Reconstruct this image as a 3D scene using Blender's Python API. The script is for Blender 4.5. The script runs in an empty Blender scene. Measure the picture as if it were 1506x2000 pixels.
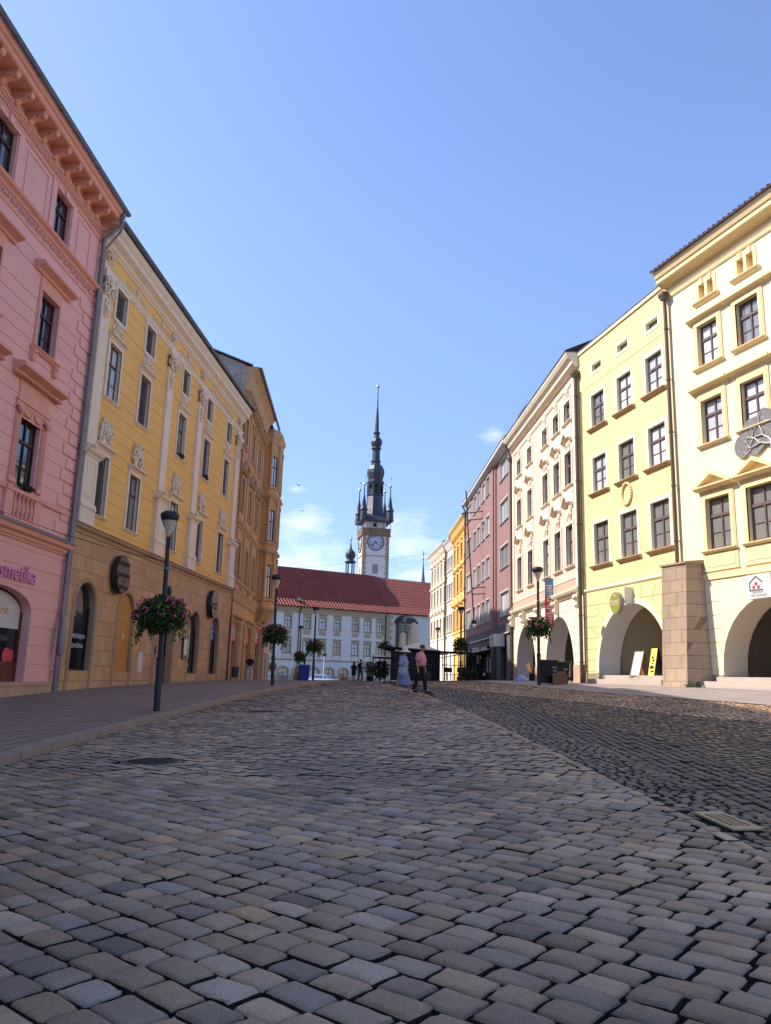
import bpy, math, random
import numpy as np
from mathutils import Vector, Matrix
R = math.radians
PI = math.pi
S = bpy.context.scene
COL = S.collection

# ------------------------------------------------------------------ camera
PITCH, ROLL = R(11.83), R(1.62)
F = Vector((0, math.cos(PITCH), math.sin(PITCH)))
R0 = Vector((1, 0, 0)); U0 = R0.cross(F)
RR = R0 * math.cos(ROLL) + U0 * math.sin(ROLL)
UU = -R0 * math.sin(ROLL) + U0 * math.cos(ROLL)
cd = bpy.data.cameras.new('camera')
cam = bpy.data.objects.new('camera', cd); COL.objects.link(cam)
cam.matrix_world = Matrix(((RR.x, UU.x, -F.x, 0), (RR.y, UU.y, -F.y, 0), (RR.z, UU.z, -F.z, 0), (0, 0, 0, 1)))
cd.sensor_fit = 'HORIZONTAL'; cd.sensor_width = 36; cd.lens = 36 * 1540 / 1506
cd.clip_start = .05; cd.clip_end = 3000
S.camera = cam
S.view_settings.view_transform = 'Standard'; S.view_settings.look = 'None'
S.view_settings.exposure = 0.8; S.view_settings.gamma = 1

# ------------------------------------------------------------------ sun + sky
SUN_AZ, SUN_EL = -84, 44           # azimuth measured from +Y towards +X
sd = bpy.data.lights.new('sun', 'SUN'); sd.energy = 3.9; sd.angle = R(.53); sd.color = (1, .91, .80)
sun = bpy.data.objects.new('sun', sd); COL.objects.link(sun)
sv = Vector((math.sin(R(SUN_AZ)) * math.cos(R(SUN_EL)), math.cos(R(SUN_AZ)) * math.cos(R(SUN_EL)), math.sin(R(SUN_EL))))
sun.rotation_euler = sv.to_track_quat('Z', 'Y').to_euler(); sun.location = sv * 60
W = bpy.data.worlds.new('World'); S.world = W; W.use_nodes = True
nt = W.node_tree; nt.nodes.clear()
N = nt.nodes.new; L = nt.links.new
out = N('ShaderNodeOutputWorld'); bg = N('ShaderNodeBackground'); sky = N('ShaderNodeTexSky')
sky.sky_type = 'NISHITA'; sky.sun_disc = False; sky.sun_elevation = R(SUN_EL); sky.sun_rotation = R(SUN_AZ)
sky.altitude = 200; sky.air_density = 1.15; sky.dust_density = .6; sky.ozone_density = 2.2
tc = N('ShaderNodeTexCoord'); mp = N('ShaderNodeMapping'); mp.inputs['Scale'].default_value = (1, 1, 3.2)
L(tc.outputs['Generated'], mp.inputs['Vector'])
no = N('ShaderNodeTexNoise'); no.inputs['Scale'].default_value = 7.5; no.inputs['Detail'].default_value = 9; no.inputs['Roughness'].default_value = .62
L(mp.outputs[0], no.inputs['Vector'])
def mth(op, a, b=None, c=None):
    m = N('ShaderNodeMath'); m.operation = op
    for i, v in enumerate((a, b, c)):
        if v is None: continue
        if isinstance(v, (int, float)): m.inputs[i].default_value = v
        else: L(v, m.inputs[i])
    return m.outputs[0]
def dirmask(px, py, rad, stretch=1.0):
    d = (F * 1540 + RR * (px - 753) - UU * (py - 1000)).normalized()
    s = N('ShaderNodeVectorMath'); s.operation = 'SUBTRACT'; L(tc.outputs['Generated'], s.inputs[0]); s.inputs[1].default_value = d
    mu = N('ShaderNodeVectorMath'); mu.operation = 'MULTIPLY'; L(s.outputs[0], mu.inputs[0]); mu.inputs[1].default_value = (1, 1, stretch)
    ln = N('ShaderNodeVectorMath'); ln.operation = 'LENGTH'; L(mu.outputs[0], ln.inputs[0])
    return mth('MAXIMUM', mth('SUBTRACT', 1, mth('DIVIDE', ln.outputs['Value'], rad / 1540)), 0)
tot = None
for px, py, rad, st, am in ((965, 848, 62, 1.6, .62), (580, 955, 52, 2.0, .55), (585, 1018, 105, 2.2, .75), (600, 1085, 190, 1.8, .62), (800, 1060, 170, 1.5, .8), (790, 990, 90, 2.4, .35), (830, 1120, 150, 2, .6)):
    m = mth('MULTIPLY', dirmask(px, py, rad, st), am)
    tot = m if tot is None else mth('MAXIMUM', tot, m)
cl = mth('MULTIPLY', mth('MAXIMUM', mth('SUBTRACT', mth('ADD', no.outputs['Fac'], mth('MULTIPLY', tot, .62)), .66), 0), 4.2)
cl = mth('MULTIPLY', mth('MINIMUM', cl, 1), mth('MINIMUM', mth('MULTIPLY', tot, 5), 1))
hsv = N('ShaderNodeHueSaturation'); hsv.inputs['Hue'].default_value = .508; hsv.inputs['Saturation'].default_value = 1.06; L(sky.outputs[0], hsv.inputs['Color'])
sxyz = N('ShaderNodeSeparateXYZ'); L(tc.outputs['Generated'], sxyz.inputs[0]); hz = N('ShaderNodeMapRange'); hz.inputs['From Max'].default_value = .55; hz.interpolation_type = 'SMOOTHSTEP'; L(sxyz.outputs['Z'], hz.inputs['Value'])
hg = N('ShaderNodeMixRGB'); L(hz.outputs[0], hg.inputs['Fac']); hg.inputs['Color1'].default_value = (.58, .64, .86, 1); hg.inputs['Color2'].default_value = (1.06, 1.04, 1.10, 1)
hm = N('ShaderNodeMixRGB'); hm.blend_type = 'MULTIPLY'; hm.inputs['Fac'].default_value = 1; L(hsv.outputs[0], hm.inputs['Color1']); L(hg.outputs[0], hm.inputs['Color2'])
mx = N('ShaderNodeMixRGB'); L(mth('MULTIPLY', cl, .55), mx.inputs['Fac']); L(hm.outputs[0], mx.inputs['Color1'])
mx.inputs['Color2'].default_value = (4.9, 5.2, 5.9, 1)
L(mx.outputs[0], bg.inputs['Color']); bg.inputs['Strength'].default_value = .15
L(bg.outputs[0], out.inputs['Surface'])

# ------------------------------------------------------------------ materials
MATS = {}
def lin(c):
    return tuple(((x / 12.92) if x <= .04045 else ((x + .055) / 1.055) ** 2.4) for x in c)
def mat(name, col, rough=.85, var=.12, scale=6, bump=.15, metal=0, spec=.3, stain=0, kind=None, bscale=None, coat=0, **kw):
    """procedural surface: base colour broken by two noise scales, fine bump; kind adds brick / tile / wave patterns"""
    if name in MATS: return MATS[name]
    m = bpy.data.materials.new(name); m.use_nodes = True; t = m.node_tree; n = t.nodes; l = t.links
    b = n['Principled BSDF']; b.inputs['Roughness'].default_value = rough; b.inputs['Metallic'].default_value = metal
    b.inputs['Specular IOR Level'].default_value = spec
    if coat: b.inputs['Coat Weight'].default_value = coat
    tc = n.new('ShaderNodeTexCoord'); co = tc.outputs['Object']
    n1 = n.new('ShaderNodeTexNoise'); n1.inputs['Scale'].default_value = scale * .25; n1.inputs['Detail'].default_value = 6; n1.inputs['Roughness'].default_value = .6; l.new(co, n1.inputs['Vector'])
    n2 = n.new('ShaderNodeTexNoise'); n2.inputs['Scale'].default_value = scale * 6; n2.inputs['Detail'].default_value = 4; l.new(co, n2.inputs['Vector'])
    mu = n.new('ShaderNodeMath'); mu.operation = 'ADD'; l.new(n1.outputs['Fac'], mu.inputs[0]); l.new(n2.outputs['Fac'], mu.inputs[1])
    mr = n.new('ShaderNodeMapRange'); mr.inputs['From Min'].default_value = .6; mr.inputs['From Max'].default_value = 1.4
    mr.inputs['To Min'].default_value = 1 - var; mr.inputs['To Max'].default_value = 1 + var; l.new(mu.outputs[0], mr.inputs['Value'])
    hs = n.new('ShaderNodeHueSaturation'); hs.inputs['Color'].default_value = (*col, 1); l.new(mr.outputs[0], hs.inputs['Value'])
    c = hs.outputs[0]; hgt = n2.outputs['Fac']; bd = .01
    if kind == 'brick':
        bw, bh, mort, c2 = kw['bw'], kw['bh'], kw.get('mort', .02), kw.get('c2', tuple(x * .8 for x in col))
        sp = n.new('ShaderNodeSeparateXYZ'); l.new(co, sp.inputs[0]); cb = n.new('ShaderNodeCombineXYZ')
        ax = kw.get('axes', 'XZ'); l.new(sp.outputs[ax[0]], cb.inputs[0]); l.new(sp.outputs[ax[1]], cb.inputs[1])
        dz = n.new('ShaderNodeTexNoise'); dz.inputs['Scale'].default_value = 1.3; l.new(co, dz.inputs['Vector'])
        ds = n.new('ShaderNodeVectorMath'); ds.operation = 'SCALE'; ds.inputs['Scale'].default_value = kw.get('warp', .03); l.new(dz.outputs['Color'], ds.inputs[0])
        ad = n.new('ShaderNodeVectorMath'); ad.operation = 'ADD'; l.new(cb.outputs[0], ad.inputs[0]); l.new(ds.outputs[0], ad.inputs[1])
        br = n.new('ShaderNodeTexBrick'); l.new(ad.outputs[0], br.inputs['Vector']); br.inputs['Scale'].default_value = 1
        br.inputs['Brick Width'].default_value = bw; br.inputs['Row Height'].default_value = bh; br.inputs['Mortar Size'].default_value = mort
        br.inputs['Mortar Smooth'].default_value = .3; br.inputs['Bias'].default_value = kw.get('bias', -.2)
        br.inputs['Color1'].default_value = (1, 1, 1, 1); br.inputs['Color2'].default_value = tuple(min(2, c2[i] / max(col[i], 1e-3)) for i in range(3)) + (1,)
        mc = kw.get('mc', .45); br.inputs['Mortar'].default_value = (mc, mc, mc, 1)
        mm = n.new('ShaderNodeMixRGB'); mm.blend_type = 'MULTIPLY'; mm.inputs['Fac'].default_value = 1; l.new(c, mm.inputs['Color1']); l.new(br.outputs['Color'], mm.inputs['Color2'])
        c = mm.outputs[0]
        iv = n.new('ShaderNodeMath'); iv.operation = 'MULTIPLY_ADD'; iv.inputs[1].default_value = -3; l.new(br.outputs['Fac'], iv.inputs[0]); l.new(n2.outputs['Fac'], iv.inputs[2]); hgt = iv.outputs[0]; bd = .012
    if kind == 'tile':
        sp = n.new('ShaderNodeSeparateXYZ'); l.new(co, sp.inputs[0])
        def sn(o, k, ph=0):
            a = n.new('ShaderNodeMath'); a.operation = 'MULTIPLY_ADD'; a.inputs[1].default_value = k; a.inputs[2].default_value = ph; l.new(sp.outputs[o], a.inputs[0])
            s = n.new('ShaderNodeMath'); s.operation = 'SINE'; l.new(a.outputs[0], s.inputs[0]); return s.outputs[0]
        sx = sn('X', 2 * PI / kw.get('tw', .42)); sz = sn('Z', 2 * PI / kw.get('th', .42))
        a = n.new('ShaderNodeMath'); a.operation = 'MULTIPLY_ADD'; a.inputs[1].default_value = .35; l.new(sz, a.inputs[0]); l.new(sx, a.inputs[2])
        hgt = a.outputs[0]; bd = kw.get('bd', .08)
        mp = n.new('ShaderNodeMapRange'); mp.inputs['From Min'].default_value = -1.3; mp.inputs['From Max'].default_value = .6; mp.inputs['To Min'].default_value = .35; l.new(hgt, mp.inputs['Value'])
        mm = n.new('ShaderNodeMixRGB'); mm.blend_type = 'MULTIPLY'; mm.inputs['Fac'].default_value = .75; l.new(c, mm.inputs['Color1']); l.new(mp.outputs[0], mm.inputs['Color2']); c = mm.outputs[0]
    if kind == 'osb':
        vo = n.new('ShaderNodeTexVoronoi'); vo.inputs['Scale'].default_value = 22; l.new(co, vo.inputs['Vector'])
        mm = n.new('ShaderNodeMixRGB'); mm.blend_type = 'MULTIPLY'; mm.inputs['Fac'].default_value = .8; l.new(c, mm.inputs['Color1']); l.new(vo.outputs['Color'], mm.inputs['Color2'])
        g = n.new('ShaderNodeMixRGB'); g.inputs['Fac'].default_value = .5; l.new(mm.outputs[0], g.inputs['Color1']); g.inputs['Color2'].default_value = (*col, 1)
        v2 = n.new('ShaderNodeRGBToBW'); l.new(vo.outputs['Color'], v2.inputs[0]); g2 = n.new('ShaderNodeMapRange'); g2.inputs['To Min'].default_value = .45; g2.inputs['To Max'].default_value = 1.5; l.new(v2.outputs[0], g2.inputs['Value'])
        hs2 = n.new('ShaderNodeHueSaturation'); hs2.inputs['Color'].default_value = (*col, 1); l.new(g2.outputs[0], hs2.inputs['Value']); c = hs2.outputs[0]
    if stain:
        # irregular weathering streaks that run down the wall
        ms = n.new('ShaderNodeMapping'); ms.inputs['Scale'].default_value = (1.1, 1.1, .22); l.new(co, ms.inputs[0])
        ns = n.new('ShaderNodeTexNoise'); ns.inputs['Scale'].default_value = 1.6; ns.inputs['Detail'].default_value = 8; ns.inputs['Roughness'].default_value = .7; l.new(ms.outputs[0], ns.inputs['Vector'])
        rs = n.new('ShaderNodeMapRange'); rs.inputs['From Min'].default_value = .5; rs.inputs['From Max'].default_value = .78; rs.inputs['To Max'].default_value = stain; l.new(ns.outputs['Fac'], rs.inputs['Value'])
        mm = n.new('ShaderNodeMixRGB'); l.new(rs.outputs[0], mm.inputs['Fac']); l.new(c, mm.inputs['Color1']); mm.inputs['Color2'].default_value = (*kw.get('sc', tuple(x * .35 for x in col)), 1); c = mm.outputs[0]
    if kind == 'attr':
        at = n.new('ShaderNodeAttribute'); at.attribute_name = 'tint'
        mm = n.new('ShaderNodeMixRGB'); mm.blend_type = 'MULTIPLY'; mm.inputs['Fac'].default_value = 1; l.new(c, mm.inputs['Color1']); l.new(at.outputs['Color'], mm.inputs['Color2']); c = mm.outputs[0]
        nl = n.new('ShaderNodeTexNoise'); nl.inputs['Scale'].default_value = .55; nl.inputs['Detail'].default_value = 5; l.new(co, nl.inputs['Vector'])
        rl = n.new('ShaderNodeMapRange'); rl.inputs['From Min'].default_value = .3; rl.inputs['From Max'].default_value = .7; l.new(nl.outputs['Fac'], rl.inputs['Value'])
        ml = n.new('ShaderNodeMixRGB'); ml.inputs['Color1'].default_value = (.70, .68, .70, 1); ml.inputs['Color2'].default_value = (1.28, 1.22, 1.14, 1); l.new(rl.outputs[0], ml.inputs['Fac'])
        mq = n.new('ShaderNodeMixRGB'); mq.blend_type = 'MULTIPLY'; mq.inputs['Fac'].default_value = 1; l.new(c, mq.inputs['Color1']); l.new(ml.outputs[0], mq.inputs['Color2']); c = mq.outputs[0]
        n3 = n.new('ShaderNodeTexNoise'); n3.inputs['Scale'].default_value = 210; n3.inputs['Detail'].default_value = 3; l.new(co, n3.inputs['Vector'])
        m3 = n.new('ShaderNodeMapRange'); m3.inputs['From Min'].default_value = .3; m3.inputs['From Max'].default_value = .7; m3.inputs['To Min'].default_value = .58; m3.inputs['To Max'].default_value = 1.42; l.new(n3.outputs['Fac'], m3.inputs['Value'])
        m4 = n.new('ShaderNodeMixRGB'); m4.blend_type = 'MULTIPLY'; m4.inputs['Fac'].default_value = .8; l.new(c, m4.inputs['Color1']); l.new(m3.outputs[0], m4.inputs['Color2']); c = m4.outputs[0]
        hh = n.new('ShaderNodeMath'); hh.operation = 'MULTIPLY_ADD'; hh.inputs[1].default_value = .35; l.new(n3.outputs['Fac'], hh.inputs[0]); l.new(n2.outputs['Fac'], hh.inputs[2]); hgt = hh.outputs[0]; bd = .012
    l.new(c, b.inputs['Base Color'])
    if bump:
        bp = n.new('ShaderNodeBump'); bp.inputs['Strength'].default_value = min(1, bump); bp.inputs['Distance'].default_value = bd if not bscale else bscale
        l.new(hgt, bp.inputs['Height']); l.new(bp.outputs[0], b.inputs['Normal'])
    MATS[name] = m; return m
def glass(name, dark=.02, ior=1.9, curtain=0, tint=(1, 1, 1)):
    if name in MATS: return MATS[name]
    m = bpy.data.materials.new(name); m.use_nodes = True; t = m.node_tree; n = t.nodes; l = t.links
    b = n['Principled BSDF']; b.inputs['Roughness'].default_value = .04; b.inputs['IOR'].default_value = ior
    tc = n.new('ShaderNodeTexCoord')
    n1 = n.new('ShaderNodeTexNoise'); n1.inputs['Scale'].default_value = 1.1; l.new(tc.outputs['Object'], n1.inputs['Vector'])
    bp = n.new('ShaderNodeBump'); bp.inputs['Strength'].default_value = .3; bp.inputs['Distance'].default_value = .02; l.new(n1.outputs['Fac'], bp.inputs['Height']); l.new(bp.outputs[0], b.inputs['Normal'])
    if curtain:
        wv = n.new('ShaderNodeTexWave'); wv.inputs['Scale'].default_value = 5; wv.inputs['Distortion'].default_value = 1.2; wv.bands_direction = 'X'; l.new(tc.outputs['Object'], wv.inputs['Vector'])
        r = n.new('ShaderNodeMapRange'); r.inputs['To Min'].default_value = curtain * .55; r.inputs['To Max'].default_value = curtain; l.new(wv.outputs['Fac'], r.inputs['Value'])
        cb = n.new('ShaderNodeMixRGB'); cb.blend_type = 'MULTIPLY'; cb.inputs['Fac'].default_value = 1; l.new(r.outputs[0], cb.inputs['Color1']); cb.inputs['Color2'].default_value = (*tint, 1); l.new(cb.outputs[0], b.inputs['Base Color'])
    else:
        b.inputs['Base Color'].default_value = (dark * tint[0], dark * tint[1], dark * tint[2], 1)
    MATS[name] = m; return m

# ------------------------------------------------------------------ mesh builder
class MB:
    def __init__(s): s.v = []; s.f = []; s.m = []; s.sm = []; s.mi = 0; s.mats = []
    def mat(s, m):
        if m not in s.mats: s.mats.append(m)
        s.mi = s.mats.index(m); return s
    def add(s, vs, fs, smooth=False):
        o = len(s.v); s.v += [tuple(v) for v in vs]
        for f in fs: s.f.append([i + o for i in f]); s.m.append(s.mi); s.sm.append(smooth)
    def box(s, x0, x1, y0, y1, z0, z1):
        if x0 > x1: x0, x1 = x1, x0
        if y0 > y1: y0, y1 = y1, y0
        if z0 > z1: z0, z1 = z1, z0
        s.add([(x0, y0, z0), (x1, y0, z0), (x1, y1, z0), (x0, y1, z0), (x0, y0, z1), (x1, y0, z1), (x1, y1, z1), (x0, y1, z1)],
              [(0, 3, 2, 1), (4, 5, 6, 7), (0, 1, 5, 4), (1, 2, 6, 5), (2, 3, 7, 6), (3, 0, 4, 7)]); return s
    def hexa(s, lo, hi):
        """lo, hi: four corners each, counter-clockwise from above"""
        s.add(list(lo) + list(hi), [(0, 3, 2, 1), (4, 5, 6, 7), (0, 1, 5, 4), (1, 2, 6, 5), (2, 3, 7, 6), (3, 0, 4, 7)]); return s
    def prism(s, pts, y0, y1, smooth=False):
        """pts: (x,z) outline counter-clockwise seen from -y, extruded y0..y1"""
        n = len(pts); vs = [(x, y0, z) for x, z in pts] + [(x, y1, z) for x, z in pts]
        s.add(vs, [list(range(n)), list(range(2 * n - 1, n - 1, -1))])
        s.add(vs, [(i, i + n, (i + 1) % n + n, (i + 1) % n) for i in range(n)], smooth); return s
    def xprof(s, prof, x0, x1):
        """prof: (y,z) closed outline extruded along x (cornices, mouldings)"""
        n = len(prof); vs = [(x0, y, z) for y, z in prof] + [(x1, y, z) for y, z in prof]
        s.add(vs, [list(range(n)), list(range(2 * n - 1, n - 1, -1))] + [(i, i + n, (i + 1) % n + n, (i + 1) % n) for i in range(n)]); return s
    def lathe(s, prof, n=16, c=(0, 0, 0), smooth=True, sq=None, rot=0):
        vs = []; k = len(prof)
        for r, z in prof:
            for i in range(n):
                a = 2 * PI * i / n + rot; vs.append((c[0] + r * math.cos(a), c[1] + r * math.sin(a), c[2] + z))
        fs = [(j * n + i, j * n + (i + 1) % n, (j + 1) * n + (i + 1) % n, (j + 1) * n + i) for j in range(k - 1) for i in range(n)]
        s.add(vs, fs, smooth); o = [list(range(n - 1, -1, -1)), [(k - 1) * n + i for i in range(n)]]; s.add(vs, o); return s
    def tube(s, pts, r, n=8, smooth=True, cap=True):
        pts = [Vector(p) for p in pts]; k = len(pts); rr = r if isinstance(r, (list, tuple)) else [r] * k; vs = []
        up = None
        for j, p in enumerate(pts):
            d = (pts[min(j + 1, k - 1)] - pts[max(j - 1, 0)]).normalized()
            if up is None: up = Vector((0, 0, 1)) if abs(d.z) < .9 else Vector((0, 1, 0))
            a = d.cross(up)
            if a.length < 1e-4: a = d.cross(Vector((1, 0, 0)))
            a.normalize(); b = a.cross(d).normalized(); up = b
            for i in range(n):
                t = 2 * PI * i / n; vs.append(p + a * rr[j] * math.cos(t) + b * rr[j] * math.sin(t))
        s.add(vs, [(j * n + i, j * n + (i + 1) % n, (j + 1) * n + (i + 1) % n, (j + 1) * n + i) for j in range(k - 1) for i in range(n)], smooth)
        if cap: s.add(vs, [list(range(n)), [(k - 1) * n + n - 1 - i for i in range(n)]])
        return s
    def ball(s, c, r, n=10, m=6, sc=(1, 1, 1)):
        prof = [(math.sin(PI * j / m), -math.cos(PI * j / m)) for j in range(m + 1)]
        vs = []
        for q, z in prof:
            q = max(q, .001)
            for i in range(n): vs.append((c[0] + r * sc[0] * q * math.cos(2 * PI * i / n), c[1] + r * sc[1] * q * math.sin(2 * PI * i / n), c[2] + r * sc[2] * z))
        s.add(vs, [(j * n + i, j * n + (i + 1) % n, (j + 1) * n + (i + 1) % n, (j + 1) * n + i) for j in range(m) for i in range(n)], True); return s
    def loft(s, rings, smooth=True, cap=True):
        n = len(rings[0]); vs = [p for r in rings for p in r]; k = len(rings)
        s.add(vs, [(j * n + i, j * n + (i + 1) % n, (j + 1) * n + (i + 1) % n, (j + 1) * n + i) for j in range(k - 1) for i in range(n)], smooth)
        if cap: s.add(vs, [list(range(n - 1, -1, -1)), [(k - 1) * n + i for i in range(n)]])
        return s
    def text(s, txt, size, x=0, z=0, y=0, depth=.02, align='CENTER', rot=0):
        cu = bpy.data.curves.new('t', 'FONT'); cu.body = txt; cu.size = size; cu.extrude = depth / 2; cu.align_x = align; cu.resolution_u = 3
        ob = bpy.data.objects.new('t', cu); me = bpy.data.meshes.new_from_object(ob)
        ca, sa = math.cos(rot), math.sin(rot)
        vs = [(x + v.co.x * ca - v.co.y * sa, y - v.co.z, z + v.co.x * sa + v.co.y * ca) for v in me.vertices]
        s.add(vs, [list(p.vertices) for p in me.polygons])
        bpy.data.objects.remove(ob); bpy.data.meshes.remove(me); bpy.data.curves.remove(cu); return s
    def xf(s, M, start=0):
        for i in range(start, len(s.v)): s.v[i] = tuple(M @ Vector(s.v[i]))
        return s
    def mesh(s, name, m=None):
        me = bpy.data.meshes.new(name); me.from_pydata(s.v, [], s.f); me.update()
        ms = s.mats or ([m] if m else [])
        for q in ms: me.materials.append(q)
        if s.mats: me.polygons.foreach_set('material_index', s.m)
        me.polygons.foreach_set('use_smooth', s.sm); return me
    def build(s, name, m=None, parent=None, loc=None):
        o = bpy.data.objects.new(name, s.mesh(name, m)); COL.objects.link(o)
        if parent: o.parent = parent
        if loc: o.location = loc
        return o
def link(name, me, parent=None, loc=(0, 0, 0), rz=0, sc=None):
    o = bpy.data.objects.new(name, me); COL.objects.link(o); o.location = loc; o.rotation_euler = (0, 0, rz)
    if parent: o.parent = parent
    if sc: o.scale = sc
    return o
def tag(o, label=None, cat=None, group=None, kind=None):
    if label: o['label'] = label
    if cat: o['category'] = cat
    if group: o['group'] = group
    if kind: o['kind'] = kind
    return o
def empty(name, loc, rz=0, label=None, cat=None, group=None):
    o = bpy.data.objects.new(name, None); COL.objects.link(o); o.location = loc; o.rotation_euler = (0, 0, rz); o.empty_display_size = .3
    return tag(o, label, cat, group)
def copy_tree(o, parent=None):
    c = o.copy(); COL.objects.link(c); c.parent = parent
    for ch in o.children: copy_tree(ch, c)
    return c

# ------------------------------------------------------------------ ground surface (z as a function of x, y)
CY = np.array([(0, -1.2), (10, -1.13), (20, -.93), (25, -.78), (30, -.62), (36, -.48), (44, -.37), (52, -.31), (60, -.3), (68, -.36), (78, -.6), (100, -1.3), (150, -2.4), (400, -3)])
SR = np.array([(5, .02), (10, .04), (20, .065), (27, .065), (36, .053), (50, .04), (75, .035), (110, 0)])
SL = np.array([(5, .012), (15, .025), (20, .028), (60, .028), (110, 0)])
def ZZ(x, y):
    x = np.asarray(x, float); y = np.asarray(y, float)
    xc = np.clip(x, -14, 14)
    return np.interp(y, CY[:, 0], CY[:, 1]) + np.where(x > 0, np.interp(y, SR[:, 0], SR[:, 1]), np.interp(y, SL[:, 0], SL[:, 1])) * xc
def Z(x, y): return float(ZZ(x, y))
KERB = [(-3.6, -2), (-4.3, 4), (-4.69, 10.2), (-4.9, 14), (-4.98, 18.3), (-4.83, 24.5), (-4.04, 34.8), (-3.13, 47.7), (-2.2, 58), (-1.5, 66)]
DIAG = [(2.55, -2), (2.55, 5.4), (2.5, 9.8), (2.34, 17), (1.57, 28.5), (1.03, 34.6), (.6, 44), (.3, 66)]
def pint(P, y): P = np.array(P); return np.interp(y, P[:, 1], P[:, 0])

# palette (linear base colours)
GRAN = lin((.47, .46, .46))
M_set = mat('granite setts', (.325, .235, .158), rough=.62, var=.28, scale=14, bump=.5, kind='attr', spec=.35)
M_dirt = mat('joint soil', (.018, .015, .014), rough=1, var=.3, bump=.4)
M_slab = mat('pavement slabs', (.27, .195, .145), rough=.8, var=.16, scale=3, bump=.5, kind='brick', bw=.62, bh=.3, mort=.022, axes='YX', mc=.25, c2=(.215, .155, .12), warp=.02)
M_slabR = mat('pavement slabs right', (.32, .27, .23), rough=.8, var=.15, scale=3, bump=.5, kind='brick', bw=.9, bh=.55, mort=.012, axes='YX', mc=.55, c2=(.27, .23, .2), warp=.02)
M_kerb = mat('kerb granite', (.29, .215, .165), rough=.8, var=.2, scale=10, bump=.5)
M_sq = mat('square paving', (.16, .15, .15), rough=.8, var=.2, scale=3, bump=.4, kind='brick', bw=.3, bh=.2, mort=.02, axes='XY', mc=.5)

def sheet(name, m, lx, rx, y0, y1, dz, nx=8, ny=60, skirt=0):
    """a strip of ground between two curves lx(y), rx(y)"""
    ys = np.linspace(y0, y1, ny); vs = []; fs = []
    for y in ys:
        a, b = lx(y), rx(y)
        for i in range(nx + 1):
            x = a + (b - a) * i / nx; vs.append((x, y, Z(x, y) + dz))
    n = nx + 1
    for j in range(ny - 1):
        for i in range(nx): fs.append((j * n + i, j * n + i + 1, (j + 1) * n + i + 1, (j + 1) * n + i))
    mb = MB(); mb.add(vs, fs)
    o = mb.build(name, m); return tag(o, kind='structure')
sheet('ground', M_dirt, lambda y: -16, lambda y: 18, -6, 66, -.040, 20, 110)
sheet('town_square', M_sq, lambda y: -300, lambda y: 300, 62, 620, -.02, 60, 160)
sheet('surrounding_ground', M_sq, lambda y: -300, lambda y: -15.9, -200, 62, -.08, 6, 40)
sheet('surrounding_ground', M_sq, lambda y: 17.9, lambda y: 300, -200, 62, -.08, 6, 40)
sheet('surrounding_ground', M_sq, lambda y: -16, lambda y: 18, -200, -5.9, -.08, 6, 20)

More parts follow.
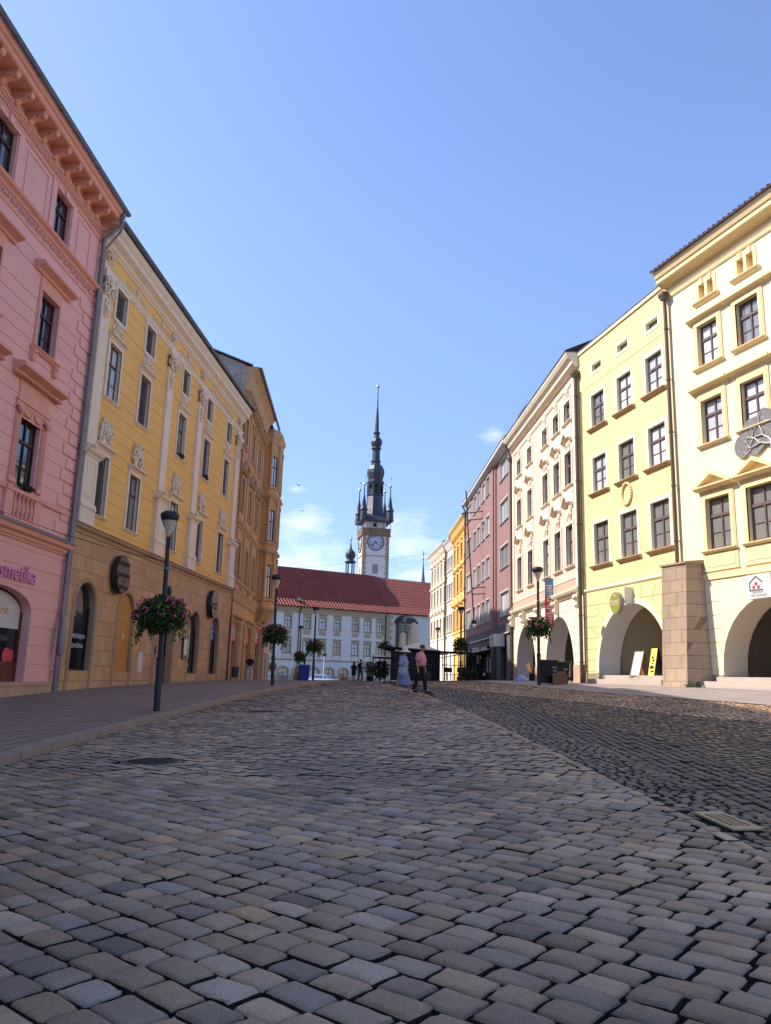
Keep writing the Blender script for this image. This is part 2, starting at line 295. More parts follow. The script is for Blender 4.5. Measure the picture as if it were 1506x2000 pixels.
def stones(name, C, hu, hv, ang, tint, n, dome=.006, drop=.055, rnd=.1, zoff=0, seed=1, lo=None, hi=None):
    """every stone a domed, worn block of its own; all stones of one paving share one mesh"""
    rg = np.random.default_rng(seed); K = len(C)
    t = {9: [-1, -.974, -.90, -.72, 0, .72, .90, .974, 1], 5: [-1, -.94, -.75, .75, .94, 1], 4: [-1, -.955, .955, 1]}[n]
    zt = {9: [1, .26, .07, 0, 0, 0, .07, .26, 1], 5: [1, .10, 0, 0, .10, 1], 4: [1, .05, .05, 1]}[n]
    n = len(t)
    a, b = np.meshgrid(t, t, indexing='ij'); za, zb = np.meshgrid(zt, zt, indexing='ij'); a = a.ravel(); b = b.ravel()
    zc = np.maximum(za, zb).ravel(); corner = (np.abs(a) > .8) & (np.abs(b) > .8)
    P = n * n
    sk = rg.uniform(-.03, .03, (K, 4)); r1 = rnd * rg.uniform(.5, 1.5, (K, 1))
    X = a * hu[:, None] * (1 - r1 * b ** 4) + sk[:, :1] * b * hv[:, None] + sk[:, 2:3] * hu[:, None] * a * b
    Y = b * hv[:, None] * (1 - r1 * a ** 4) + sk[:, 1:2] * a * hu[:, None] * .5 + sk[:, 3:4] * hv[:, None] * a * b
    amp = .0017
    am = amp * np.where(zc > .01, 1.5, .6)[None, :]; X += rg.normal(0, 1, (K, P)) * am; Y += rg.normal(0, 1, (K, P)) * am
    ca, sa = np.cos(ang)[:, None], np.sin(ang)[:, None]
    wx = C[:, :1] + X * ca - Y * sa; wy = C[:, 1:2] + X * sa + Y * ca
    if lo: wx = np.maximum(wx, lo(wy))
    if hi: wx = np.minimum(wx, hi(wy))
    tl = rg.normal(0, .018, (K, 2))
    z = ZZ(wx, wy) + zoff - drop * zc - dome * (a ** 2 + b ** 2) + tl[:, :1] * X + tl[:, 1:] * Y + rg.normal(0, .0035, (K, 1))
    z += np.where(zc < .2, rg.normal(0, .0016, (K, P)), 0)
    V = np.stack([wx, wy, z], -1).reshape(-1, 3)
    q = np.array([(i * n + j, (i + 1) * n + j, (i + 1) * n + j + 1, i * n + j + 1) for i in range(n - 1) for j in range(n - 1)])
    Fq = (q[None] + (np.arange(K) * P)[:, None, None]).reshape(-1)
    me = bpy.data.meshes.new(name); me.vertices.add(len(V)); me.vertices.foreach_set('co', V.ravel())
    nf = len(Fq) // 4; me.loops.add(nf * 4); me.loops.foreach_set('vertex_index', Fq.astype(np.int32))
    me.polygons.add(nf); me.polygons.foreach_set('loop_start', np.arange(nf, dtype=np.int32) * 4); me.polygons.foreach_set('loop_total', np.full(nf, 4, np.int32))
    me.polygons.foreach_set('use_smooth', np.ones(nf, bool))
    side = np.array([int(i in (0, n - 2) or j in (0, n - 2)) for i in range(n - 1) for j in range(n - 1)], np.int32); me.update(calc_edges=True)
    at = me.attributes.new('tint', 'FLOAT_COLOR', 'POINT'); cc = np.ones((K, P, 4)); cc[:, :, :3] = tint[:, None, :]
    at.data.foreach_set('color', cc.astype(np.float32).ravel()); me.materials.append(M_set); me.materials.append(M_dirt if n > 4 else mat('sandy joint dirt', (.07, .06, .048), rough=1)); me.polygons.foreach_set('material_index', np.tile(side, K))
    o = bpy.data.objects.new(name, me); COL.objects.link(o); return tag(o, kind='structure')

def courses(az, du, dv, jit, inside, box, seed, gap=.016):
    """rows of setts along azimuth az; returns centres, half sizes, angle"""
    rg = np.random.default_rng(seed); th = math.pi / 2 - R(az); ux, uy = math.cos(th), math.sin(th); vx, vy = -uy, ux
    x0, x1, y0, y1 = box; cs = [(x0, y0), (x0, y1), (x1, y0), (x1, y1)]
    us = [x * ux + y * uy for x, y in cs]; vs = [x * vx + y * vy for x, y in cs]
    C = []; HU = []; HV = []; A = []
    v = min(vs)
    while v < max(vs):
        w = dv * rg.uniform(.9, 1.1); u = min(us) + rg.uniform(0, du)
        while u < max(us):
            l = du * rg.uniform(1 - jit, 1 + jit)
            wob = .03 * math.sin(u * .6 + v * .15) + .006 * math.sin(u * 2.3 + v)
            cx, cy = (u + l / 2) * ux + (v + w / 2 + wob) * vx, (u + l / 2) * uy + (v + w / 2 + wob) * vy
            if inside(cx, cy): C.append((cx, cy)); HU.append(l / 2 - gap / 2 * rg.uniform(.8, 1.4)); HV.append(w / 2 - gap / 2 * rg.uniform(.7, 1.2)); A.append(th + rg.normal(0, .012))
            u += l
        v += w
    return np.array(C), np.array(HU), np.array(HV), np.array(A)
def tints(K, seed, base=(1, 1, 1), spread=.19, warm=.06, C=None):
    rg = np.random.default_rng(seed); v = np.clip(rg.normal(1, spread, K), .5, 1.7); w = rg.normal(0, warm, K)
    bl = rg.random(K) < .16; w = np.where(bl, w - .03, w); v = np.where(bl, v * .85, v)
    wm = rg.random(K) < .08; w = np.where(wm, w + .09, w)
    T = np.stack([v * (1 + w), v * (1 + w * .25), v * (1 - w * .9)], -1) * np.array(base); return np.clip(T, .05, 3)
def kx(y): return pint(KERB, y)
_q = np.polyfit([3, 5.4, 7.3, 9.8, 17, 28.5, 34.6], [2.6, 2.56, 2.55, 2.5, 2.24, 1.57, 1.03], 2)
def dx(y): return np.where(np.asarray(y) < 40, np.polyval(_q, np.clip(y, 3, 40)), np.polyval(_q, 40.) - (np.asarray(y) - 40) * .05)
DIAG = [(float(dx(y)), float(y)) for y in np.arange(-2, 66, .5)]
NEAR, MID = 9.5, 21
MAN = [(-3.0, 10.9, .36), (-4.35, 26.2, .36), (-3.1, 21.5, .40)]
def free(x, y): return all((x - a) ** 2 + (y - b) ** 2 > (r + .07) ** 2 for a, b, r in MAN)
def road(y0, y1): return lambda x, y: y0 <= y < y1 and kx(y) - .08 < x < dx(y) + .06 and free(x, y) and abs(x) < y * .62 + 4
C_, HU_, HV_, A_ = courses(131, .245, .178, .22, road(-.5, 62), (-6, 3, -.5, 62), 5)
T_ = tints(len(C_), 15)
for (y0, y1, n, sd_) in ((-.5, NEAR, 9, 5), (NEAR, MID, 5, 6), (MID, 62, 4, 7)):
    k_ = (C_[:, 1] >= y0) & (C_[:, 1] < y1)
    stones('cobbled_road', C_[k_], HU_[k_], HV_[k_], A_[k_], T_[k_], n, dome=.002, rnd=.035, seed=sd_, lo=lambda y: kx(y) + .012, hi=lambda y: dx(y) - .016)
# narrow straight course of bigger edge stones along the diagonal border
def along(P, off, step, w, y0, y1, seed, jl=.25):
    rg = np.random.default_rng(seed); y = y0; C = []; HU = []; HV = []; A = []
    while y < y1:
        l = step * rg.uniform(1 - jl, 1 + jl); ym = y + l / 2; x = pint(P, ym) + off; sl = (pint(P, ym + .1) - pint(P, ym - .1)) / .2
        C.append((x + rg.normal(0, .006), ym)); HU.append(l / 2 - .008); HV.append(w / 2 - .008); A.append(math.pi / 2 - math.atan(sl)); y += l
    return np.array(C), np.array(HU), np.array(HV), np.array(A)
C, HU, HV, A = along(DIAG, .055, .30, .13, 3.5, 45, 3)
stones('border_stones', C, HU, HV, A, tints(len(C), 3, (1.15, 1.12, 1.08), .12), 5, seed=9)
# right half: rubble strip, dark gutter of setts, mossy small setts, lighter setts, slabs
RUB = [(3.05, 3), (3.0, 6), (3.12, 10.5), (3.05, 13.7), (2.75, 18.2), (1.95, 28.5), (1.35, 36)]
GUT = [(3.9, 3), (4.0, 7), (4.15, 12), (3.9, 16), (3.4, 21), (2.3, 30), (1.6, 37)]
BND = [(8.6, 8), (7.9, 12), (7.33, 15.2), (6.27, 17.8), (5.6, 21.8), (4.3, 26.6), (3.2, 32.8), (2.4, 38), (1.2, 48), (.8, 62)]
SLB = [(11.6, 6), (10.6, 12), (9.1, 18.8), (8.0, 22.6), (6.9, 26.4), (6.3, 31.6), (6.0, 40), (5.9, 62)]
rg0 = np.random.default_rng(77)
grate = lambda x, y: not (2.75 < x < 3.02 and 6.46 < y < 7.28)
C, HU, HV, A = courses(92, .135, .125, .35, lambda x, y: 3 < y < 33 and dx(y) + .14 < x < pint(RUB, y) + .3 and grate(x, y), (2, 5, 3, 33), 12, .022)
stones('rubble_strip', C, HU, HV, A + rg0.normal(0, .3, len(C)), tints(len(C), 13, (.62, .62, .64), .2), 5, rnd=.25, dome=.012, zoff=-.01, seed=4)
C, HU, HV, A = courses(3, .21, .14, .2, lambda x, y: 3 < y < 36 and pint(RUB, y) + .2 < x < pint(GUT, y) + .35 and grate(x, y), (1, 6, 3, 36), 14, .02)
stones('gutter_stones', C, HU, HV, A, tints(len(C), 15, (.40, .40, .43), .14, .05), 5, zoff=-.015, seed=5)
C, HU, HV, A = courses(62, .16, .13, .35, lambda x, y: 3 < y < 48 and pint(GUT, y) + .35 < x < pint(BND, y) and x < .56 * y + 5, (1, 14, 3, 48), 16, .018)
stones('mossy_setts', C, HU, HV, A + rg0.normal(0, .16, len(C)), tints(len(C), 17, (.88, .87, .80), .17), 4, rnd=.2, dome=.01, seed=6)
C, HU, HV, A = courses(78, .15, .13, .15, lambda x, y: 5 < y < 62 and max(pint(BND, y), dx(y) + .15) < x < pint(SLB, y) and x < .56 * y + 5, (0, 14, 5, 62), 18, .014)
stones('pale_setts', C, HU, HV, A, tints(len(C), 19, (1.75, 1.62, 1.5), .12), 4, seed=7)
M_moss = mat('mossy joints', (.035, .045, .02), rough=1, var=.5, bump=.6)
sheet('joint_fill', M_moss, lambda y: pint(GUT, y) + .35, lambda y: max(pint(BND, y), pint(GUT, y) + .36), 3, 48, -.045, 6, 60)
sheet('joint_fill', mat('pale joints', (.13, .11, .09), rough=1), lambda y: max(pint(BND, y), dx(y)), lambda y: pint(SLB, y), 5, 62, -.035, 6, 60)
sheet('pavement', M_slabR, lambda y: pint(SLB, y), lambda y: 16, 4, 64, .0, 10, 60)
sheet('pavement', M_slab, lambda y: -15.5, lambda y: kx(y) - .26, -6, 66, .09, 12, 70)
# kerb
mb = MB(); ys = np.arange(-4, 66, 1.15)
for i, (a, b) in enumerate(zip(ys, ys[1:])):
    b -= .03; xa, xb = kx(a), kx(b); za, zb = Z(xa, a), Z(xb, b); w = .27
    mb.hexa([(xa - w, a, za - .2), (xa, a, za - .2), (xb, b, zb - .2), (xb - w, b, zb - .2)],
            [(xa - w, a, za + .104), (xa - .015, a, za + .104), (xb - .015, b, zb + .104), (xb - w, b, zb + .104)])
tag(mb.build('kerb', M_kerb), kind='structure')

# ------------------------------------------------------------------ facade toolkit
# facade frame: x along the wall (left to right as seen from the street), y into the house, z up
def arch_z(o, x):
    xa, xb, za, zb, rise = o[:5]; c = (xa + xb) / 2; h = (xb - xa) / 2; t = min(1, abs(x - c) / h)
    return zb - rise + rise * math.sqrt(max(0, 1 - t * t))
def wall_mb(mb, x0, x1, z0, z1, ops=(), depth=.25, grooves=(), gd=.022, gh=.028, y=0.0, reveal=None, face=None, gx=None):
    """wall face with real openings, their reveals (depth deep) and recessed joint lines. ops: (xa,xb,za,zb,rise)"""
    ops = [tuple(o) + (0,) * (5 - len(o)) for o in ops]
    xs = {x0, x1}; zs = {z0, z1}
    for o in ops: xs |= {o[0], o[1]}; zs |= {o[2], o[3]}
    if gx: xs |= set(gx)
    gz = []
    for g in grooves:
        if z0 + gh < g < z1 - gh and all(abs(g - q) > gh * 1.2 for q in zs): gz.append(g)
    for g in gz: zs |= {g - gh / 2, g + gh / 2}
    xs = sorted(x for x in xs if x0 <= x <= x1); zs = sorted(z for z in zs if z0 <= z <= z1)
    if face: mb.mat(face)
    for i in range(len(xs) - 1):
        a, b = xs[i], xs[i + 1]; cx = (a + b) / 2; j = 0
        if b - a < 1e-6: continue
        while j < len(zs) - 1:
            c, d = zs[j], zs[j + 1]; cz = (c + d) / 2
            if any(o[0] < cx < o[1] and o[2] < cz < o[3] for o in ops): j += 1; continue
            isg = any(abs(cz - g) < 1e-4 for g in gz) and (not gx or gx[0] <= cx <= gx[-1])
            if isg:
                yy = y + gd
                mb.add([(a, y, c), (b, y, c), (b, yy, c), (a, yy, c)], [(0, 1, 2, 3)]); mb.add([(a, yy, c), (b, yy, c), (b, yy, d), (a, yy, d)], [(0, 1, 2, 3)])
                mb.add([(a, yy, d), (b, yy, d), (b, y, d), (a, y, d)], [(0, 1, 2, 3)])
            else: mb.add([(a, y, c), (b, y, c), (b, y, d), (a, y, d)], [(0, 1, 2, 3)])
            j += 1
    for o in ops:
        xa, xb, za, zb, rise = o; zsp = zb - rise
        if rise > 0:
            K = 18; th = [PI - PI * k / K for k in range(K + 1)]; c = (xa + xb) / 2; h = (xb - xa) / 2
            P = [(c + h * math.cos(t), zsp + rise * math.sin(t)) for t in th]
            for (p, q) in zip(P, P[1:]):
                mb.add([(p[0], y, p[1]), (q[0], y, q[1]), (q[0], y, zb), (p[0], y, zb)], [(0, 1, 2, 3)])
        if reveal: mb.mat(reveal)
        if rise > 0:
            for (p, q) in zip(P, P[1:]): mb.add([(p[0], y, p[1]), (q[0], y, q[1]), (q[0], y + depth, q[1]), (p[0], y + depth, p[1])], [(3, 2, 1, 0)], True)
        else: mb.add([(xa, y, zb), (xb, y, zb), (xb, y + depth, zb), (xa, y + depth, zb)], [(3, 2, 1, 0)])
        mb.add([(xa, y, za), (xa, y, zsp), (xa, y + depth, zsp), (xa, y + depth, za)], [(0, 1, 2, 3)])
        mb.add([(xb, y, za), (xb, y, zsp), (xb, y + depth, zsp), (xb, y + depth, za)], [(3, 2, 1, 0)])
        mb.add([(xa, y, za), (xb, y, za), (xb, y + depth, za), (xa, y + depth, za)], [(0, 1, 2, 3)])
        if face: mb.mat(face)
    return mb
WC = {}
def wkey(k, fn):
    if k not in WC: WC[k] = fn()
    return WC[k]
class Style: pass
def window(root, x, z, w, h, st, kind=None, seed=0, y=0.0):
    """x centre, z sill; st = dict(frame, pane, trim, border, head, sill, bars, rec)"""
    pane = st['pane'] if not isinstance(st['pane'], (list, tuple)) else st['pane'][seed % len(st['pane'])]
    rise = st.get('rise', 0) * w; rec = st.get('rec', .17)
    def outline(ww, hh, inset=0):
        if rise:
            K = 10; hw = ww / 2 - inset; sp = hh - rise
            return [(-hw, inset), (hw, inset)] + [(hw * math.cos(PI * k / K), sp + (rise - inset) * math.sin(PI * k / K)) for k in range(K + 1)]
        return [(-ww / 2 + inset, inset), (ww / 2 - inset, inset), (ww / 2 - inset, hh - inset), (-ww / 2 + inset, hh - inset)]
    def mk_frame():
        m = MB(); o = outline(w, h); i = outline(w, h, .075); n = len(o)
        for yy in (rec,):
            for k in range(n):
                a, b, c, d = o[k], o[(k + 1) % n], i[(k + 1) % n], i[k]
                m.add([(a[0], yy, a[1]), (b[0], yy, b[1]), (c[0], yy, c[1]), (d[0], yy, d[1])], [(0, 1, 2, 3)])
                m.add([(d[0], yy, d[1]), (c[0], yy, c[1]), (c[0], yy + .06, c[1]), (d[0], yy + .06, d[1])], [(0, 1, 2, 3)])
        zt = st.get('transom', .64) * h
        if st.get('transom', .64): m.box(-w / 2 + .07, w / 2 - .07, rec - .02, rec + .05, zt - .05, zt + .05)
        for k in st.get('mull', (0,)):
            m.box(k * w - .035, k * w + .035, rec - .008, rec + .05, .07, h - .07)
        for q in st.get('bars', ()):
            m.box(-w / 2 + .07, w / 2 - .07, rec + .01, rec + .045, q * h - .014, q * h + .014)
        if st.get('sash'):
            # light inner sash edges
            m.mat(st['frame']); m.mi = 0
        return m.mesh('window', st['frame'])
    fr = wkey(('f', round(w, 3), round(h, 3), rise, rec, st['frame'].name, st.get('transom', .64), st.get('mull', (0,)), st.get('bars', ())), mk_frame)
    win = link('window', fr, root, (x, y, z))
    def mk_pane():
        m = MB(); m.prism([(a, b) for a, b in outline(w, h, .05)], rec + .035, rec + .055); return m.mesh('pane', pane)
    link('pane', wkey(('p', round(w, 3), round(h, 3), rise, rec, pane.name), mk_pane), win)
    if st.get('sashmat'):
        def mk_sash():
            m = MB(); zt = st.get('transom', .64) * h; hw = w / 2 - .075
            cells = []
            for (za, zb) in ((.075, zt - .05), (zt + .05, h - .075)):
                for (xa, xb) in ((-hw, -.035), (.035, hw)): cells.append((xa, xb, za, zb))
            for xa, xb, za, zb in cells:
                e = .022
                m.box(xa, xa + e, rec + .015, rec + .034, za, zb); m.box(xb - e, xb, rec + .015, rec + .034, za, zb)
                m.box(xa + e, xb - e, rec + .015, rec + .034, za, za + e); m.box(xa + e, xb - e, rec + .015, rec + .034, zb - e, zb)
            return m.mesh('sash', st['sashmat'])
        link('sash', wkey(('s', round(w, 3), round(h, 3), st['sashmat'].name, rec), mk_sash), win)
    if st.get('border'):
        b = st['border']; pr = st.get('proud', .04)
        def mk_sur():
            m = MB(); n2 = st.get('steps', 1)
            for k in range(n2):
                e = b * (1 - k / n2 * .55); p = pr * (.5 + .5 * (k + 1) / n2) if n2 > 1 else pr
                if rise:
                    o = outline(w + 2 * e, h + e); i = outline(w, h); o = [(o[0][0], 0), (o[1][0], 0)] + o[2:]
                    nn = len(o)
                    for q in range(1, nn):
                        a, c, d, g = o[q], o[(q + 1) % nn], i[(q + 1) % nn], i[q]
                        m.add([(a[0], -p, a[1]), (c[0], -p, c[1]), (d[0], -p, d[1]), (g[0], -p, g[1])], [(3, 2, 1, 0)])
                        m.add([(a[0], -p, a[1]), (c[0], -p, c[1]), (c[0], 0, c[1]), (a[0], 0, a[1])], [(0, 1, 2, 3)])
                        m.add([(g[0], -p, g[1]), (d[0], -p, d[1]), (d[0], 0.002, d[1]), (g[0], 0.002, g[1])], [(3, 2, 1, 0)])
                else:
                    m.box(-w / 2 - e, -w / 2, -p, .002 * k, 0, h); m.box(w / 2, w / 2 + e, -p, .002 * k, 0, h); m.box(-w / 2 - e, w / 2 + e, -p - .001, .002 * k, h, h + e)
                    if st.get('full'): m.box(-w / 2 - e, w / 2 + e, -p - .001, .002 * k, -e, 0)
            return m.mesh('surround', st['trim'])
        link('surround', wkey(('b', round(w, 3), round(h, 3), rise, b, pr, st['trim'].name, st.get('steps', 1), st.get('full')), mk_sur), win)
    if st.get('sill'):
        ov, ph, pt = st['sill']
        def mk_sill():
            m = MB(); m.xprof([(.12, -.001), (-pt, -.03), (-pt, -.06), (-pt * .6, -ph * .7), (-pt * .35, -ph), (0.01, -ph)], -w / 2 - ov, w / 2 + ov)
            if st.get('silldark'): m.mat(st['sillm'] if st.get('sillm') else st['trim']); m.mi = 0; m.mat(st['silldark']); m.box(-w / 2 - ov - .01, w / 2 + ov + .01, -pt - .015, .1, -.0295 + .03, .012)
            if st.get('console'):
                m.mi = 0
                for sx in (-1, 1):
                    xx = sx * (w / 2 + ov - .16); m.prism([(xx - .09, -ph - .42), (xx + .09, -ph - .42), (xx + .12, -ph), (xx - .12, -ph)], -pt * .75, 0); m.ball((xx, -pt * .7, -ph - .1), .09); m.ball((xx, -pt * .6, -ph - .32), .06)
            return m.mesh('sill', st.get('sillm') or st['trim'])
        link('sill', wkey(('l', round(w, 3), st['sill'], (st.get('sillm') or st['trim']).name, st.get('console')), mk_sill), win)
    hd = st.get('head')
    if hd:
        def mk_head():
            m = MB(); t = hd[0]; b = st.get('border', 0)
            if t == 'cornice':          # hd: ('cornice', dz, halfwidth, height, projection)
                _, dz, hw, hh, pj = hd[:5]; z0 = h + dz
                m.xprof([(0.01, z0), (-pj * .25, z0), (-pj * .35, z0 + hh * .25), (-pj * .8, z0 + hh * .45), (-pj, z0 + hh * .55), (-pj, z0 + hh * .85), (-pj * .9, z0 + hh), (0.01, z0 + hh * 1.15)], -hw, hw)
                if dz > b: m.box(-w / 2 - b * .8, w / 2 + b * .8, -.045, .001, h + b * .98, z0 + .01)
                if len(hd) > 5 and hd[5] == 'dent':
                    k = int(hw * 2 / .16)
                    for i in range(k): xx = -hw + .12 + i * (2 * hw - .24) / (k - 1); m.box(xx - .035, xx + .035, -pj * .6, 0, z0 - .09, z0 + .003)
            if t == 'gable':            # triangular pediment
                _, dz, hw, hh, pj = hd[:5]; z0 = h + dz
                m.box(-w / 2 - b * .8, w / 2 + b * .8, -.045, .001, h + b * .98, z0 + .01)
                m.xprof([(0.01, z0), (-pj * .5, z0), (-pj, z0 + .08), (-pj, z0 + .13), (0.01, z0 + .14)], -hw, hw)
                th = .11
                for sx in (-1, 1):
                    P = [(sx * hw, z0 + .13), (sx * (hw - .22), z0 + .13), (0, z0 + hh - th - .02), (0, z0 + hh)]
                    if sx > 0: P = P[::-1]
                    m.prism(P[::-1] if sx < 0 else P[::-1], -pj, 0)
                m.prism([(-hw + .2, z0 + .135), (hw - .2, z0 + .135), (0, z0 + hh - th)], -.05, 0)
            if t == 'wave':             # curved hood moulding
                _, dz, hw, hh, pj = hd[:5]; z0 = h + dz
                K = 16; P = []
                for k in range(K + 1):
                    u = -1 + 2 * k / K; zz = z0 + hh * (.5 + .5 * math.cos(u * PI)) * 1.0 + (.10 * hh if abs(u) > .85 else 0) ; P.append((u * hw, zz))
                for (p, q) in zip(P, P[1:]):
                    for d0, d1, a0, a1 in ((pj, 0, .0, .06), (pj * .7, 0, -.07, .0), (pj * .4, 0, -.12, -.07)):
                        m.add([(p[0], -d0, p[1] + a0), (q[0], -d0, q[1] + a0), (q[0], -d0, q[1] + a1), (p[0], -d0, p[1] + a1), (p[0], 0, p[1] + a0), (q[0], 0, q[1] + a0), (q[0], 0, q[1] + a1), (p[0], 0, p[1] + a1)],
                              [(0, 1, 2, 3), (4, 0, 3, 7), (1, 5, 6, 2), (3, 2, 6, 7), (0, 4, 5, 1)])
            if t == 'baroque':          # small cornice, big stucco cartouche above
                _, dz, hw, hh, pj = hd[:5]; z0 = h + dz
                m.box(-w / 2 - b * .95, w / 2 + b * .95, -.05, .001, h + b * .98, z0 + .01)
                m.xprof([(0.01, z0), (-pj * .3, z0), (-pj * .4, z0 + .05), (-pj, z0 + .11), (-pj, z0 + .17), (0.01, z0 + .19)], -hw, hw)
            return m.mesh('pediment', st['trim'])
        link('pediment', wkey(('h', round(w, 3), round(h, 3), hd, st['trim'].name, st.get('border')), mk_head), win)
    return win
def relief_mb(w, h, seed, m=None, dep=.13, scrolls=5):
    """stucco cartouche: base plate with lobed outline, shell ribs, paired scrolls, leaf buds"""
    rg = random.Random(seed); m = m or MB(); K = 28; P = []
    for k in range(K):
        a = 2 * PI * k / K; r = 1 + .10 * math.cos(3 * a + seed) + .08 * math.sin(5 * a + seed * 2); P.append((w / 2 * math.cos(a) * r * .88, h / 2 + h / 2 * math.sin(a) * r * .9))
    m.prism(P, -dep * .35, 0)
    def spiral(cx, cz, r, s0, turns, sx, th):
        pts = []
        for k in range(int(12 * turns) + 1):
            t = k / (12 * turns); a = s0 + 2 * PI * turns * t; q = r * (1 - .8 * t); pts.append((cx + sx * q * math.cos(a), -dep * (.45 + .5 * t), cz + q * math.sin(a)))
        m.tube(pts, [th * (1 - .5 * k / len(pts)) for k in range(len(pts))], 6)
    for k in range(scrolls):
        u = (k + .5) / scrolls; r = min(w, h) * rg.uniform(.13, .2)
        for sx in (-1, 1): spiral(sx * w * rg.uniform(.2, .38), h * (.12 + .8 * u), r, rg.uniform(0, 6), 1.3, sx, r * .26)
    for k in range(9):
        a = PI * (.1 + .8 * k / 8); r = min(w, h) * .42; m.tube([(0, -dep * .5, h * .42), (math.cos(a) * r * .55, -dep, h * .42 + math.sin(a) * r * .7), (math.cos(a) * r * .95, -dep * .55, h * .42 + math.sin(a) * r * 1.15)], [.015, min(w, h) * .05, .02], 5)
    for k in range(14):
        m.ball((rg.uniform(-.42, .42) * w, -dep * .45, rg.uniform(.08, .92) * h), min(w, h) * rg.uniform(.035, .075), 7, 4, (1, .8, 1.2))
    return m
def cornice_mb(mb, prof, x0, x1, ret=True):
    """prof: list of (out, z) from bottom to top; solid moulding against the wall, returned at both ends"""
    P = [(.02, prof[0][1])] + [(-o, z) for o, z in prof] + [(.02, prof[-1][1])]
    mb.xprof(P, x0, x1); return mb
def rz_left(az): return R(90 - az)
def rz_right(az): return R(270 - az)
def body(root, w, z0, z1, dep, m, name='side_walls', gap=.3, xl=.0, xr=.0):
    """side and rear walls behind the facade"""
    mb = MB(); mb.add([(xl, .0, z0), (xl, dep, z0), (xl, dep, z1), (xl, .0, z1)], [(0, 1, 2, 3)]); mb.add([(w - xr, 0, z0), (w - xr, dep, z0), (w - xr, dep, z1), (w - xr, 0, z1)], [(3, 2, 1, 0)])
    mb.add([(xl, dep, z0), (w - xr, dep, z0), (w - xr, dep, z1), (xl, dep, z1)], [(3, 2, 1, 0)])
    return mb.build(name, m, root)
def roof(root, x0, x1, z, over, dep, rise, m, name='roof', hip=0):
    mb = MB(); e = .12; h = dep / 2
    A = [(x0, -over, z), (x1, -over, z), (x1, dep + over, z), (x0, dep + over, z)]; B = [(x0 + hip, h - .01, z + rise), (x1 - hip, h - .01, z + rise), (x1 - hip, h + .01, z + rise), (x0 + hip, h + .01, z + rise)]
    mb.hexa([(a, b, c - e) for a, b, c in A], A); mb.hexa([(a, b, c + .001) for a, b, c in A], B); return mb.build(name, m, root)
def gutter(root, x0, x1, y, z, m, r=.085):
    mb = MB(); K = 8
    for k in range(K):
        a, b = PI + PI * k / K, PI + PI * (k + 1) / K
        mb.add([(x0, y + r * math.cos(a), z + r * math.sin(a)), (x1, y + r * math.cos(a), z + r * math.sin(a)), (x1, y + r * math.cos(b), z + r * math.sin(b)), (x0, y + r * math.cos(b), z + r * math.sin(b))], [(0, 1, 2, 3), (3, 2, 1, 0)], True)
    n = max(2, int((x1 - x0) / 1.6))
    for k in range(n + 1):
        xx = x0 + (x1 - x0) * k / n; mb.tube([(xx, y + r * 1.08 * math.cos(PI + PI * q / 6), z + r * 1.08 * math.sin(PI + PI * q / 6)) for q in range(7)], .012, 4)
    mb.tube([(x0, y - r, z), (x1, y - r, z)], .016, 5); return mb.build('gutter', m, root)
def downpipe(root, pts, m, r=.055, box=None):
    mb = MB(); mb.tube(pts, r, 10)
    z0, z1 = pts[-1][2], pts[0][2]; x, y = pts[-1][0], pts[-1][1]
    k = z0 + 1
    while k < z1 - .5:
        # brackets follow the pipe
        for (p, q) in zip(pts, pts[1:]):
            if q[2] <= k <= p[2] and p[2] != q[2]:
                t = (p[2] - k) / (p[2] - q[2]); xx = p[0] + (q[0] - p[0]) * t; yy = p[1] + (q[1] - p[1]) * t; mb.tube([(xx, yy, k - .03), (xx, yy, k + .03)], r * 1.22, 10); mb.box(xx - .012, xx + .012, yy, .02, k - .012, k + .012); break
        k += 2.1
    if box: bx, by, bz, bs = box; mb.hexa([(bx - bs * .6, by - bs * .5, bz - bs), (bx + bs * .6, by - bs * .5, bz - bs), (bx + bs * .6, by + bs * .5, bz - bs), (bx - bs * .6, by + bs * .5, bz - bs)], [(bx - bs, by - bs * .8, bz), (bx + bs, by - bs * .8, bz), (bx + bs, by + bs * .8, bz), (bx - bs, by + bs * .8, bz)]); mb.box(bx - bs * 1.1, bx + bs * 1.1, by - bs * .9, by + bs * .9, bz, bz + bs * .9)
    return mb.build('downpipe', m, root)
G_dark = glass('window glass dark', .012, 2.3, tint=(.9, .95, 1.1)); G_cur = glass('window glass net curtain', .05, 1.7, curtain=.75, tint=(.88, .93, 1)); G_cur2 = glass('window glass half curtain', .05, 2.1, curtain=.28, tint=(1, .98, .95))
G_refl = glass('window glass white reflection', .05, 1.7, curtain=1.0, tint=(.95, .96, 1)); G_shop = glass('shop glass', .02, 1.6, tint=(.8, .85, 1))  # first pane: white sky reflection painted into the colour, over a curtain pattern
M_fr = mat('brown window frame', (.045, .022, .016), rough=.5, var=.1, bump=.05)
M_frg = mat('grey brown window frame', (.15, .11, .105), rough=.5, var=.1, bump=.05)
M_frw = mat('white window frame', (.6, .57, .52), rough=.5, var=.05, bump=.05)
M_zinc = mat('zinc', (.20, .20, .22), rough=.5, var=.2, metal=.5, bump=.1, stain=.4)
M_zincb = mat('brown pipe', (.12, .09, .075), rough=.5, var=.2, metal=.3, bump=.1)
M_roof = mat('dark roof', (.055, .04, .04), rough=.8, kind='tile', tw=.3, th=.3)
M_sash = mat('pale sash', (.38, .33, .29), rough=.5, var=.05, bump=0)
M_black = mat('black metal', (.012, .012, .014), rough=.45, var=.1, bump=.05)
M_dim = mat('dim interior', (.05, .04, .035), rough=.9)

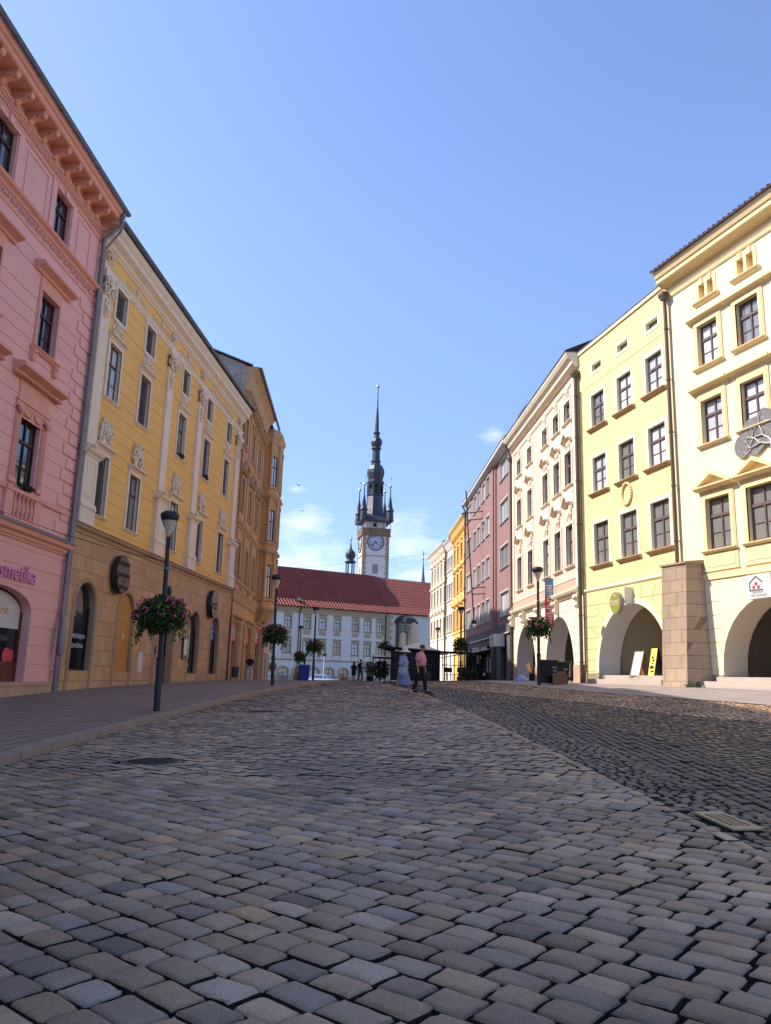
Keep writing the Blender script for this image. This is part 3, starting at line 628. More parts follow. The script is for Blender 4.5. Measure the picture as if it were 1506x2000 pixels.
# ================================================================== PINK HOUSE (left, nearest)
JAB = (-12.28, 29.9)
pink = empty('pink_house', (JAB[0], JAB[1], -1.1), rz_left(2.7), 'salmon pink four storey house with bracketed cornice and cosmetics shop, at the left edge', 'house')
ZB = -1.1
def W_(z): return z - ZB                       # world height -> height inside the current building
P_ = mat('pink plaster', lin((.89, .67, .63)), var=.08, scale=2.5, bump=.12, stain=.10, sc=lin((.62, .40, .40)))
PO = mat('salmon plaster trim', lin((.87, .62, .54)), var=.07, scale=3, bump=.1, stain=.12, sc=lin((.55, .36, .33)))
PG = mat('grey lead flashing', (.19, .18, .19), rough=.6, var=.3)
SANDB = mat('sandstone plinth', (.46, .31, .20), var=.2, scale=4, bump=.4, stain=.45)
x0 = -14.0
cols = [-3.2, -7.35, -11.5]
shopo = (-6.35, -1.92, W_(-.52), W_(2.62), .75)
ops = [shopo, (-12.5, -8.2, W_(-.52), W_(2.62), .75)]
ops += [(c - .62 + .05, c + .62 + .05, W_(15.6), W_(17.35)) for c in cols]
ops += [(c - .68 - .1, c + .68 - .1, W_(11.0), W_(13.15)) for c in cols]
ops += [(c - .7 - .35, c + .7 - .35, W_(6.02), W_(8.4)) for c in cols]
mb = MB()
wall_mb(mb, x0, .38, W_(-1.4), W_(19), ops, depth=.36, grooves=[W_(z) for z in (.1, .75, 1.4, 2.05, 2.7, 3.4, 4.0)] + [W_(5.9 + .52 * k) for k in range(17)], face=P_, reveal=P_)
mb.build('wall', None, pink)
body(pink, .38, W_(-1.4), W_(19), 12, P_, xl=-14)
mb = MB(); mb.xprof([(-.16, W_(-1.4)), (-.16, W_(-.62)), (-.19, W_(-.62)), (-.19, W_(-.54)), (.01, W_(-.5)), (.01, W_(-1.4))][::-1], x0, .36)
mb.build('plinth', SANDB, pink)
# string course with lead covering, upper band, main cornice
mb = MB(); mb.mat(PO); cornice_mb(mb, [(.05, W_(4.2)), (.08, W_(4.28)), (.12, W_(4.3)), (.14, W_(4.4)), (.26, W_(4.46)), (.30, W_(4.6)), (.34, W_(4.62))], x0, .3)
mb.mat(PG); mb.hexa([(x0, -.37, W_(4.622)), (.33, -.37, W_(4.622)), (.33, 0, W_(4.622)), (x0, 0, W_(4.622))], [(x0, -.37, W_(4.66)), (.33, -.37, W_(4.66)), (.33, 0, W_(4.86)), (x0, 0, W_(4.86))])
mb.build('string_course', None, pink)
mb = MB(); mb.mat(PO); cornice_mb(mb, [(.03, W_(14.72)), (.05, W_(14.8))], x0, .3); cornice_mb(mb, [(.05, W_(15.2)), (.09, W_(15.28)), (.22, W_(15.34)), (.26, W_(15.42))], x0, .34)
k = x0 + .1; i = 0
while k < .2:
    mb.tube([(k + .09 * math.cos(t) * (1 if i % 2 else -1), -.05 - .004 * t, W_(15.02) + .11 * math.sin(t)) for t in (0, 1, 2, 3, 4, 5)], .03, 5); mb.ball((k + .14, -.05, W_(15.0)), .05, 6, 4); k += .28; i += 1
mb.build('frieze', None, pink)
mb = MB(); mb.mat(PO)
cornice_mb(mb, [(.04, W_(17.52)), (.08, W_(17.6)), (.08, W_(17.66))], x0, .32); cornice_mb(mb, [(.05, W_(17.86)), (.12, W_(17.9)), (.12, W_(17.95))], x0, .34)
k = x0
while k < .3: mb.box(k, k + .065, -.1, 0, W_(17.68), W_(17.85)); mb.ball((k + .03, -.10, W_(18.02)), .05, 6, 4); k += .13
cornice_mb(mb, [(.12, W_(18.0)), (.15, W_(18.08))], x0, .34)
cornice_mb(mb, [(.72, W_(18.46)), (.78, W_(18.5)), (.78, W_(18.66)), (.86, W_(18.7)), (.9, W_(18.84)), (.92, W_(18.86))], x0, .42)
mb.build('cornice', None, pink)
def modil():
    m = MB(); m.prism([(-.12, .02), (.12, .02), (.12, .38), (-.12, .38)], -.2, 0)
    m.xprof([(0, 0), (-.18, .02), (-.3, .12), (-.52, .18), (-.68, .26), (-.7, .4), (0, .4)], -.11, .11); m.ball((0, -.62, .25), .10); m.ball((0, -.14, .06), .12); m.tube([(-.13, -.3, .16), (-.15, -.42, .24), (-.13, -.52, .2)], .03, 5); m.tube([(.13, -.3, .16), (.15, -.42, .24), (.13, -.52, .2)], .03, 5)
    m.box(-.15, .15, -.73, 0, .39, .44); return m.mesh('modillion', PO)
me = modil()
for k in range(15): link('modillion', me, pink, (.15 - .93 * k, 0, W_(18.05)))
roof(pink, x0, .4, W_(18.9), .85, 12, 4.5, M_roof)
gutter(pink, x0, .42, -1.0, W_(18.92), M_zinc, .1)
# quoins
mb = MB(); z = 5.0; i = 0
while z < 14.4:
    mb.box(-.62 if i % 2 else -1.0, .36, -.045, 0, W_(z), W_(z + .42)); z += .5; i += 1
mb.build('quoins', P_, pink)
# top floor pilaster strips and sunk panels
mb = MB()
for c in cols:
    c += .05
    for sx in (-1, 1): mb.box(c + sx * .84 - .17, c + sx * .84 + .17, -.05, 0, W_(15.45), W_(17.52))
    mb.box(c - .66, c + .66, -.07, 0, W_(17.36), W_(17.5)); mb.prism([(c - .12, W_(17.3)), (c + .12, W_(17.3)), (c + .15, W_(17.6)), (c - .15, W_(17.6))], -.13, 0)
    if c > -10:
        a, b = c + 1.3, c + 2.85
        if c > -4: a, b = c + 1.25, c + 2.4
        for (p, q, r_, s_) in ((a, b, 15.62, 15.68), (a, b, 17.28, 17.34), (a, a + .06, 15.68, 17.28), (b - .06, b, 15.68, 17.28)): mb.box(p, q, -.035, 0, W_(r_), W_(s_))
    mb.build('wall_panel', P_, pink); mb = MB()
stP = dict(frame=M_fr, pane=[G_dark, G_dark], trim=PO, border=.16, steps=3, proud=.07, sill=None, bars=(), rec=.15, transom=.66)
st3 = dict(stP); st3.update(border=.0)
st2 = dict(stP); st2.update(head=('cornice', .52, 1.35, .30, .42), sill=(.32, .16, .2), console=True, bars=(.30,))
st1 = dict(stP); st1.update(border=.0, bars=(.3,), head=('cornice', 1.25, 1.65, .34, .46, 'dent'))
for i, c in enumerate(cols):
    window(pink, c + .05, W_(15.6), 1.24, 1.75, st3, seed=i); window(pink, c - .1, W_(11.0), 1.36, 2.15, st2, seed=i)
    w_ = window(pink, c - .35, W_(6.02), 1.4, 2.38, st1, seed=i)
    mb = MB()
    for sx in (-1, 1):
        for q in range(5): mb.box(sx * .95 - .15 + q * .065, sx * .95 - .15 + q * .065 + .035, -.08, 0, .05, 2.3)
        mb.box(sx * .95 - .17, sx * .95 + .17, -.05, 0, 0, 2.35); mb.box(sx * .95 - .2, sx * .95 + .2, -.11, 0, -.02, .14)
        mb.ball((sx * 1.05, -.14, 2.5), .1, 8, 5); mb.ball((sx * .86, -.14, 2.5), .1, 8, 5); mb.box(sx * .95 - .22, sx * .95 + .22, -.14, 0, 2.56, 2.66); mb.ball((sx * .95, -.12, 2.44), .12, 8, 5)
    mb.box(-1.15, 1.15, -.07, 0, 2.66, 2.78); mb.box(-1.1, 1.1, -.03, 0, 2.3, 2.66); mb.tube([(-.75 + 1.5 * t / 10, -.07, 2.6 - .2 * abs(math.sin(PI * t / 5))) for t in range(11)], .04, 6); mb.box(-1.2, 1.2, -.12, 0, 2.78, 2.86)
    mb.box(-1.05, 1.05, -.04, 0, 2.9, 3.6)
    mb.build('surround', PO, w_)
# balustrades under the first floor windows
mb = MB()
for c in cols:
    c -= .35; mb.box(c - 1.25, c + 1.25, -.16, 0, W_(5.72), W_(5.84)); mb.box(c - 1.25, c - .75, -.12, 0, W_(4.8), W_(5.72)); mb.box(c + .75, c + 1.25, -.12, 0, W_(4.8), W_(5.72)); mb.box(c - 1.25, c + 1.25, -.14, 0, W_(4.8), W_(4.92))
    for k in range(5):
        mb.lathe([(.05, 0), (.09, .03), (.05, .1), (.1, .3), (.1, .36), (.04, .6), (.045, .7), (.08, .76), (.08, .8)], 8, (c - .56 + .28 * k, -.07, W_(4.92)))
mb.box(x0, .34, -.09, 0, W_(5.725), W_(5.83)); mb.build('balustrade', PO, pink)
# flower tufts on the balcony
def leaves_mb(n, rx, ry, rz_, size, seed, mats, c=(0, 0, 0), shell=.0, droop=0):
    rg = random.Random(seed); m = MB()
    for k in range(n):
        m.mat(rg.choices([q[0] for q in mats], [q[1] for q in mats])[0])
        a, b = rg.uniform(0, 2 * PI), rg.uniform(-1, 1); r = rg.random() ** .4 if not shell else rg.uniform(shell, 1.0)
        q = math.sqrt(1 - b * b); lump = 1 + .16 * math.sin(3 * a + seed) * q + .1 * math.sin(5 * a + 4 * b + seed)
        p = Vector((c[0] + rx * r * q * math.cos(a) * lump, c[1] + ry * r * q * math.sin(a) * lump, c[2] + rz_ * r * b - droop * rg.random() ** 2 * q))
        u = Vector((rg.gauss(0, 1), rg.gauss(0, 1), rg.gauss(0, .6))).normalized(); v = u.cross(Vector((rg.gauss(0, 1), rg.gauss(0, 1), rg.gauss(0, 1)))).normalized(); s = size * rg.uniform(.6, 1.35)
        m.add([p - u * s, p + v * s * .55 - u * s * .1, p + u * s, p - v * s * .55 - u * s * .1, p + u.cross(v) * s * .25], [(0, 1, 4), (1, 2, 4), (2, 3, 4), (3, 0, 4)])
    return m
M_leaf = mat('leaf green', (.045, .085, .018), rough=.5, var=.35, bump=0); M_leaf2 = mat('leaf dark', (.022, .045, .012), rough=.5, var=.35, bump=0); M_leafl = mat('leaf light', (.10, .17, .03), rough=.5, var=.3, bump=0)
M_pinkf = mat('pink petals', (.55, .09, .16), rough=.6, var=.2, bump=0); M_redf = mat('crimson petals', (.28, .012, .05), rough=.6, var=.2, bump=0); M_purp = mat('purple foliage', (.06, .018, .028), rough=.6, var=.2, bump=0)
tag(leaves_mb(240, .62, .10, .14, .05, 3, [(M_leaf2, 3), (M_purp, 1)]).build('window_plants', None, pink, (-3.55, -.1, W_(6.02))))
# shop front: deep segment-arched window with wooden panelling
M_wood = mat('brown wood', (.13, .045, .022), rough=.5, var=.25, scale=3, bump=.2)
mb = MB(); mb.mat(M_wood); a, b = shopo[0], shopo[1]; zb_, zt_ = W_(-.52), W_(2.62)
mb.box(a, b, .34, .4, zb_, W_(.12)); mb.box(a, b, .31, .42, W_(.1), W_(.17)); mb.box(a, a + .1, .3, .42, zb_, W_(1.87)); mb.box(b - .1, b, .3, .42, zb_, W_(1.87))
for k in range(5):
    u = a + .15 + k * .86; mb.box(u, u + .74, .325, .342, W_(-.42), W_(-.40)); mb.box(u, u + .74, .325, .342, W_(.02), W_(.04)); mb.box(u, u + .03, .325, .342, W_(-.40), W_(.02)); mb.box(u + .71, u + .74, .325, .342, W_(-.40), W_(.02))
mb.box(a, b, .33, .4, zb_, W_(-.47)); mb.build('window_panelling', None, pink)
def archplate(o, y0, y1, z0=None, inset=0):
    xa, xb, za, zb, rise = o; K = 18; c = (xa + xb) / 2; h = (xb - xa) / 2 - inset; sp = zb - rise
    return [(xa + inset, z0 if z0 is not None else za), (xb - inset, z0 if z0 is not None else za)] + [(c + h * math.cos(PI * k / K), sp + (rise - inset) * math.sin(PI * k / K)) for k in range(K + 1)]
for o in ops[:2]:
    mb = MB(); mb.prism(archplate(o, 0, 0), .37, .39); mb.build('shop_window', G_shop, pink)
M_film = mat('white window film', (.55, .52, .49), rough=.4, var=.05, bump=0)
mb = MB(); mb.prism([(p, q) for p, q in archplate(shopo, 0, 0, W_(1.28), .08)], .355, .365); f_ = mb.build('window_film', M_film, pink)
M_org = mat('orange lettering', (.62, .26, .06), rough=.5, bump=0)
mb = MB(); mb.text('drogerie', .5, -2.82, W_(1.72), .35, .01, 'RIGHT'); mb.build('lettering', M_org, f_)
M_lip = mat('red pink decal', (.62, .06, .09), rough=.4, var=.2, bump=0)
mb = MB(); mb.prism([(-2.62 + .26 * math.cos(t * PI / 8), W_(.36) + .27 * math.sin(t * PI / 8)) for t in range(16)], .355, .366); mb.prism([(-2.3 + .16 * math.cos(t * PI / 8), W_(.34) + .24 * math.sin(t * PI / 8)) for t in range(16)], .350, .356)
mb.build('lip_decal', M_lip, pink)
M_pl = mat('magenta lettering', (.68, .22, .42), rough=.4, bump=0)
mb = MB(); mb.text('kosmetika', .82, -1.98, W_(2.86), -.06, .06, 'RIGHT'); o = mb.build('shop_lettering', M_pl, None)
# lettering hangs on the wall: a thing of its own
o.matrix_world = pink.matrix_basis.copy(); tag(o, 'magenta kosmetika lettering over the arched window of the pink house', 'shop sign')

# ================================================================== YELLOW BAROQUE HOUSE
ybar = empty('yellow_stucco_house', (JAB[0], JAB[1], -1.1), rz_left(4.2), 'ochre yellow house with white stucco ornaments above a sandstone ground floor, left side', 'house')
Y_ = mat('ochre yellow plaster', lin((.90, .71, .40)), var=.10, scale=2.5, bump=.12, stain=.13, sc=lin((.66, .47, .2)))
YW = mat('cream stucco', lin((.88, .81, .72)), var=.08, scale=4, bump=.25, stain=.28, sc=lin((.52, .46, .4)))
SAND = mat('sandstone blocks', (.54, .335, .165), var=.16, scale=3, bump=.6, kind='brick', bw=.78, bh=.62, mort=.012, mc=.42, c2=(.43, .26, .14), warp=.012, bias=-.1, stain=.22, sc=(.16, .10, .06))
SANDM = mat('sandstone moulding', (.38, .25, .15), var=.2, scale=3, bump=.5, stain=.3)
WID = 24.6
A1 = (1.42, 3.25, W_(-.08), W_(3.43), .91); A2 = (5.72, 7.48, W_(-.1), W_(3.43), .88); A3 = (10.55, 13.3, W_(-1.2), W_(3.75), 1.3); A4 = (16.0, 17.85, W_(-.1), W_(3.43), .92); A5 = (20.3, 22.1, W_(-.1), W_(3.43), .9)
g_ops = [A1, A2, A3, A4, A5]
mb = MB(); wall_mb(mb, .34, WID, W_(-1.4), W_(5.5), g_ops, depth=.34, face=SAND, reveal=SANDM); mb.build('ground_floor_wall', None, ybar)
cw = [2.68, 6.3, 11.9, 16.55, 21.1]
u_ops = [(c - .62 + .08, c + .62 + .08, W_(15.13), W_(16.5)) for c in cw]
u_ops = [(c - .56 + .12, c + .56 + .12, W_(15.13), W_(16.5)) for c in cw] + [(c - .62, c + .62, W_(11.45), W_(13.88)) for c in cw] + [(c - .62 - .2, c + .62 - .2, W_(6.32), W_(8.9)) for c in cw]
mb = MB(); wall_mb(mb, .34, WID, W_(5.5), W_(17.75), u_ops, depth=.36, grooves=[W_(5.95 + .565 * k) for k in range(19)], face=Y_, reveal=YW); mb.build('wall', None, ybar)
body(ybar, WID, W_(-1.4), W_(18.6), 12, Y_, xl=.34)
mb = MB(); mb.mat(SANDM); cornice_mb(mb, [(.02, W_(5.3)), (.05, W_(5.34)), (.05, W_(5.45)), (.16, W_(5.52)), (.2, W_(5.64))], .34, WID); mb.mat(PG); mb.box(.34, WID, -.23, 0, W_(5.641), W_(5.665)); mb.build('string_course', None, ybar)
mb = MB(); mb.mat(YW)
cornice_mb(mb, [(.05, W_(16.62)), (.05, W_(16.72)), (.09, W_(16.74)), (.09, W_(16.84)), (.17, W_(16.92))], .34, WID)
cornice_mb(mb, [(.05, W_(17.6)), (.12, W_(17.68)), (.2, W_(17.74)), (.2, W_(17.85)), (.42, W_(17.98)), (.46, W_(18.0)), (.46, W_(18.2)), (.56, W_(18.3)), (.68, W_(18.5)), (.70, W_(18.56))], .34, WID + .05)
mb.build('cornice', None, ybar); gutter(ybar, .4, WID + .1, -.80, W_(18.62), M_zinc, .09)
roof(ybar, .34, WID, W_(18.6), .7, 12, 2.6, M_roof)
pil = [1.12, 9.42, 14.75, 23.5]
def pilaster_mb():
    m = MB(); m.box(-.40, .40, -.12, 0, 8.9 + .1, 15.6 + .1)           # shaft (heights from string course - adjusted below)
    return m
for i, c in enumerate(pil):
    m = MB(); hw = .42
    m.box(c - hw, c + hw, -.12, 0, W_(8.95), W_(15.6)); m.box(c - hw - .02, c + hw + .02, -.2, 0, W_(16.25), W_(16.62))
    # pedestal with sunk panel, bowed cap and base
    m.box(c - .62, c + .62, -.22, 0, W_(6.55), W_(8.42)); m.box(c - .68, c + .68, -.26, 0, W_(5.67), W_(6.3)); m.xprof([(0, W_(6.3)), (-.30, W_(6.3)), (-.30, W_(6.38)), (-.24, W_(6.55)), (0, W_(6.55))][::-1], c - .7, c + .7)
    m.xprof([(0, W_(8.42)), (-.25, W_(8.42)), (-.28, W_(8.5)), (-.40, W_(8.58)), (-.44, W_(8.68)), (0, W_(8.78))][::-1], c - .66, c + .66)
    for sx in (-1, 1): m.xprof([(0, W_(8.46)), (-.24, W_(8.5)), (-.38, W_(8.66)), (-.4, W_(8.74)), (0, W_(8.82))][::-1], c + (sx * .66 if sx > 0 else -.86), c + (.86 if sx > 0 else -.66))
    for (p, q, r_, s_) in ((c - .4, c + .4, 6.75, 6.78), (c - .4, c + .4, 8.2, 8.23), (c - .4, c - .37, 6.78, 8.2), (c + .37, c + .4, 6.78, 8.2)): m.box(p, q, -.235, -.2, W_(r_), W_(s_))
    m.ball((c, -.3, W_(8.9)), .12, 8, 5)
    m.build('pilaster', YW, ybar)
    # lush composite capital with hanging garland
    m = MB(); s0 = 0
    relief_mb(1.05, .95, 20 + i, m, .26, 4); m.xf(Matrix.Translation((c, -.1, W_(15.45))), s0); s0 = len(m.v)
    relief_mb(.42, .95, 40 + i, m, .14, 4); m.xf(Matrix.Translation((c - .05, -.11, W_(14.45))), s0)
    for sx in (-1, 1): m.ball((c + sx * .42, -.26, W_(16.1)), .13, 8, 5)
    s0 = len(m.v); relief_mb(.5, .75, 60 + i, m, .2, 3); m.xf(Matrix.Translation((c, -.03, W_(16.9))), s0)
    m.build('capital', YW, ybar)
# frieze stucco
m = MB()
for k, c in enumerate([4.4, 7.8, 12.1, 17.6, 20.6]):
    s0 = len(m.v); relief_mb(.5, .55, 80 + k, m, .1, 2); m.xf(Matrix.Translation((c, 0, W_(16.98))), s0)
    for sx in (-1, 1):
        for q in range(3):
            xx = c + sx * (.45 + q * .32); m.tube([(xx + sx * .1 * t / 3, -.04, W_(17.2) + .13 * math.sin(t * 1.1 + q)) for t in range(6)], .022, 5)
m.build('frieze_stucco', YW, ybar)
stA = dict(frame=M_fr, pane=[G_dark, G_cur2, G_cur, G_dark], trim=YW, border=.17, steps=2, proud=.06, sill=(.24, .13, .13), rec=.13, transom=.65, sashmat=M_sash)
s1 = dict(stA); s1.update(head=('baroque', .20, .92, 1, .26)); s2 = dict(s1); s2.update(pane=[G_dark, G_cur, G_dark, G_cur2, G_dark], head=('baroque', .20, .86, 1, .24), bars=(.3,)); s3 = dict(stA); s3.update(transom=.5, border=.16, sill=None, full=True)
rl1 = [relief_mb(1.35, 1.15, 1, dep=.2, scrolls=6).mesh('ornament', YW), relief_mb(1.15, 1.15, 2, dep=.2, scrolls=6).mesh('ornament', YW)]
rl2 = relief_mb(1.15, .72, 5, dep=.15).mesh('ornament', YW); rl3 = relief_mb(.95, .35, 7, dep=.1, scrolls=3).mesh('ornament', YW)
for i, c in enumerate(cw):
    w_ = window(ybar, c - .2, W_(6.32), 1.24, 2.58, s1, seed=i); link('ornament', rl1[i % 2], w_, (0, 0, 2.97))
    w_ = window(ybar, c, W_(11.45), 1.24, 2.43, s2, seed=i + 1); link('ornament', rl2, w_, (0, 0, 2.81))
    w_ = window(ybar, c + .12, W_(15.13), 1.12, 1.37, s3, seed=0); link('ornament', rl3, w_, (0, 0, 1.5))
for c, sd_ in ((11.9, 5), (16.55, 6)): leaves_mb(260, .5, .1, .16, .05, sd_, [(M_leaf, 3), (M_leaf2, 2), (M_pinkf, .4)]).build('window_plants', None, ybar, (c, -.12, W_(11.55)))
# arched openings of the ground floor
def arch_mould(root, o, y, m, wid=.16, z0=None, name='arch_moulding', r=.07):
    xa, xb, za, zb, rise = o; z0 = za if z0 is None else z0; c = (xa + xb) / 2; h = (xb - xa) / 2 + wid * .5; sp = zb - rise
    for dd, rr_ in ((0, r), (wid * .55, r * .7)):
        pts = [(xb + wid * .5 + dd, y, z0), (xb + wid * .5 + dd, y, sp)] + [(c + (h + dd) * math.cos(PI * k / 20), y, sp + (rise + wid * .5 + dd) * math.sin(PI * k / 20)) for k in range(1, 20)] + [(xa - wid * .5 - dd, y, sp), (xa - wid * .5 - dd, y, z0)]
        if dd == 0: mb = MB()
        mb.tube(pts, rr_, 8)
    return mb.build(name, m, root)
for o in g_ops: arch_mould(ybar, o, -.0, SANDM, z0=W_(-1.2))
def archfill(root, o, y, th, m, name, inset=0, z0=None):
    mb = MB(); mb.prism(archplate(o, 0, 0, z0, inset), y, y + th); return mb.build(name, m, root)
M_dk = mat('dark door paint', (.012, .012, .013), rough=.5, bump=.1)
sw = archfill(ybar, A1, .24, .03, G_shop, 'shop_window'); mb = MB(); mb.box(A1[0], A1[1], .17, .25, A1[2], A1[2] + .09); mb.box(A1[1] - .12, A1[1], .19, .25, A1[2], W_(2.5)); mb.build('window_frame', M_black, ybar)
M_chalk = mat('white paint lettering', (.55, .55, .56), rough=.7, bump=0)
mb = MB(); mb.text('PRODEJNA', .24, 2.55, W_(1.2), .232, .008); mb.text('ZRUŠENA', .24, 2.5, W_(.82), .232, .008); mb.build('lettering', M_chalk, sw)
M_osb = mat('chipboard', (.50, .235, .05), rough=.7, var=.15, kind='osb', bump=.4, bscale=.01)
ob_ = archfill(ybar, A2, .10, .03, M_osb, 'boarding'); mb = MB(); mb.box(6.66, 6.8, .085, .095, W_(1.35), W_(1.62)); mb.build('paper_notice', M_film, ob_)
mb = MB(); mb.box(6.42, 8.25, -.03, .0, W_(-1.1), W_(-.1)); mb.build('stone_patch', SANDM, ybar) if False else None
# passage door: dark leaf on the left half, stone lined niche on the right
mb = MB(); mb.prism(archplate(A3, 0, 0), 1.3, 1.34); mb.build('door', M_dk, ybar)
mb = MB(); mb.mat(SANDM); mb.box(A3[0] + 1.15, A3[1], .44, 1.28, W_(-1.2), W_(2.6)); mb.mat(M_dk); mb.box(A3[0] + 1.22, A3[0] + 1.5, .40, .44, W_(.85), W_(1.3)); mb.build('door_niche', None, ybar)
archfill(ybar, A4, .24, .03, G_shop, 'shop_window'); archfill(ybar, A5, .24, .03, G_shop, 'shop_window')
mb = MB(); mb.box(A4[0], A4[1], .17, .25, A4[2], A4[2] + .08); mb.box(A4[1] - .1, A4[1], .19, .25, A4[2], W_(2.5)); mb.build('window_frame', M_black, ybar); mb = MB(); mb.box(A5[0], A5[1], .17, .25, A5[2], A5[2] + .08); mb.box(A5[1] - .1, A5[1], .19, .25, A5[2], W_(2.5)); mb.build('window_frame', M_black, ybar)
M_blue = mat('blue poster', (.012, .05, .30), rough=.4, var=.1, bump=0)
bp_ = archfill(ybar, (A5[0] + .1, A5[1] - .1, W_(2.0), W_(3.33), .8), .21, .02, M_blue, 'blue_poster'); mb = MB(); mb.text('SKLO', .3, 21.2, W_(2.85), .2, .008); mb.text('PORCELÁN', .24, 21.2, W_(2.5), .2, .008); mb.text('DÁRKY', .22, 21.2, W_(2.18), .2, .008); mb.build('lettering', M_film, bp_)
mb = MB(); mb.box(8.55, 9.1, -.03, 0, W_(-.1), W_(.85)); mb.build('meter_box', M_film, ybar)
# downpipe bundle at the joint to the pink house
downpipe(ybar, [(.15, -.92, W_(18.8)), (.15, -.85, W_(18.2)), (.15, -.18, W_(17.6)), (.16, -.16, W_(1.9)), (.05, -.2, W_(1.2)), (.05, -.22, W_(-1.15))], M_zinc, .085)
downpipe(ybar, [(.44, -.8, W_(18.55)), (.42, -.72, W_(18.1)), (.42, -.14, W_(17.3)), (.40, -.14, W_(-1.15))], M_zinc, .05)
mb = MB(); mb.tube([(-.02, -.35, W_(.5)), (0, -.3, W_(1.3)), (.12, -.22, W_(1.9))], [.13, .15, .1], 10); mb.tube([(.62, -.03, W_(-1.1)), (.62, -.03, W_(5.2))], .02, 6); mb.build('pipe_joint', M_zinc, ybar)

def oval_sign(root, x, z, w, h, m, lines, label, col2, seed=0):
    """bulging enamel sign, pinched at the waist, standing off the wall on two arms"""
    K = 40; P = []
    for k in range(K):
        a = 2 * PI * k / K; r = 1 - .10 * math.exp(-((a - 5.45) / .35) ** 2) - .10 * math.exp(-((a - 3.75) / .4) ** 2) * .6
        P.append((w / 2 * math.cos(a) * r, h / 2 * math.sin(a) * r * (1.0)))
    mb = MB(); mb.prism(P, -.36, -.12)
    mb.tube([(-w * .3, 0, h * .1), (-w * .3, -.13, h * .1)], .02, 6); mb.tube([(w * .3, 0, h * .1), (w * .3, -.13, h * .1)], .02, 6)
    t = empty('hanging_sign', root.matrix_basis @ Vector((x, 0, z)), root.rotation_euler.z, label, 'shop sign')
    mb.build('sign_plate', m, t)
    mb = MB(); mb.prism([(p * .95 + .02, q * .5 - h * .22) for p, q in P if True], -.40, -.362); mb.build('lower_shield', m, t)
    mb = MB()
    for tx, sz, zz in lines: mb.text(tx, sz, 0.02, zz, -.41, .02)
    mb.build('lettering', col2, t); return t
M_brz = mat('dark bronze sign', (.045, .03, .026), rough=.45, var=.2, metal=.3, bump=.2, coat=.1); M_verd = mat('dark green sign', (.03, .042, .04), rough=.4, var=.3, metal=.3, bump=.2)
bpy.context.view_layer.update()
oval_sign(ybar, 5.05, W_(4.12), 1.45, 1.72, M_brz, [('KVĚTINY', .27, .40), ('ZELENINA', .27, -.12), ('&', .2, -.36), ('Hellenka', .27, -.64)], 'large dark oval sign lettered for flowers and vegetables, between the first two arches', M_black)
oval_sign(ybar, 19.6, W_(4.15), 1.45, 1.75, M_verd, [('Svatební', .26, -.05), ('Salon', .26, -.32)], 'dark green oval sign on the sandstone wall near the corner house', M_black)
# round plaque above the passage, flag holder, menu case
o = MB().mat(M_black).lathe([(.02, 0), (.26, 0), (.28, .05), (.2, .12), (.02, .14)], 18); o.xf(Matrix.Rotation(PI / 2, 4, 'X')); o = o.build('round_wall_lamp', None, None); o.matrix_world = ybar.matrix_basis @ Matrix.Translation((12.0, -.02, W_(4.15))); tag(o, 'round dark bulkhead disc above the passage door, half behind the lamp post', 'wall disc')
mb = MB(); mb.mat(M_film); mb.tube([(0, -.15, 0), (.15, -1.4, 1.45)], .018, 6); mb.tube([(.07, -1.5, 1.5), (.23, -1.3, 1.42)], .03, 6); mb.mat(M_zinc); mb.box(-.12, .12, -.16, 0, -.16, .12)
o = mb.build('flagpole_bracket', None); o.matrix_world = ybar.matrix_basis @ Matrix.Translation((14.2, 0, W_(3.85))); tag(o, 'empty white flagpole slanting up from a bracket on the sandstone wall', 'flagpole')
mb = MB(); mb.mat(M_brz); mb.box(-.36, .36, -.1, 0, 0, 1.25); mb.mat(M_film); mb.box(-.26, .26, -.106, -.09, .2, 1.1)
o = mb.build('menu_case', None); o.matrix_world = ybar.matrix_basis @ Matrix.Translation((15.3, 0, W_(.7))); tag(o, 'dark display case with a white sheet beside the fourth sandstone arch', 'display case')

# ================================================================== house outside the frame on the left (casts the street's shade)
M_cream2 = mat('pale plaster', lin((.80, .74, .64)), var=.08, scale=2, bump=.1)
az_ = R(2.7); ex = (JAB[0] - 14 * math.sin(az_), JAB[1] - 14 * math.cos(az_)); ex2 = (ex[0] - 26 * math.sin(az_), ex[1] - 26 * math.cos(az_))
ZB = -1.3
h_ = empty('plain_house', (ex2[0], ex2[1], ZB), rz_left(2.7), 'pale plastered house beyond the pink one, outside the left edge', 'house')
oo = [(2 + 3.4 * k, 3.3 + 3.4 * k, W_(z), W_(z + 2)) for k in range(7) for z in (2.0, 6.5, 10.5, 14.5)]
mb = MB(); wall_mb(mb, 0, 26, W_(-1.4), W_(18.6), oo, depth=.2, face=M_cream2, reveal=M_cream2); mb.build('wall', None, h_); body(h_, 26, W_(-1.4), W_(18.6), 12, M_cream2)
stX = dict(frame=M_frw, pane=[G_dark, G_cur2], trim=M_cream2, border=.12, rec=.12, sill=(.1, .1, .1))
for k in range(7):
    for z in (2.0, 6.5, 10.5, 14.5): window(h_, 2.65 + 3.4 * k, W_(z), 1.3, 2.0, stX, seed=k)
roof(h_, 0, 26, W_(18.7), .6, 12, 4, M_roof)

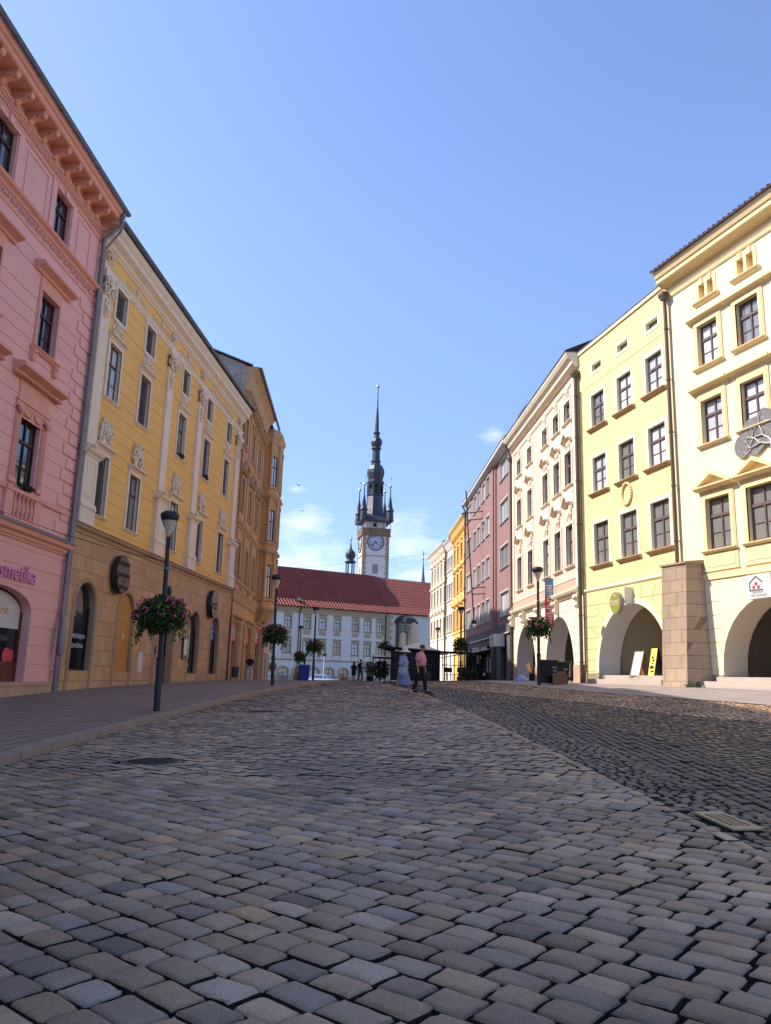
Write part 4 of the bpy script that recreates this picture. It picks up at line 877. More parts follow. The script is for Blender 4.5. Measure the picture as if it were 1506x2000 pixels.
# ================================================================== OCHRE CORNER HOUSE with oriel
JO = (-10.5, 54.4); ZB = -.9
och = empty('ochre_corner_house', (JO[0], JO[1], ZB), rz_left(-2), 'tall weathered ochre house with a full height bay window at its corner, left side', 'house')
O_ = mat('ochre plaster', lin((.78, .59, .39)), var=.18, scale=2.5, bump=.2, stain=.30, sc=lin((.48, .35, .24)))
OT = mat('ochre stone trim', lin((.74, .60, .44)), var=.18, scale=4, bump=.3, stain=.45, sc=lin((.36, .27, .2)))
OB = mat('old brick gable', (.40, .35, .31), var=.4, scale=3, bump=.8, kind='brick', bw=.3, bh=.09, mort=.014, axes='YZ', mc=1.3, c2=(.28, .22, .19), stain=.8, sc=(.12, .12, .13), warp=.02)
LO = 20.0
shops = [(1.3, 4.3, W_(-.9), W_(3.45)), (14.6, 18.2, W_(-.9), W_(3.8)), (8.6, 11.4, W_(-.9), W_(3.5))]
oc = [2.1, 6.3, 10.4]
up = [(c - .6, c + .6, W_(6.85), W_(9.35), .55) for c in oc] + [(c - .6, c + .6, W_(11.7), W_(14.0)) for c in oc] + [(c - .6, c + .6, W_(16.4), W_(18.6)) for c in oc]
mb = MB(); wall_mb(mb, 0, LO, W_(-1.4), W_(21.6), shops + up, depth=.3, grooves=[W_(.6 * k) for k in range(0, 6)], face=O_, reveal=O_); mb.build('wall', None, och)
mb = MB(); mb.mat(OB); mb.hexa([(-.02, .02, W_(14)), (.0, .02, W_(14)), (.0, 10, W_(14)), (-.02, 10, W_(14))], [(-.02, .02, W_(22.1)), (.0, .02, W_(22.1)), (.0, 10, W_(26.0)), (-.02, 10, W_(26.0))]); mb.mat(PG)
mb.hexa([(-.25, -.5, W_(22.05)), (.05, -.5, W_(22.05)), (.05, 10, W_(26.05)), (-.16, 10, W_(26.05))], [(-.16, -.5, W_(22.13)), (.05, -.5, W_(22.13)), (.05, 10, W_(26.13)), (-.16, 10, W_(26.13))]); mb.build('gable_wall', None, och)
body(och, LO, W_(-1.4), W_(21.6), 12, O_)
mb = MB(); mb.mat(OT); cornice_mb(mb, [(.1, W_(20.3)), (.14, W_(20.5)), (.5, W_(21.5)), (.9, W_(21.9)), (.95, W_(22.0))], -.02, 12.6); cornice_mb(mb, [(.06, W_(19.3)), (.12, W_(19.45))], 0, 12.6)
for k in range(11): mb.prism([(1.0 + k * 1.1 - .13, W_(19.5)), (1.0 + k * 1.1 + .13, W_(19.5)), (1.0 + k * 1.1 + .1, W_(20.5)), (1.0 + k * 1.1 - .1, W_(20.5))], -.42, 0); mb.ball((1.0 + k * 1.1, -.4, W_(20.2)), .18, 8, 5)
mb.build('cornice', None, och); gutter(och, -.02, 15.2, -1.05, W_(22.0), M_zinc, .1); roof(och, 0, LO, W_(22.0), .6, 14, 2.9, M_roof)
mb = MB(); mb.mat(OT); cornice_mb(mb, [(.05, W_(5.0)), (.1, W_(5.1)), (.2, W_(5.5)), (.28, W_(5.7)), (.28, W_(5.78))], 0, LO)
cornice_mb(mb, [(.05, W_(10.3)), (.1, W_(10.4)), (.26, W_(10.55)), (.3, W_(10.7))], 0, 12.8); cornice_mb(mb, [(.05, W_(15.6)), (.12, W_(15.8))], 0, 12.8); cornice_mb(mb, [(.05, W_(6.3)), (.16, W_(6.45)), (.16, W_(6.55))], 0, 12.8)
for c in (.25, 4.2, 8.35, 12.4): mb.box(c - .22, c + .22, -.14, 0, W_(6.56), W_(10.28)); mb.box(c - .2, c + .2, -.1, 0, W_(10.72), W_(15.58)); mb.box(c - .18, c + .18, -.08, 0, W_(15.82), W_(19.28)); mb.box(c - .3, c + .3, -.2, 0, W_(5.8), W_(6.28))
for c in (.5, 5.3, 7.6, 12.4, 13.7, 19.1):
    z = -.8
    while z < 3.7: mb.box(c - .34, c + .34, -.13, 0, W_(z), W_(z + .52)); z += .58
mb.build('string_courses', None, och)
M_red = mat('red shop sign', (.55, .035, .04), rough=.4, var=.1, bump=0)
stO = dict(frame=M_frg, pane=[G_cur2, G_dark], trim=OT, border=.18, steps=2, proud=.09, sill=(.2, .18, .22), rec=.2, transom=.62, bars=(.3,))
s1 = dict(stO); s1.update(rise=.45, border=.2); s2 = dict(stO); s2.update(head=('gable', .35, 1.15, .95, .38)); s3 = dict(stO); s3.update(head=('cornice', .22, 1.0, .28, .3))
for i, c in enumerate(oc):
    window(och, c, W_(6.85), 1.2, 2.5, s1, seed=i); window(och, c, W_(11.7), 1.2, 2.3, s2, seed=i); window(och, c, W_(16.4), 1.2, 2.2, s3, seed=i)
# shop fronts
mb = MB()
for a, b, c, d in shops:
    mb.mat(M_wood); mb.box(a, b, .29, .34, c, d - 1.25); mb.mat(G_shop); mb.box(a + .25, (a + b) / 2 - .1, .27, .30, c + .9, d - 1.4); mb.box((a + b) / 2 + .1, b - .25, .27, .30, c + .4, d - 1.4); mb.mat(OT); mb.box(a - .38, a - .08, -.1, 0, c, d + .1); mb.box(b + .08, b + .38, -.1, 0, c, d + .1)
    cornice_mb(mb, [(.1, d + .12), (.14, d + .3), (.34, d + .42), (.38, d + .56)], a - .6, b + .6); mb.build('shop_front', None, och); mb = MB()
for (a, b, c, d), tx in zip(shops, ('BONTON', 'NOW', '')):
    mb = MB(); mb.box(a + .05, b - .05, .1, .26, d - 1.2, d - .02); q = mb.build('shop_sign', M_red, och)
    if tx: mb = MB(); mb.text(tx, .62, (a + b) / 2, d - .85, .09, .02); mb.build('lettering', M_film, q)
# oriel: polygonal plan standing .7 m to 1.7 m off the wall on a corbel
S1, S2, S3, S4 = 13.9, 14.9, 17.4, 18.6
PLAN = [(S1, 0), (S1, -.62), (S2, -1.22), (S3, -1.22), (S4, -.5), (S4, 0)]
ori = empty('bay_window', (0, 0, 0)); ori.parent = och
def wallseg(mb, p, q, z0, z1, ops, m, depth=.14):
    t = MB(); d = Vector((q[0] - p[0], q[1] - p[1], 0)); ln = d.length; wall_mb(t, 0, ln, z0, z1, ops, depth=depth, face=m, reveal=m)
    a = math.atan2(d.y, d.x); M = Matrix.Translation((p[0], p[1], 0)) @ Matrix.Rotation(a, 4, 'Z'); o = len(mb.v); mb.mat(m)
    mb.v += [tuple(M @ Vector(v)) for v in t.v]
    for f in t.f: mb.f.append([i + o for i in f]); mb.m.append(mb.mi); mb.sm.append(False)
    return M, ln
mb = MB(); levels = [(6.45, 9.45, .34), (11.5, 14.3, 0), (16.5, 19.2, 0)]; wins = []
for (p, q) in zip(PLAN, PLAN[1:]):
    ln = math.hypot(q[0] - p[0], q[1] - p[1]); ops_ = []
    if ln > 1.1 and q[0] - p[0] > .3:
        hw = .36 if ln < 2 else .5; ops_ = [(ln / 2 - hw, ln / 2 + hw, W_(a), W_(b), r) for a, b, r in levels]
    M, ln = wallseg(mb, p, q, W_(5.6), W_(20.9), ops_, O_)
    for o in ops_: wins.append((M, o))
mb.mat(OT)
def ring(off, z):
    return [(S1 - off * .7, -.72 * 0, z), (S1 - off, -.62 - off * .5, z), (S2 - off * .4, -1.22 - off, z), (S3 + off * .4, -1.22 - off, z), (S4 + off, -.5 - off * .6, z), (S4 + off * .7, 0, z)]
def rband(lst):
    n = 6; vs = []
    for off, z in lst: vs += ring(off, W_(z))
    k = len(lst); mb.add(vs, [(j * n + i, j * n + i + 1, (j + 1) * n + i + 1, (j + 1) * n + i) for j in range(k - 1) for i in range(n - 1)] + [[n - 1 - i for i in range(n)], [(k - 1) * n + i for i in range(n)]])
rband([(-.6, 4.35), (-.35, 4.6), (-.02, 5.1), (.12, 5.3), (.28, 5.45), (.28, 5.62), (.02, 5.7)])
for a in (6.2, 11.2, 16.2): rband([(.0, a - .02), (.12, a), (.12, a + .1), (0.0, a + .16)])
for a in (10.3, 15.2): rband([(0, a), (.1, a + .06), (.28, a + .22), (.3, a + .34), (.04, a + .5)])
rband([(0, 20.3), (.1, 20.4), (.1, 20.8), (.24, 20.95), (.28, 21.15), (.28, 21.3), (.0, 21.75)])
for (x, y) in PLAN[1:5]:
    for a, b in ((6.4, 10.3), (11.4, 15.2), (16.4, 20.3)): mb.tube([(x, y, W_(a)), (x, y, W_(b))], .13, 8); mb.tube([(x, y, W_(b - .45)), (x, y, W_(b - .05))], .18, 8)
mb.build('bay_walls', None, ori)
for M, o in wins:
    mb = MB(); mf = MB(); s0 = len(mb.v); mb.prism(archplate(o, 0, 0), .1, .12); mb.xf(M, s0); s0 = len(mf.v); a, b, c, d, r = o; m_ = (a + b) / 2; mf.box(a, b, .05, .1, c, c + .07); mf.box(a, a + .06, .05, .1, c, d - r); mf.box(b - .06, b, .05, .1, c, d - r); mf.box(m_ - .03, m_ + .03, .06, .1, c, d - .05); mf.box(a, b, .05, .1, c + (d - c) * .62, c + (d - c) * .62 + .08); mf.box(a, b, .04, .1, d - .08 - r * .4, d - r * .4); mf.xf(M, s0); wf = mf.build('window', M_black, ori); mb.build('pane', G_cur, wf)
downpipe(och, [(15.0, -1.05, W_(21.95)), (15.3, -.95, W_(21.0)), (18.95, -.2, W_(20.2)), (19.0, -.15, W_(-.9))], M_zinc, .06)
downpipe(och, [(.12, -.12, W_(18)), (.12, -.12, W_(-.9))], M_zincb, .05)

# ================================================================== low house beyond the corner
ZB = -1.5
low = empty('grey_pink_house', (-11.25, 76.4, ZB), rz_left(-3), 'low grey pink house just beyond the ochre corner house', 'house')
M_gp = mat('grey pink plaster', lin((.66, .55, .52)), var=.1, scale=3, stain=.2)
lo_ = [(1.5, 2.5, W_(4.6), W_(6.5)), (4.2, 5.2, W_(4.6), W_(6.5)), (1.2, 2.8, W_(-.6), W_(2)), (4.0, 5.4, W_(-.6), W_(2))]
mb = MB(); wall_mb(mb, 0, 6.6, W_(-1.6), W_(8.2), lo_, depth=.2, face=M_gp, reveal=M_gp); mb.build('wall', None, low); body(low, 6.6, W_(-1.6), W_(8.2), 9, M_gp)
mb = MB(); cornice_mb(mb, [(.05, W_(7.6)), (.3, W_(8.1)), (.4, W_(8.3))], -.1, 6.7); mb.build('cornice', YW, low); mb = MB(); cornice_mb(mb, [(.04, W_(3.0)), (.16, W_(3.2))], 0, 6.6); mb.build('string_course', YW, low)
for i, (a, b, c, d) in enumerate(lo_): window(low, (a + b) / 2, c, b - a, d - c, dict(stX), seed=i)
roof(low, -.1, 6.7, W_(8.3), .4, 9, 3, M_roof)
mb = MB(); mb.tube([(.9, 0, W_(9.8)), (.9, -1.2, W_(9.8))], .04, 6); 
for (yy, zz) in ((12.2, 1.2), (9.9, 1.6)): pass
for zz, ln in ((9.6, .7), (7.85, 1.5)):
    mb = MB(); mb.tube([(0, 0, 0), (0, -ln, 0)], .035, 6); mb.tube([(0, -ln * .6, -.22), (0, -ln * .6, .22)], .025, 6); mb.tube([(0, -ln, -.08), (0, -ln, .1)], .03, 6)
    o = mb.build('wire_bracket', M_black, None); o.matrix_world = och.matrix_basis @ Matrix.Translation((19.7, 0, W_(zz))); tag(o, ('shorter, upper' if ln < 1 else 'longer, lower') + ' iron wire bracket sticking out past the bay of the ochre corner house', 'bracket')

# ================================================================== TOWN HALL
ZB = -2.8
TP = (-5.21, 150.0)
th = empty('town_hall', (TP[0], TP[1], ZB), R(90 - 59.3), 'long white town hall with red tiled roof closing the far end of the street', 'town hall')
T_ = mat('white town hall plaster', lin((.84, .82, .78)), var=.05, scale=1, bump=.05, stain=.08)
TS = mat('tan stone trim', lin((.70, .61, .50)), var=.1, scale=2, bump=.2, stain=.2)
TR = mat('red roof tiles', lin((.60, .27, .20)), rough=.6, var=.3, scale=2, kind='tile', tw=.62, th=.62, bump=1, bd=.12)
tw_ = [-33.4 + 3.35 * k for k in range(5)] + [-17.4, -13.66, -9.85, -6.73, -3.65, .21, 2.84, 5.5]
ta = [-29, -26, -23, -20, -17.1, -14.15, -11.3, -8.05, -5.05, -2.0, 1.1, 4.2]
TO = [(c - .6, c + .6, W_(8.25), W_(10.36)) for c in tw_] + [(c - .6 + .05, c + .6 + .05, W_(3.85), W_(5.98)) for c in tw_] + [(c - .95, c + .95, W_(-2.6), W_(1.25), .95) for c in ta]
mb = MB(); wall_mb(mb, -36, 6.9, W_(-3), W_(12.2), TO, depth=.3, face=T_, reveal=T_)
wall_mb(mb, 6.9, 34, W_(-3), W_(12.2), [(17 + 3.5 * k, 18.2 + 3.5 * k, W_(7), W_(9)) for k in range(4)], depth=.3, face=T_, reveal=T_, y=-.12); mb.build('wall', None, th)
mb = MB(); mb.add([(-36, 0, W_(-3)), (-36, 14, W_(-3)), (-36, 14, W_(12.2)), (-36, 0, W_(12.2))], [(0, 1, 2, 3)]); mb.add([(-36, 14, W_(-3)), (34, 14, W_(-3)), (34, 14, W_(12.2)), (-36, 14, W_(12.2))], [(3, 2, 1, 0)]); mb.add([(34, -.12, W_(-3)), (34, 14, W_(-3)), (34, 14, W_(12.2)), (34, -.12, W_(12.2))], [(3, 2, 1, 0)]); mb.build('side_walls', T_, th)
mb = MB(); cornice_mb(mb, [(.06, W_(11.35)), (.1, W_(11.5)), (.1, W_(11.9)), (.35, W_(12.15)), (.42, W_(12.3))], -36, 34); mb.box(-36, 6.9, -.05, 0, W_(11.0), W_(11.36)); mb.build('cornice', TS, th)
mb = MB(); cornice_mb(mb, [(.05, W_(2.5)), (.14, W_(2.66)), (.1, W_(2.75))], -36, 6.9); mb.build('string_course', TS, th)
for c in ta: mb = MB(); mb.box(c + 1.02, c + 1.9, -.05, 0, W_(-3), W_(-.05)); mb.build('arch_pier', TS, th)
mb = MB()
z = -2.8; i = 0
while z < 11.2: mb.box(6.88, 8.3 if i % 2 else 7.8, -.2, -.1, W_(z), W_(z + .62)); mb.box(6.5 if i % 2 else 6.15, 6.88, -.06, 0, W_(z), W_(z + .62)) if z > 2.8 else None; z += .66; i += 1
mb.build('stone_trim', TS, th)
mb = MB()
for k, c in enumerate(tw_):
    if c > -20: mb.box(c + 1.3, c + 2.1 + .3 * (k % 2), -.07, -.049, W_(11.42), W_(11.62))
mb.build('frieze_panels', T_, th)
stT = dict(frame=M_fr, pane=[G_cur2, G_dark, G_cur], trim=TS, border=.24, steps=1, proud=.06, sill=(.38, .14, .16), rec=.14, transom=.62, bars=(.3,))
tT1 = dict(stT); tT1.update(head=('cornice', .42, .86, .2, .2)); stTA = dict(stT); stTA.update(rise=.5, sill=None, border=.3, bars=(.22,), transom=.56)
for i, c in enumerate(tw_):
    w_ = window(th, c, W_(8.25), 1.2, 2.11, dict(tT1), seed=i); mb = MB(); mb.prism([(-.72, -1.02), (-.6, -1.1), (.6, -1.1), (.72, -1.02), (.72, -.38), (.6, -.3), (-.6, -.3), (-.72, -.38)], -.03, 0); mb.build('apron', TS, w_)
    w_ = window(th, c + .05, W_(3.85), 1.2, 2.13, dict(tT1), seed=i + 1); mb = MB(); mb.box(-.85, -.72, -.04, 0, -1.1, -.14); mb.box(.72, .85, -.04, 0, -1.1, -.14); mb.box(-.72, .72, -.04, 0, -1.1, -1.0); mb.build('apron', TS, w_)
for i, c in enumerate(ta): window(th, c, W_(-2.6), 1.9, 3.85, stTA, seed=i + 1)
# roof: shallow kick at the eaves, steep upper slope, easing towards the right wing
mb = MB()
xs = list(np.linspace(-36, 34, 60)); rows = []
for x in xs:
    t = min(1, max(0, (x - 5) / 7)); t = t * t * (3 - 2 * t); h1 = 1.55
    rows.append([(x, -.65, W_(12.25)), (x, -.65 + 2.3, W_(12.25 + h1)), (x, -.65 + 2.3 + 3.6 + 3.6 * t, W_(19.95 + .2 * t)), (x, 9.8, W_(19.9)), (x, 15, W_(12.3))])
vs = [p for r_ in rows for p in r_]; mb.add(vs, [(j * 5 + i, (j + 1) * 5 + i, (j + 1) * 5 + i + 1, j * 5 + i + 1) for j in range(len(xs) - 1) for i in range(4)])
for e in (0, len(xs) - 1): mb.add(rows[e], [(0, 1, 2, 3, 4)])
mb.build('roof', TR, th); gutter(th, -36, 34, -.72, W_(12.2), M_fr, .12)
for xx in (-11.55, 6.75): downpipe(th, [(xx + .35, -.7, W_(12.2)), (xx, -.2, W_(11.3)), (xx, -.16, W_(-2.4))], M_fr, .09)
mb = MB(); mb.tube([(5.6, .6, W_(15.2)), (6.9, -.75, W_(12.3))], .09, 6); mb.build('roof_valley_flashing', M_fr, th)
mb = MB(); mb.mat(M_fr); mb.box(-11.9, -11.1, .55, 1.2, W_(13.2), W_(14.0)); mb.mat(G_dark); mb.box(-11.8, -11.2, .53, .56, W_(13.3), W_(13.85)); mb.build('roof_hatch', None, th)
# gothic oriel
go = empty('gothic_oriel', (11.2, -.12, 0)); go.parent = th
GS = mat('weathered gothic stone', (.20, .16, .12), var=.3, scale=3, bump=.6, stain=.6, sc=(.05, .045, .04))
def oct_(r, z, x=0, y=0, sq=.62): return [(x + r * c_, y - s_ * r * sq, z) for c_, s_ in ((-1, 0), (-.93, .62), (-.42, 1.35), (.42, 1.35), (.93, .62), (1, 0))]
def octband(mb, lst):
    vs = []; n = 6
    for r, z in lst: vs += oct_(r, W_(z))
    k = len(lst); mb.add(vs, [(j * n + i, j * n + i + 1, (j + 1) * n + i + 1, (j + 1) * n + i) for j in range(k - 1) for i in range(n - 1)] + [[n - 1 - i for i in range(n)], [(k - 1) * n + i for i in range(n)]])
mb = MB(); octband(mb, [(.9, -2), (1.6, -.5), (1.95, 1.5), (2.0, 4.8), (2.0, 5.2)]); octband(mb, [(2.15, 5.2), (2.15, 5.4)]); octband(mb, [(2.1, 8.6), (2.2, 8.7), (2.2, 8.9)]); octband(mb, [(2.15, 10.2), (2.3, 10.3), (2.3, 10.45)])
for (x, y, z) in oct_(1.98, 0): mb.box(x - .17, x + .17, y - .17, y + .17, W_(5.2), W_(10.3)); mb.lathe([(.2, 0), (.13, .3), (.02, .8)], 6, (x, y, W_(8.9)))
for (p, q) in zip(oct_(1.95, 0)[1:], oct_(1.95, 0)[2:5]):
    for k in range(1, 4): t = k / 4; x, y = p[0] + (q[0] - p[0]) * t, p[1] + (q[1] - p[1]) * t; mb.tube([(x, y, W_(5.4)), (x, y, W_(8.6))], .05, 5)
    for k in range(5):
        t = (k + .5) / 5; x, y = p[0] + (q[0] - p[0]) * t, p[1] + (q[1] - p[1]) * t
        d = Vector((q[0] - p[0], q[1] - p[1], 0)).normalized()
        for zc in (9.25, 9.8): mb.tube([(x + d.x * .2 * math.cos(a), y + d.y * .2 * math.cos(a), W_(zc) + .22 * math.sin(a)) for a in np.linspace(0, 2 * PI, 9)], .035, 4)
mb.build('tracery', GS, go)
mb = MB(); octband(mb, [(1.85, 5.3), (1.85, 10.3)]); mb.build('panes', G_dark, go)
mb = MB(); octband(mb, [(2.6, 10.42), (2.55, 10.6), (2.0, 11.35), (1.2, 11.75), (.4, 11.9)]); mb.build('canopy', mat('slate canopy', (.05, .045, .05), var=.3), go)
bpy.context.view_layer.update()
# roof turret with onion dome
M_cop = mat('dark slate copper', (.055, .062, .075), rough=.45, var=.25, scale=3, bump=.2, metal=.25)
M_gold = mat('gilded ball', (.75, .62, .36), rough=.3, metal=.7, var=.05, bump=0)
tu = empty('roof_turret', (-7.35, 170, 19.5), 0, 'small dark onion domed bell turret on the red roof left of the clock tower', 'turret')
mb = MB(); mb.mat(M_cop); mb.lathe([(1.0, -4), (1.0, 1.6), (1.15, 1.7), (1.15, 1.9)], 6, smooth=False)
for k in range(6): a = k * PI / 3; mb.tube([(.85 * math.cos(a), .85 * math.sin(a), 1.9), (.85 * math.cos(a), .85 * math.sin(a), 4.6)], .13, 6)
mb.lathe([(.9, 4.5), (1.25, 4.7), (1.3, 4.85), (.85, 5.1), (.75, 5.3), (1.05, 5.9), (1.15, 6.4), (.95, 7.0), (.5, 7.4), (.25, 7.8), (.12, 8.8), (.05, 10.2)], 12)
mb.build('turret_body', None, tu); mb = MB(); mb.ball((0, 0, 9.9), .28); mb.tube([(0, 0, 10), (0, 0, 12.2)], .03, 5); mb.build('finial', M_gold, tu)

# ================================================================== CLOCK TOWER
TWR = (-5.45, 195.0)
tz = -3
tower = empty('clock_tower', (TWR[0], TWR[1], tz), R(12), 'white clock tower with stone corners and dark stepped spire above the red roof', 'tower')
# local x along the front face (corner at x = 0 is the one nearest the camera)
def V_(z): return z - tz
wF, wL = 6.7, 6.7
TQ = mat('tower white plaster', lin((.84, .82, .80)), var=.05, scale=1, bump=.05, stain=.06)
mb = MB(); mb.mat(TQ); mb.box(0, wF, 0, wL, 0, V_(35.6)); mb.build('shaft', None, tower)
TST = mat('tower stone', lin((.66, .57, .47)), var=.12, scale=2, bump=.3, stain=.25)
mb = MB(); z = 12; i = 0
while z < 34.4:
    e = .95 if i % 2 else .7
    mb.box(-.06, e, -.06, e, V_(z), V_(z + .6)); mb.box(wF - e, wF + .06, -.06, .3, V_(z), V_(z + .6)); mb.box(-.061, .3, wL - e, wL + .061, V_(z), V_(z + .6)); z += .62; i += 1
mb.box(-.14, wF + .14, -.14, wL + .14, V_(29.6), V_(29.8)); mb.build('quoins', TST, tower)
mb = MB(); mb.box(-.3, wF + .3, -.3, wL + .3, V_(35.0), V_(36.6)); mb.box(-.4, wF + .4, -.4, wL + .4, V_(34.8), V_(35.0)); mb.box(-.38, wF + .38, -.38, wL + .38, V_(36.6), V_(36.75))
for k in range(6): mb.box(.5 + k * 1.05, .75 + k * 1.05, -.34, -.29, V_(35.3), V_(36.2)); mb.box(-.34, -.29, .5 + k * 1.05, .75 + k * 1.05, V_(35.3), V_(36.2))
mb.build('parapet', mat('carved parapet', lin((.52, .43, .34)), var=.25, scale=3, bump=.5, stain=.4), tower)
mb = MB(); mb.mat(TQ); mb.box(.7, wF - .7, .7, wL - .7, V_(35.5), V_(38.9)); mb.mat(M_black)
for q in (-.25, wF + .25):
    for r_ in (-.25, wL + .25): mb.tube([(q, r_, V_(36.7)), (q, r_, V_(38.8))], .07, 6)
for k in range(1, 4): mb.tube([(wF * k / 4, -.25, V_(36.7)), (wF * k / 4, -.25, V_(38.8))], .05, 5); mb.tube([(-.25, wL * k / 4, V_(36.7)), (-.25, wL * k / 4, V_(38.8))], .05, 5)
mb.box(wF / 2 - .7, wF / 2 + .1, .66, .72, V_(37.2), V_(38.2)); mb.build('gallery', None, tower)
cx, cy = wF / 2, wL / 2
def sqrot(hw, z, n=4): return [(cx + hw * a, cy + hw * b, V_(z)) for a, b in ((-1, -1), (1, -1), (1, 1), (-1, 1))]
mb = MB(); mb.mat(M_cop); mb.loft([sqrot(4.0, 38.5), sqrot(4.0, 38.75), sqrot(3.2, 39.5), sqrot(2.2, 40.6)], False)
prof = [(3.3, 39.2), (2.75, 40.3), (2.35, 41.6), (2.15, 43), (2.1, 45.6), (2.25, 45.8), (2.25, 46.1), (2.0, 46.3)]
mb.lathe([(r, V_(z)) for r, z in prof], 8, (cx, cy, 0), False, rot=PI / 8)
for k in range(8): a = k * PI / 4 + PI / 8; mb.tube([(cx + 1.9 * math.cos(a), cy + 1.9 * math.sin(a), V_(46.2)), (cx + 1.9 * math.cos(a), cy + 1.9 * math.sin(a), V_(48.6))], .28, 6)
mb.lathe([(1.15, V_(46)), (1.15, V_(48.8))], 8, (cx, cy, 0), False)
prof = [(2.05, 48.4), (2.35, 49.2), (2.35, 49.5), (1.9, 49.9), (2.1, 50.7), (2.35, 51.7), (2.3, 52.6), (1.8, 53.7), (1.15, 54.3), (1.15, 54.8), (1.4, 54.95), (1.4, 55.1), (1.05, 55.3), (1.0, 58.2), (1.35, 58.4), (1.35, 58.6), (1.1, 58.9), (1.45, 59.7), (1.55, 60.3), (1.3, 61.1), (.75, 61.7), (.7, 62.5), (.95, 62.7), (.95, 62.9), (.55, 63.2), (.48, 65.4), (.3, 69), (.2, 70), (.26, 70.1), (.18, 70.3), (.08, 76.0)]
mb.lathe([(r * 1.0, V_(z)) for r, z in prof], 8, (cx, cy, 0), False, rot=PI / 8)
mb.build('spire', None, tower)
mb = MB(); mb.mat(mat('patched render', lin((.66, .63, .62)), var=.35, scale=3, bump=.4, stain=.6, sc=(.1, .09, .09)))
a0 = PI + PI / 8
def pf(r, z, a): return (cx + r * math.cos(a), cy + r * math.sin(a), V_(z))
for ang in (PI - PI / 8 + PI / 4, ):
    a, b = ang, ang + PI / 4
    P = [(2.36, 41.7), (2.17, 43), (2.12, 45.4)]; vs = [pf(r + .03, z, a) for r, z in P] + [pf(r + .03, z, b) for r, z in P]
    mb.add(vs, [(0, 3, 4, 1), (1, 4, 5, 2)])
mb.build('spire_patch', None, tower)
mb = MB()
for k in range(8): a = k * PI / 4; mb.prism([(-.55, 0), (.55, 0), (.3, -.35), (0, -.75), (-.3, -.35)][::-1], -.05, .05); mb.xf(Matrix.Translation((cx + 2.0 * math.cos(a), cy + 2.0 * math.sin(a), V_(48.5))) @ Matrix.Rotation(a + PI / 2, 4, 'Z'), len(mb.v) - 10)
mb.ball((cx, cy, V_(75.8)), .5); mb.tube([(cx, cy, V_(76)), (cx, cy, V_(80))], .05, 5); mb.build('gilding', M_gold, tower)
for (qx, qy) in ((-.05, -.05), (wF + .05, -.05), (wF + .05, wL + .05), (-.05, wL + .05)):
    t_ = MB(); t_.lathe([(1.0, V_(38.6)), (.95, V_(39.9)), (.8, V_(41.0)), (1.05, V_(41.3)), (1.05, V_(41.4)), (.65, V_(42.2)), (.4, V_(44.0)), (.16, V_(45.2)), (.12, V_(47.4))], 6, (qx, qy, 0), False); o = t_.build('corner_turret', M_cop, tower)
    t_ = MB(); t_.ball((qx, qy, V_(47.9)), .42); t_.tube([(qx, qy, V_(48)), (qx, qy, V_(50))], .04, 5); t_.box(qx, qx + .4, qy - .02, qy + .02, V_(49.6), V_(50)); t_.build('ball', M_gold, o)
# clock dials with roman numerals and hands
M_dial = mat('clock dial', lin((.72, .74, .80)), var=.05, bump=0); M_num = mat('dial numerals', (.03, .035, .06), bump=0, var=.05); M_ringc = mat('dial ring', lin((.42, .38, .38)), var=.1)
def dial(M):
    mb = MB(); mb.lathe([(2.0, 0), (2.05, .06)], 40); o = mb; o.xf(Matrix.Rotation(PI / 2, 4, 'X')); o.xf(M); d = o.build('clock_dial', M_dial, tower)
    mb = MB(); mb.tube([(2.05 * math.cos(a), -.08, 2.05 * math.sin(a)) for a in np.linspace(0, 2 * PI, 41)], .16, 6); mb.xf(M); mb.build('rim', M_ringc, d)
    mb = MB()
    for k, tx in enumerate(['XII', 'I', 'II', 'III', 'IIII', 'V', 'VI', 'VII', 'VIII', 'IX', 'X', 'XI']):
        a = PI / 2 - k * PI / 6; mb.text(tx, .56, 1.45 * math.cos(a) - .2 * math.cos(a - PI / 2), 1.45 * math.sin(a) - .2 * math.sin(a - PI / 2) * 0 - .18, -.1, .03, 'CENTER', 0)
    mb.xf(M); mb.build('numerals', M_num, d)
    mb = MB()
    for ang, ln, w in ((4.62 * 30, 1.0, .11), (37 * 6, 1.55, .08)):
        a = PI / 2 - R(ang); c_, s_ = math.cos(a), math.sin(a); mb.prism([(-s_ * w - c_ * .3, c_ * w - s_ * .3), (s_ * w - c_ * .3, -c_ * w - s_ * .3), (s_ * w * .6 + c_ * ln, -c_ * w * .6 + s_ * ln), (-s_ * w * .6 + c_ * ln, c_ * w * .6 + s_ * ln)], -.16, -.12)
    mb.xf(M); mb.build('hands', M_num, d)
dial(Matrix.Translation((wF / 2 - .1, 0, V_(33.2)))); dial(Matrix.Translation((0, wL / 2, V_(32.9))) @ Matrix.Rotation(-PI / 2, 4, 'Z'))
mb = MB(); mb.mat(TST); mb.box(wF / 2 - .75, wF / 2 + .65, -.08, .01, V_(25.2), V_(27.6)); mb.mat(G_dark); mb.box(wF / 2 - .4, wF / 2 + .3, -.1, -.05, V_(25.5), V_(27.3)); mb.build('tower_window', None, tower)
mb = MB(); mb.mat(G_dark); mb.prism([(-.5, 0), (.5, 0), (.5, 1.8), (0, 2.6), (-.5, 1.8)], -.05, .0); mb.xf(Matrix.Translation((0, wL / 2, V_(25))) @ Matrix.Rotation(-PI / 2, 4, 'Z')); mb.build('tower_window', None, tower)
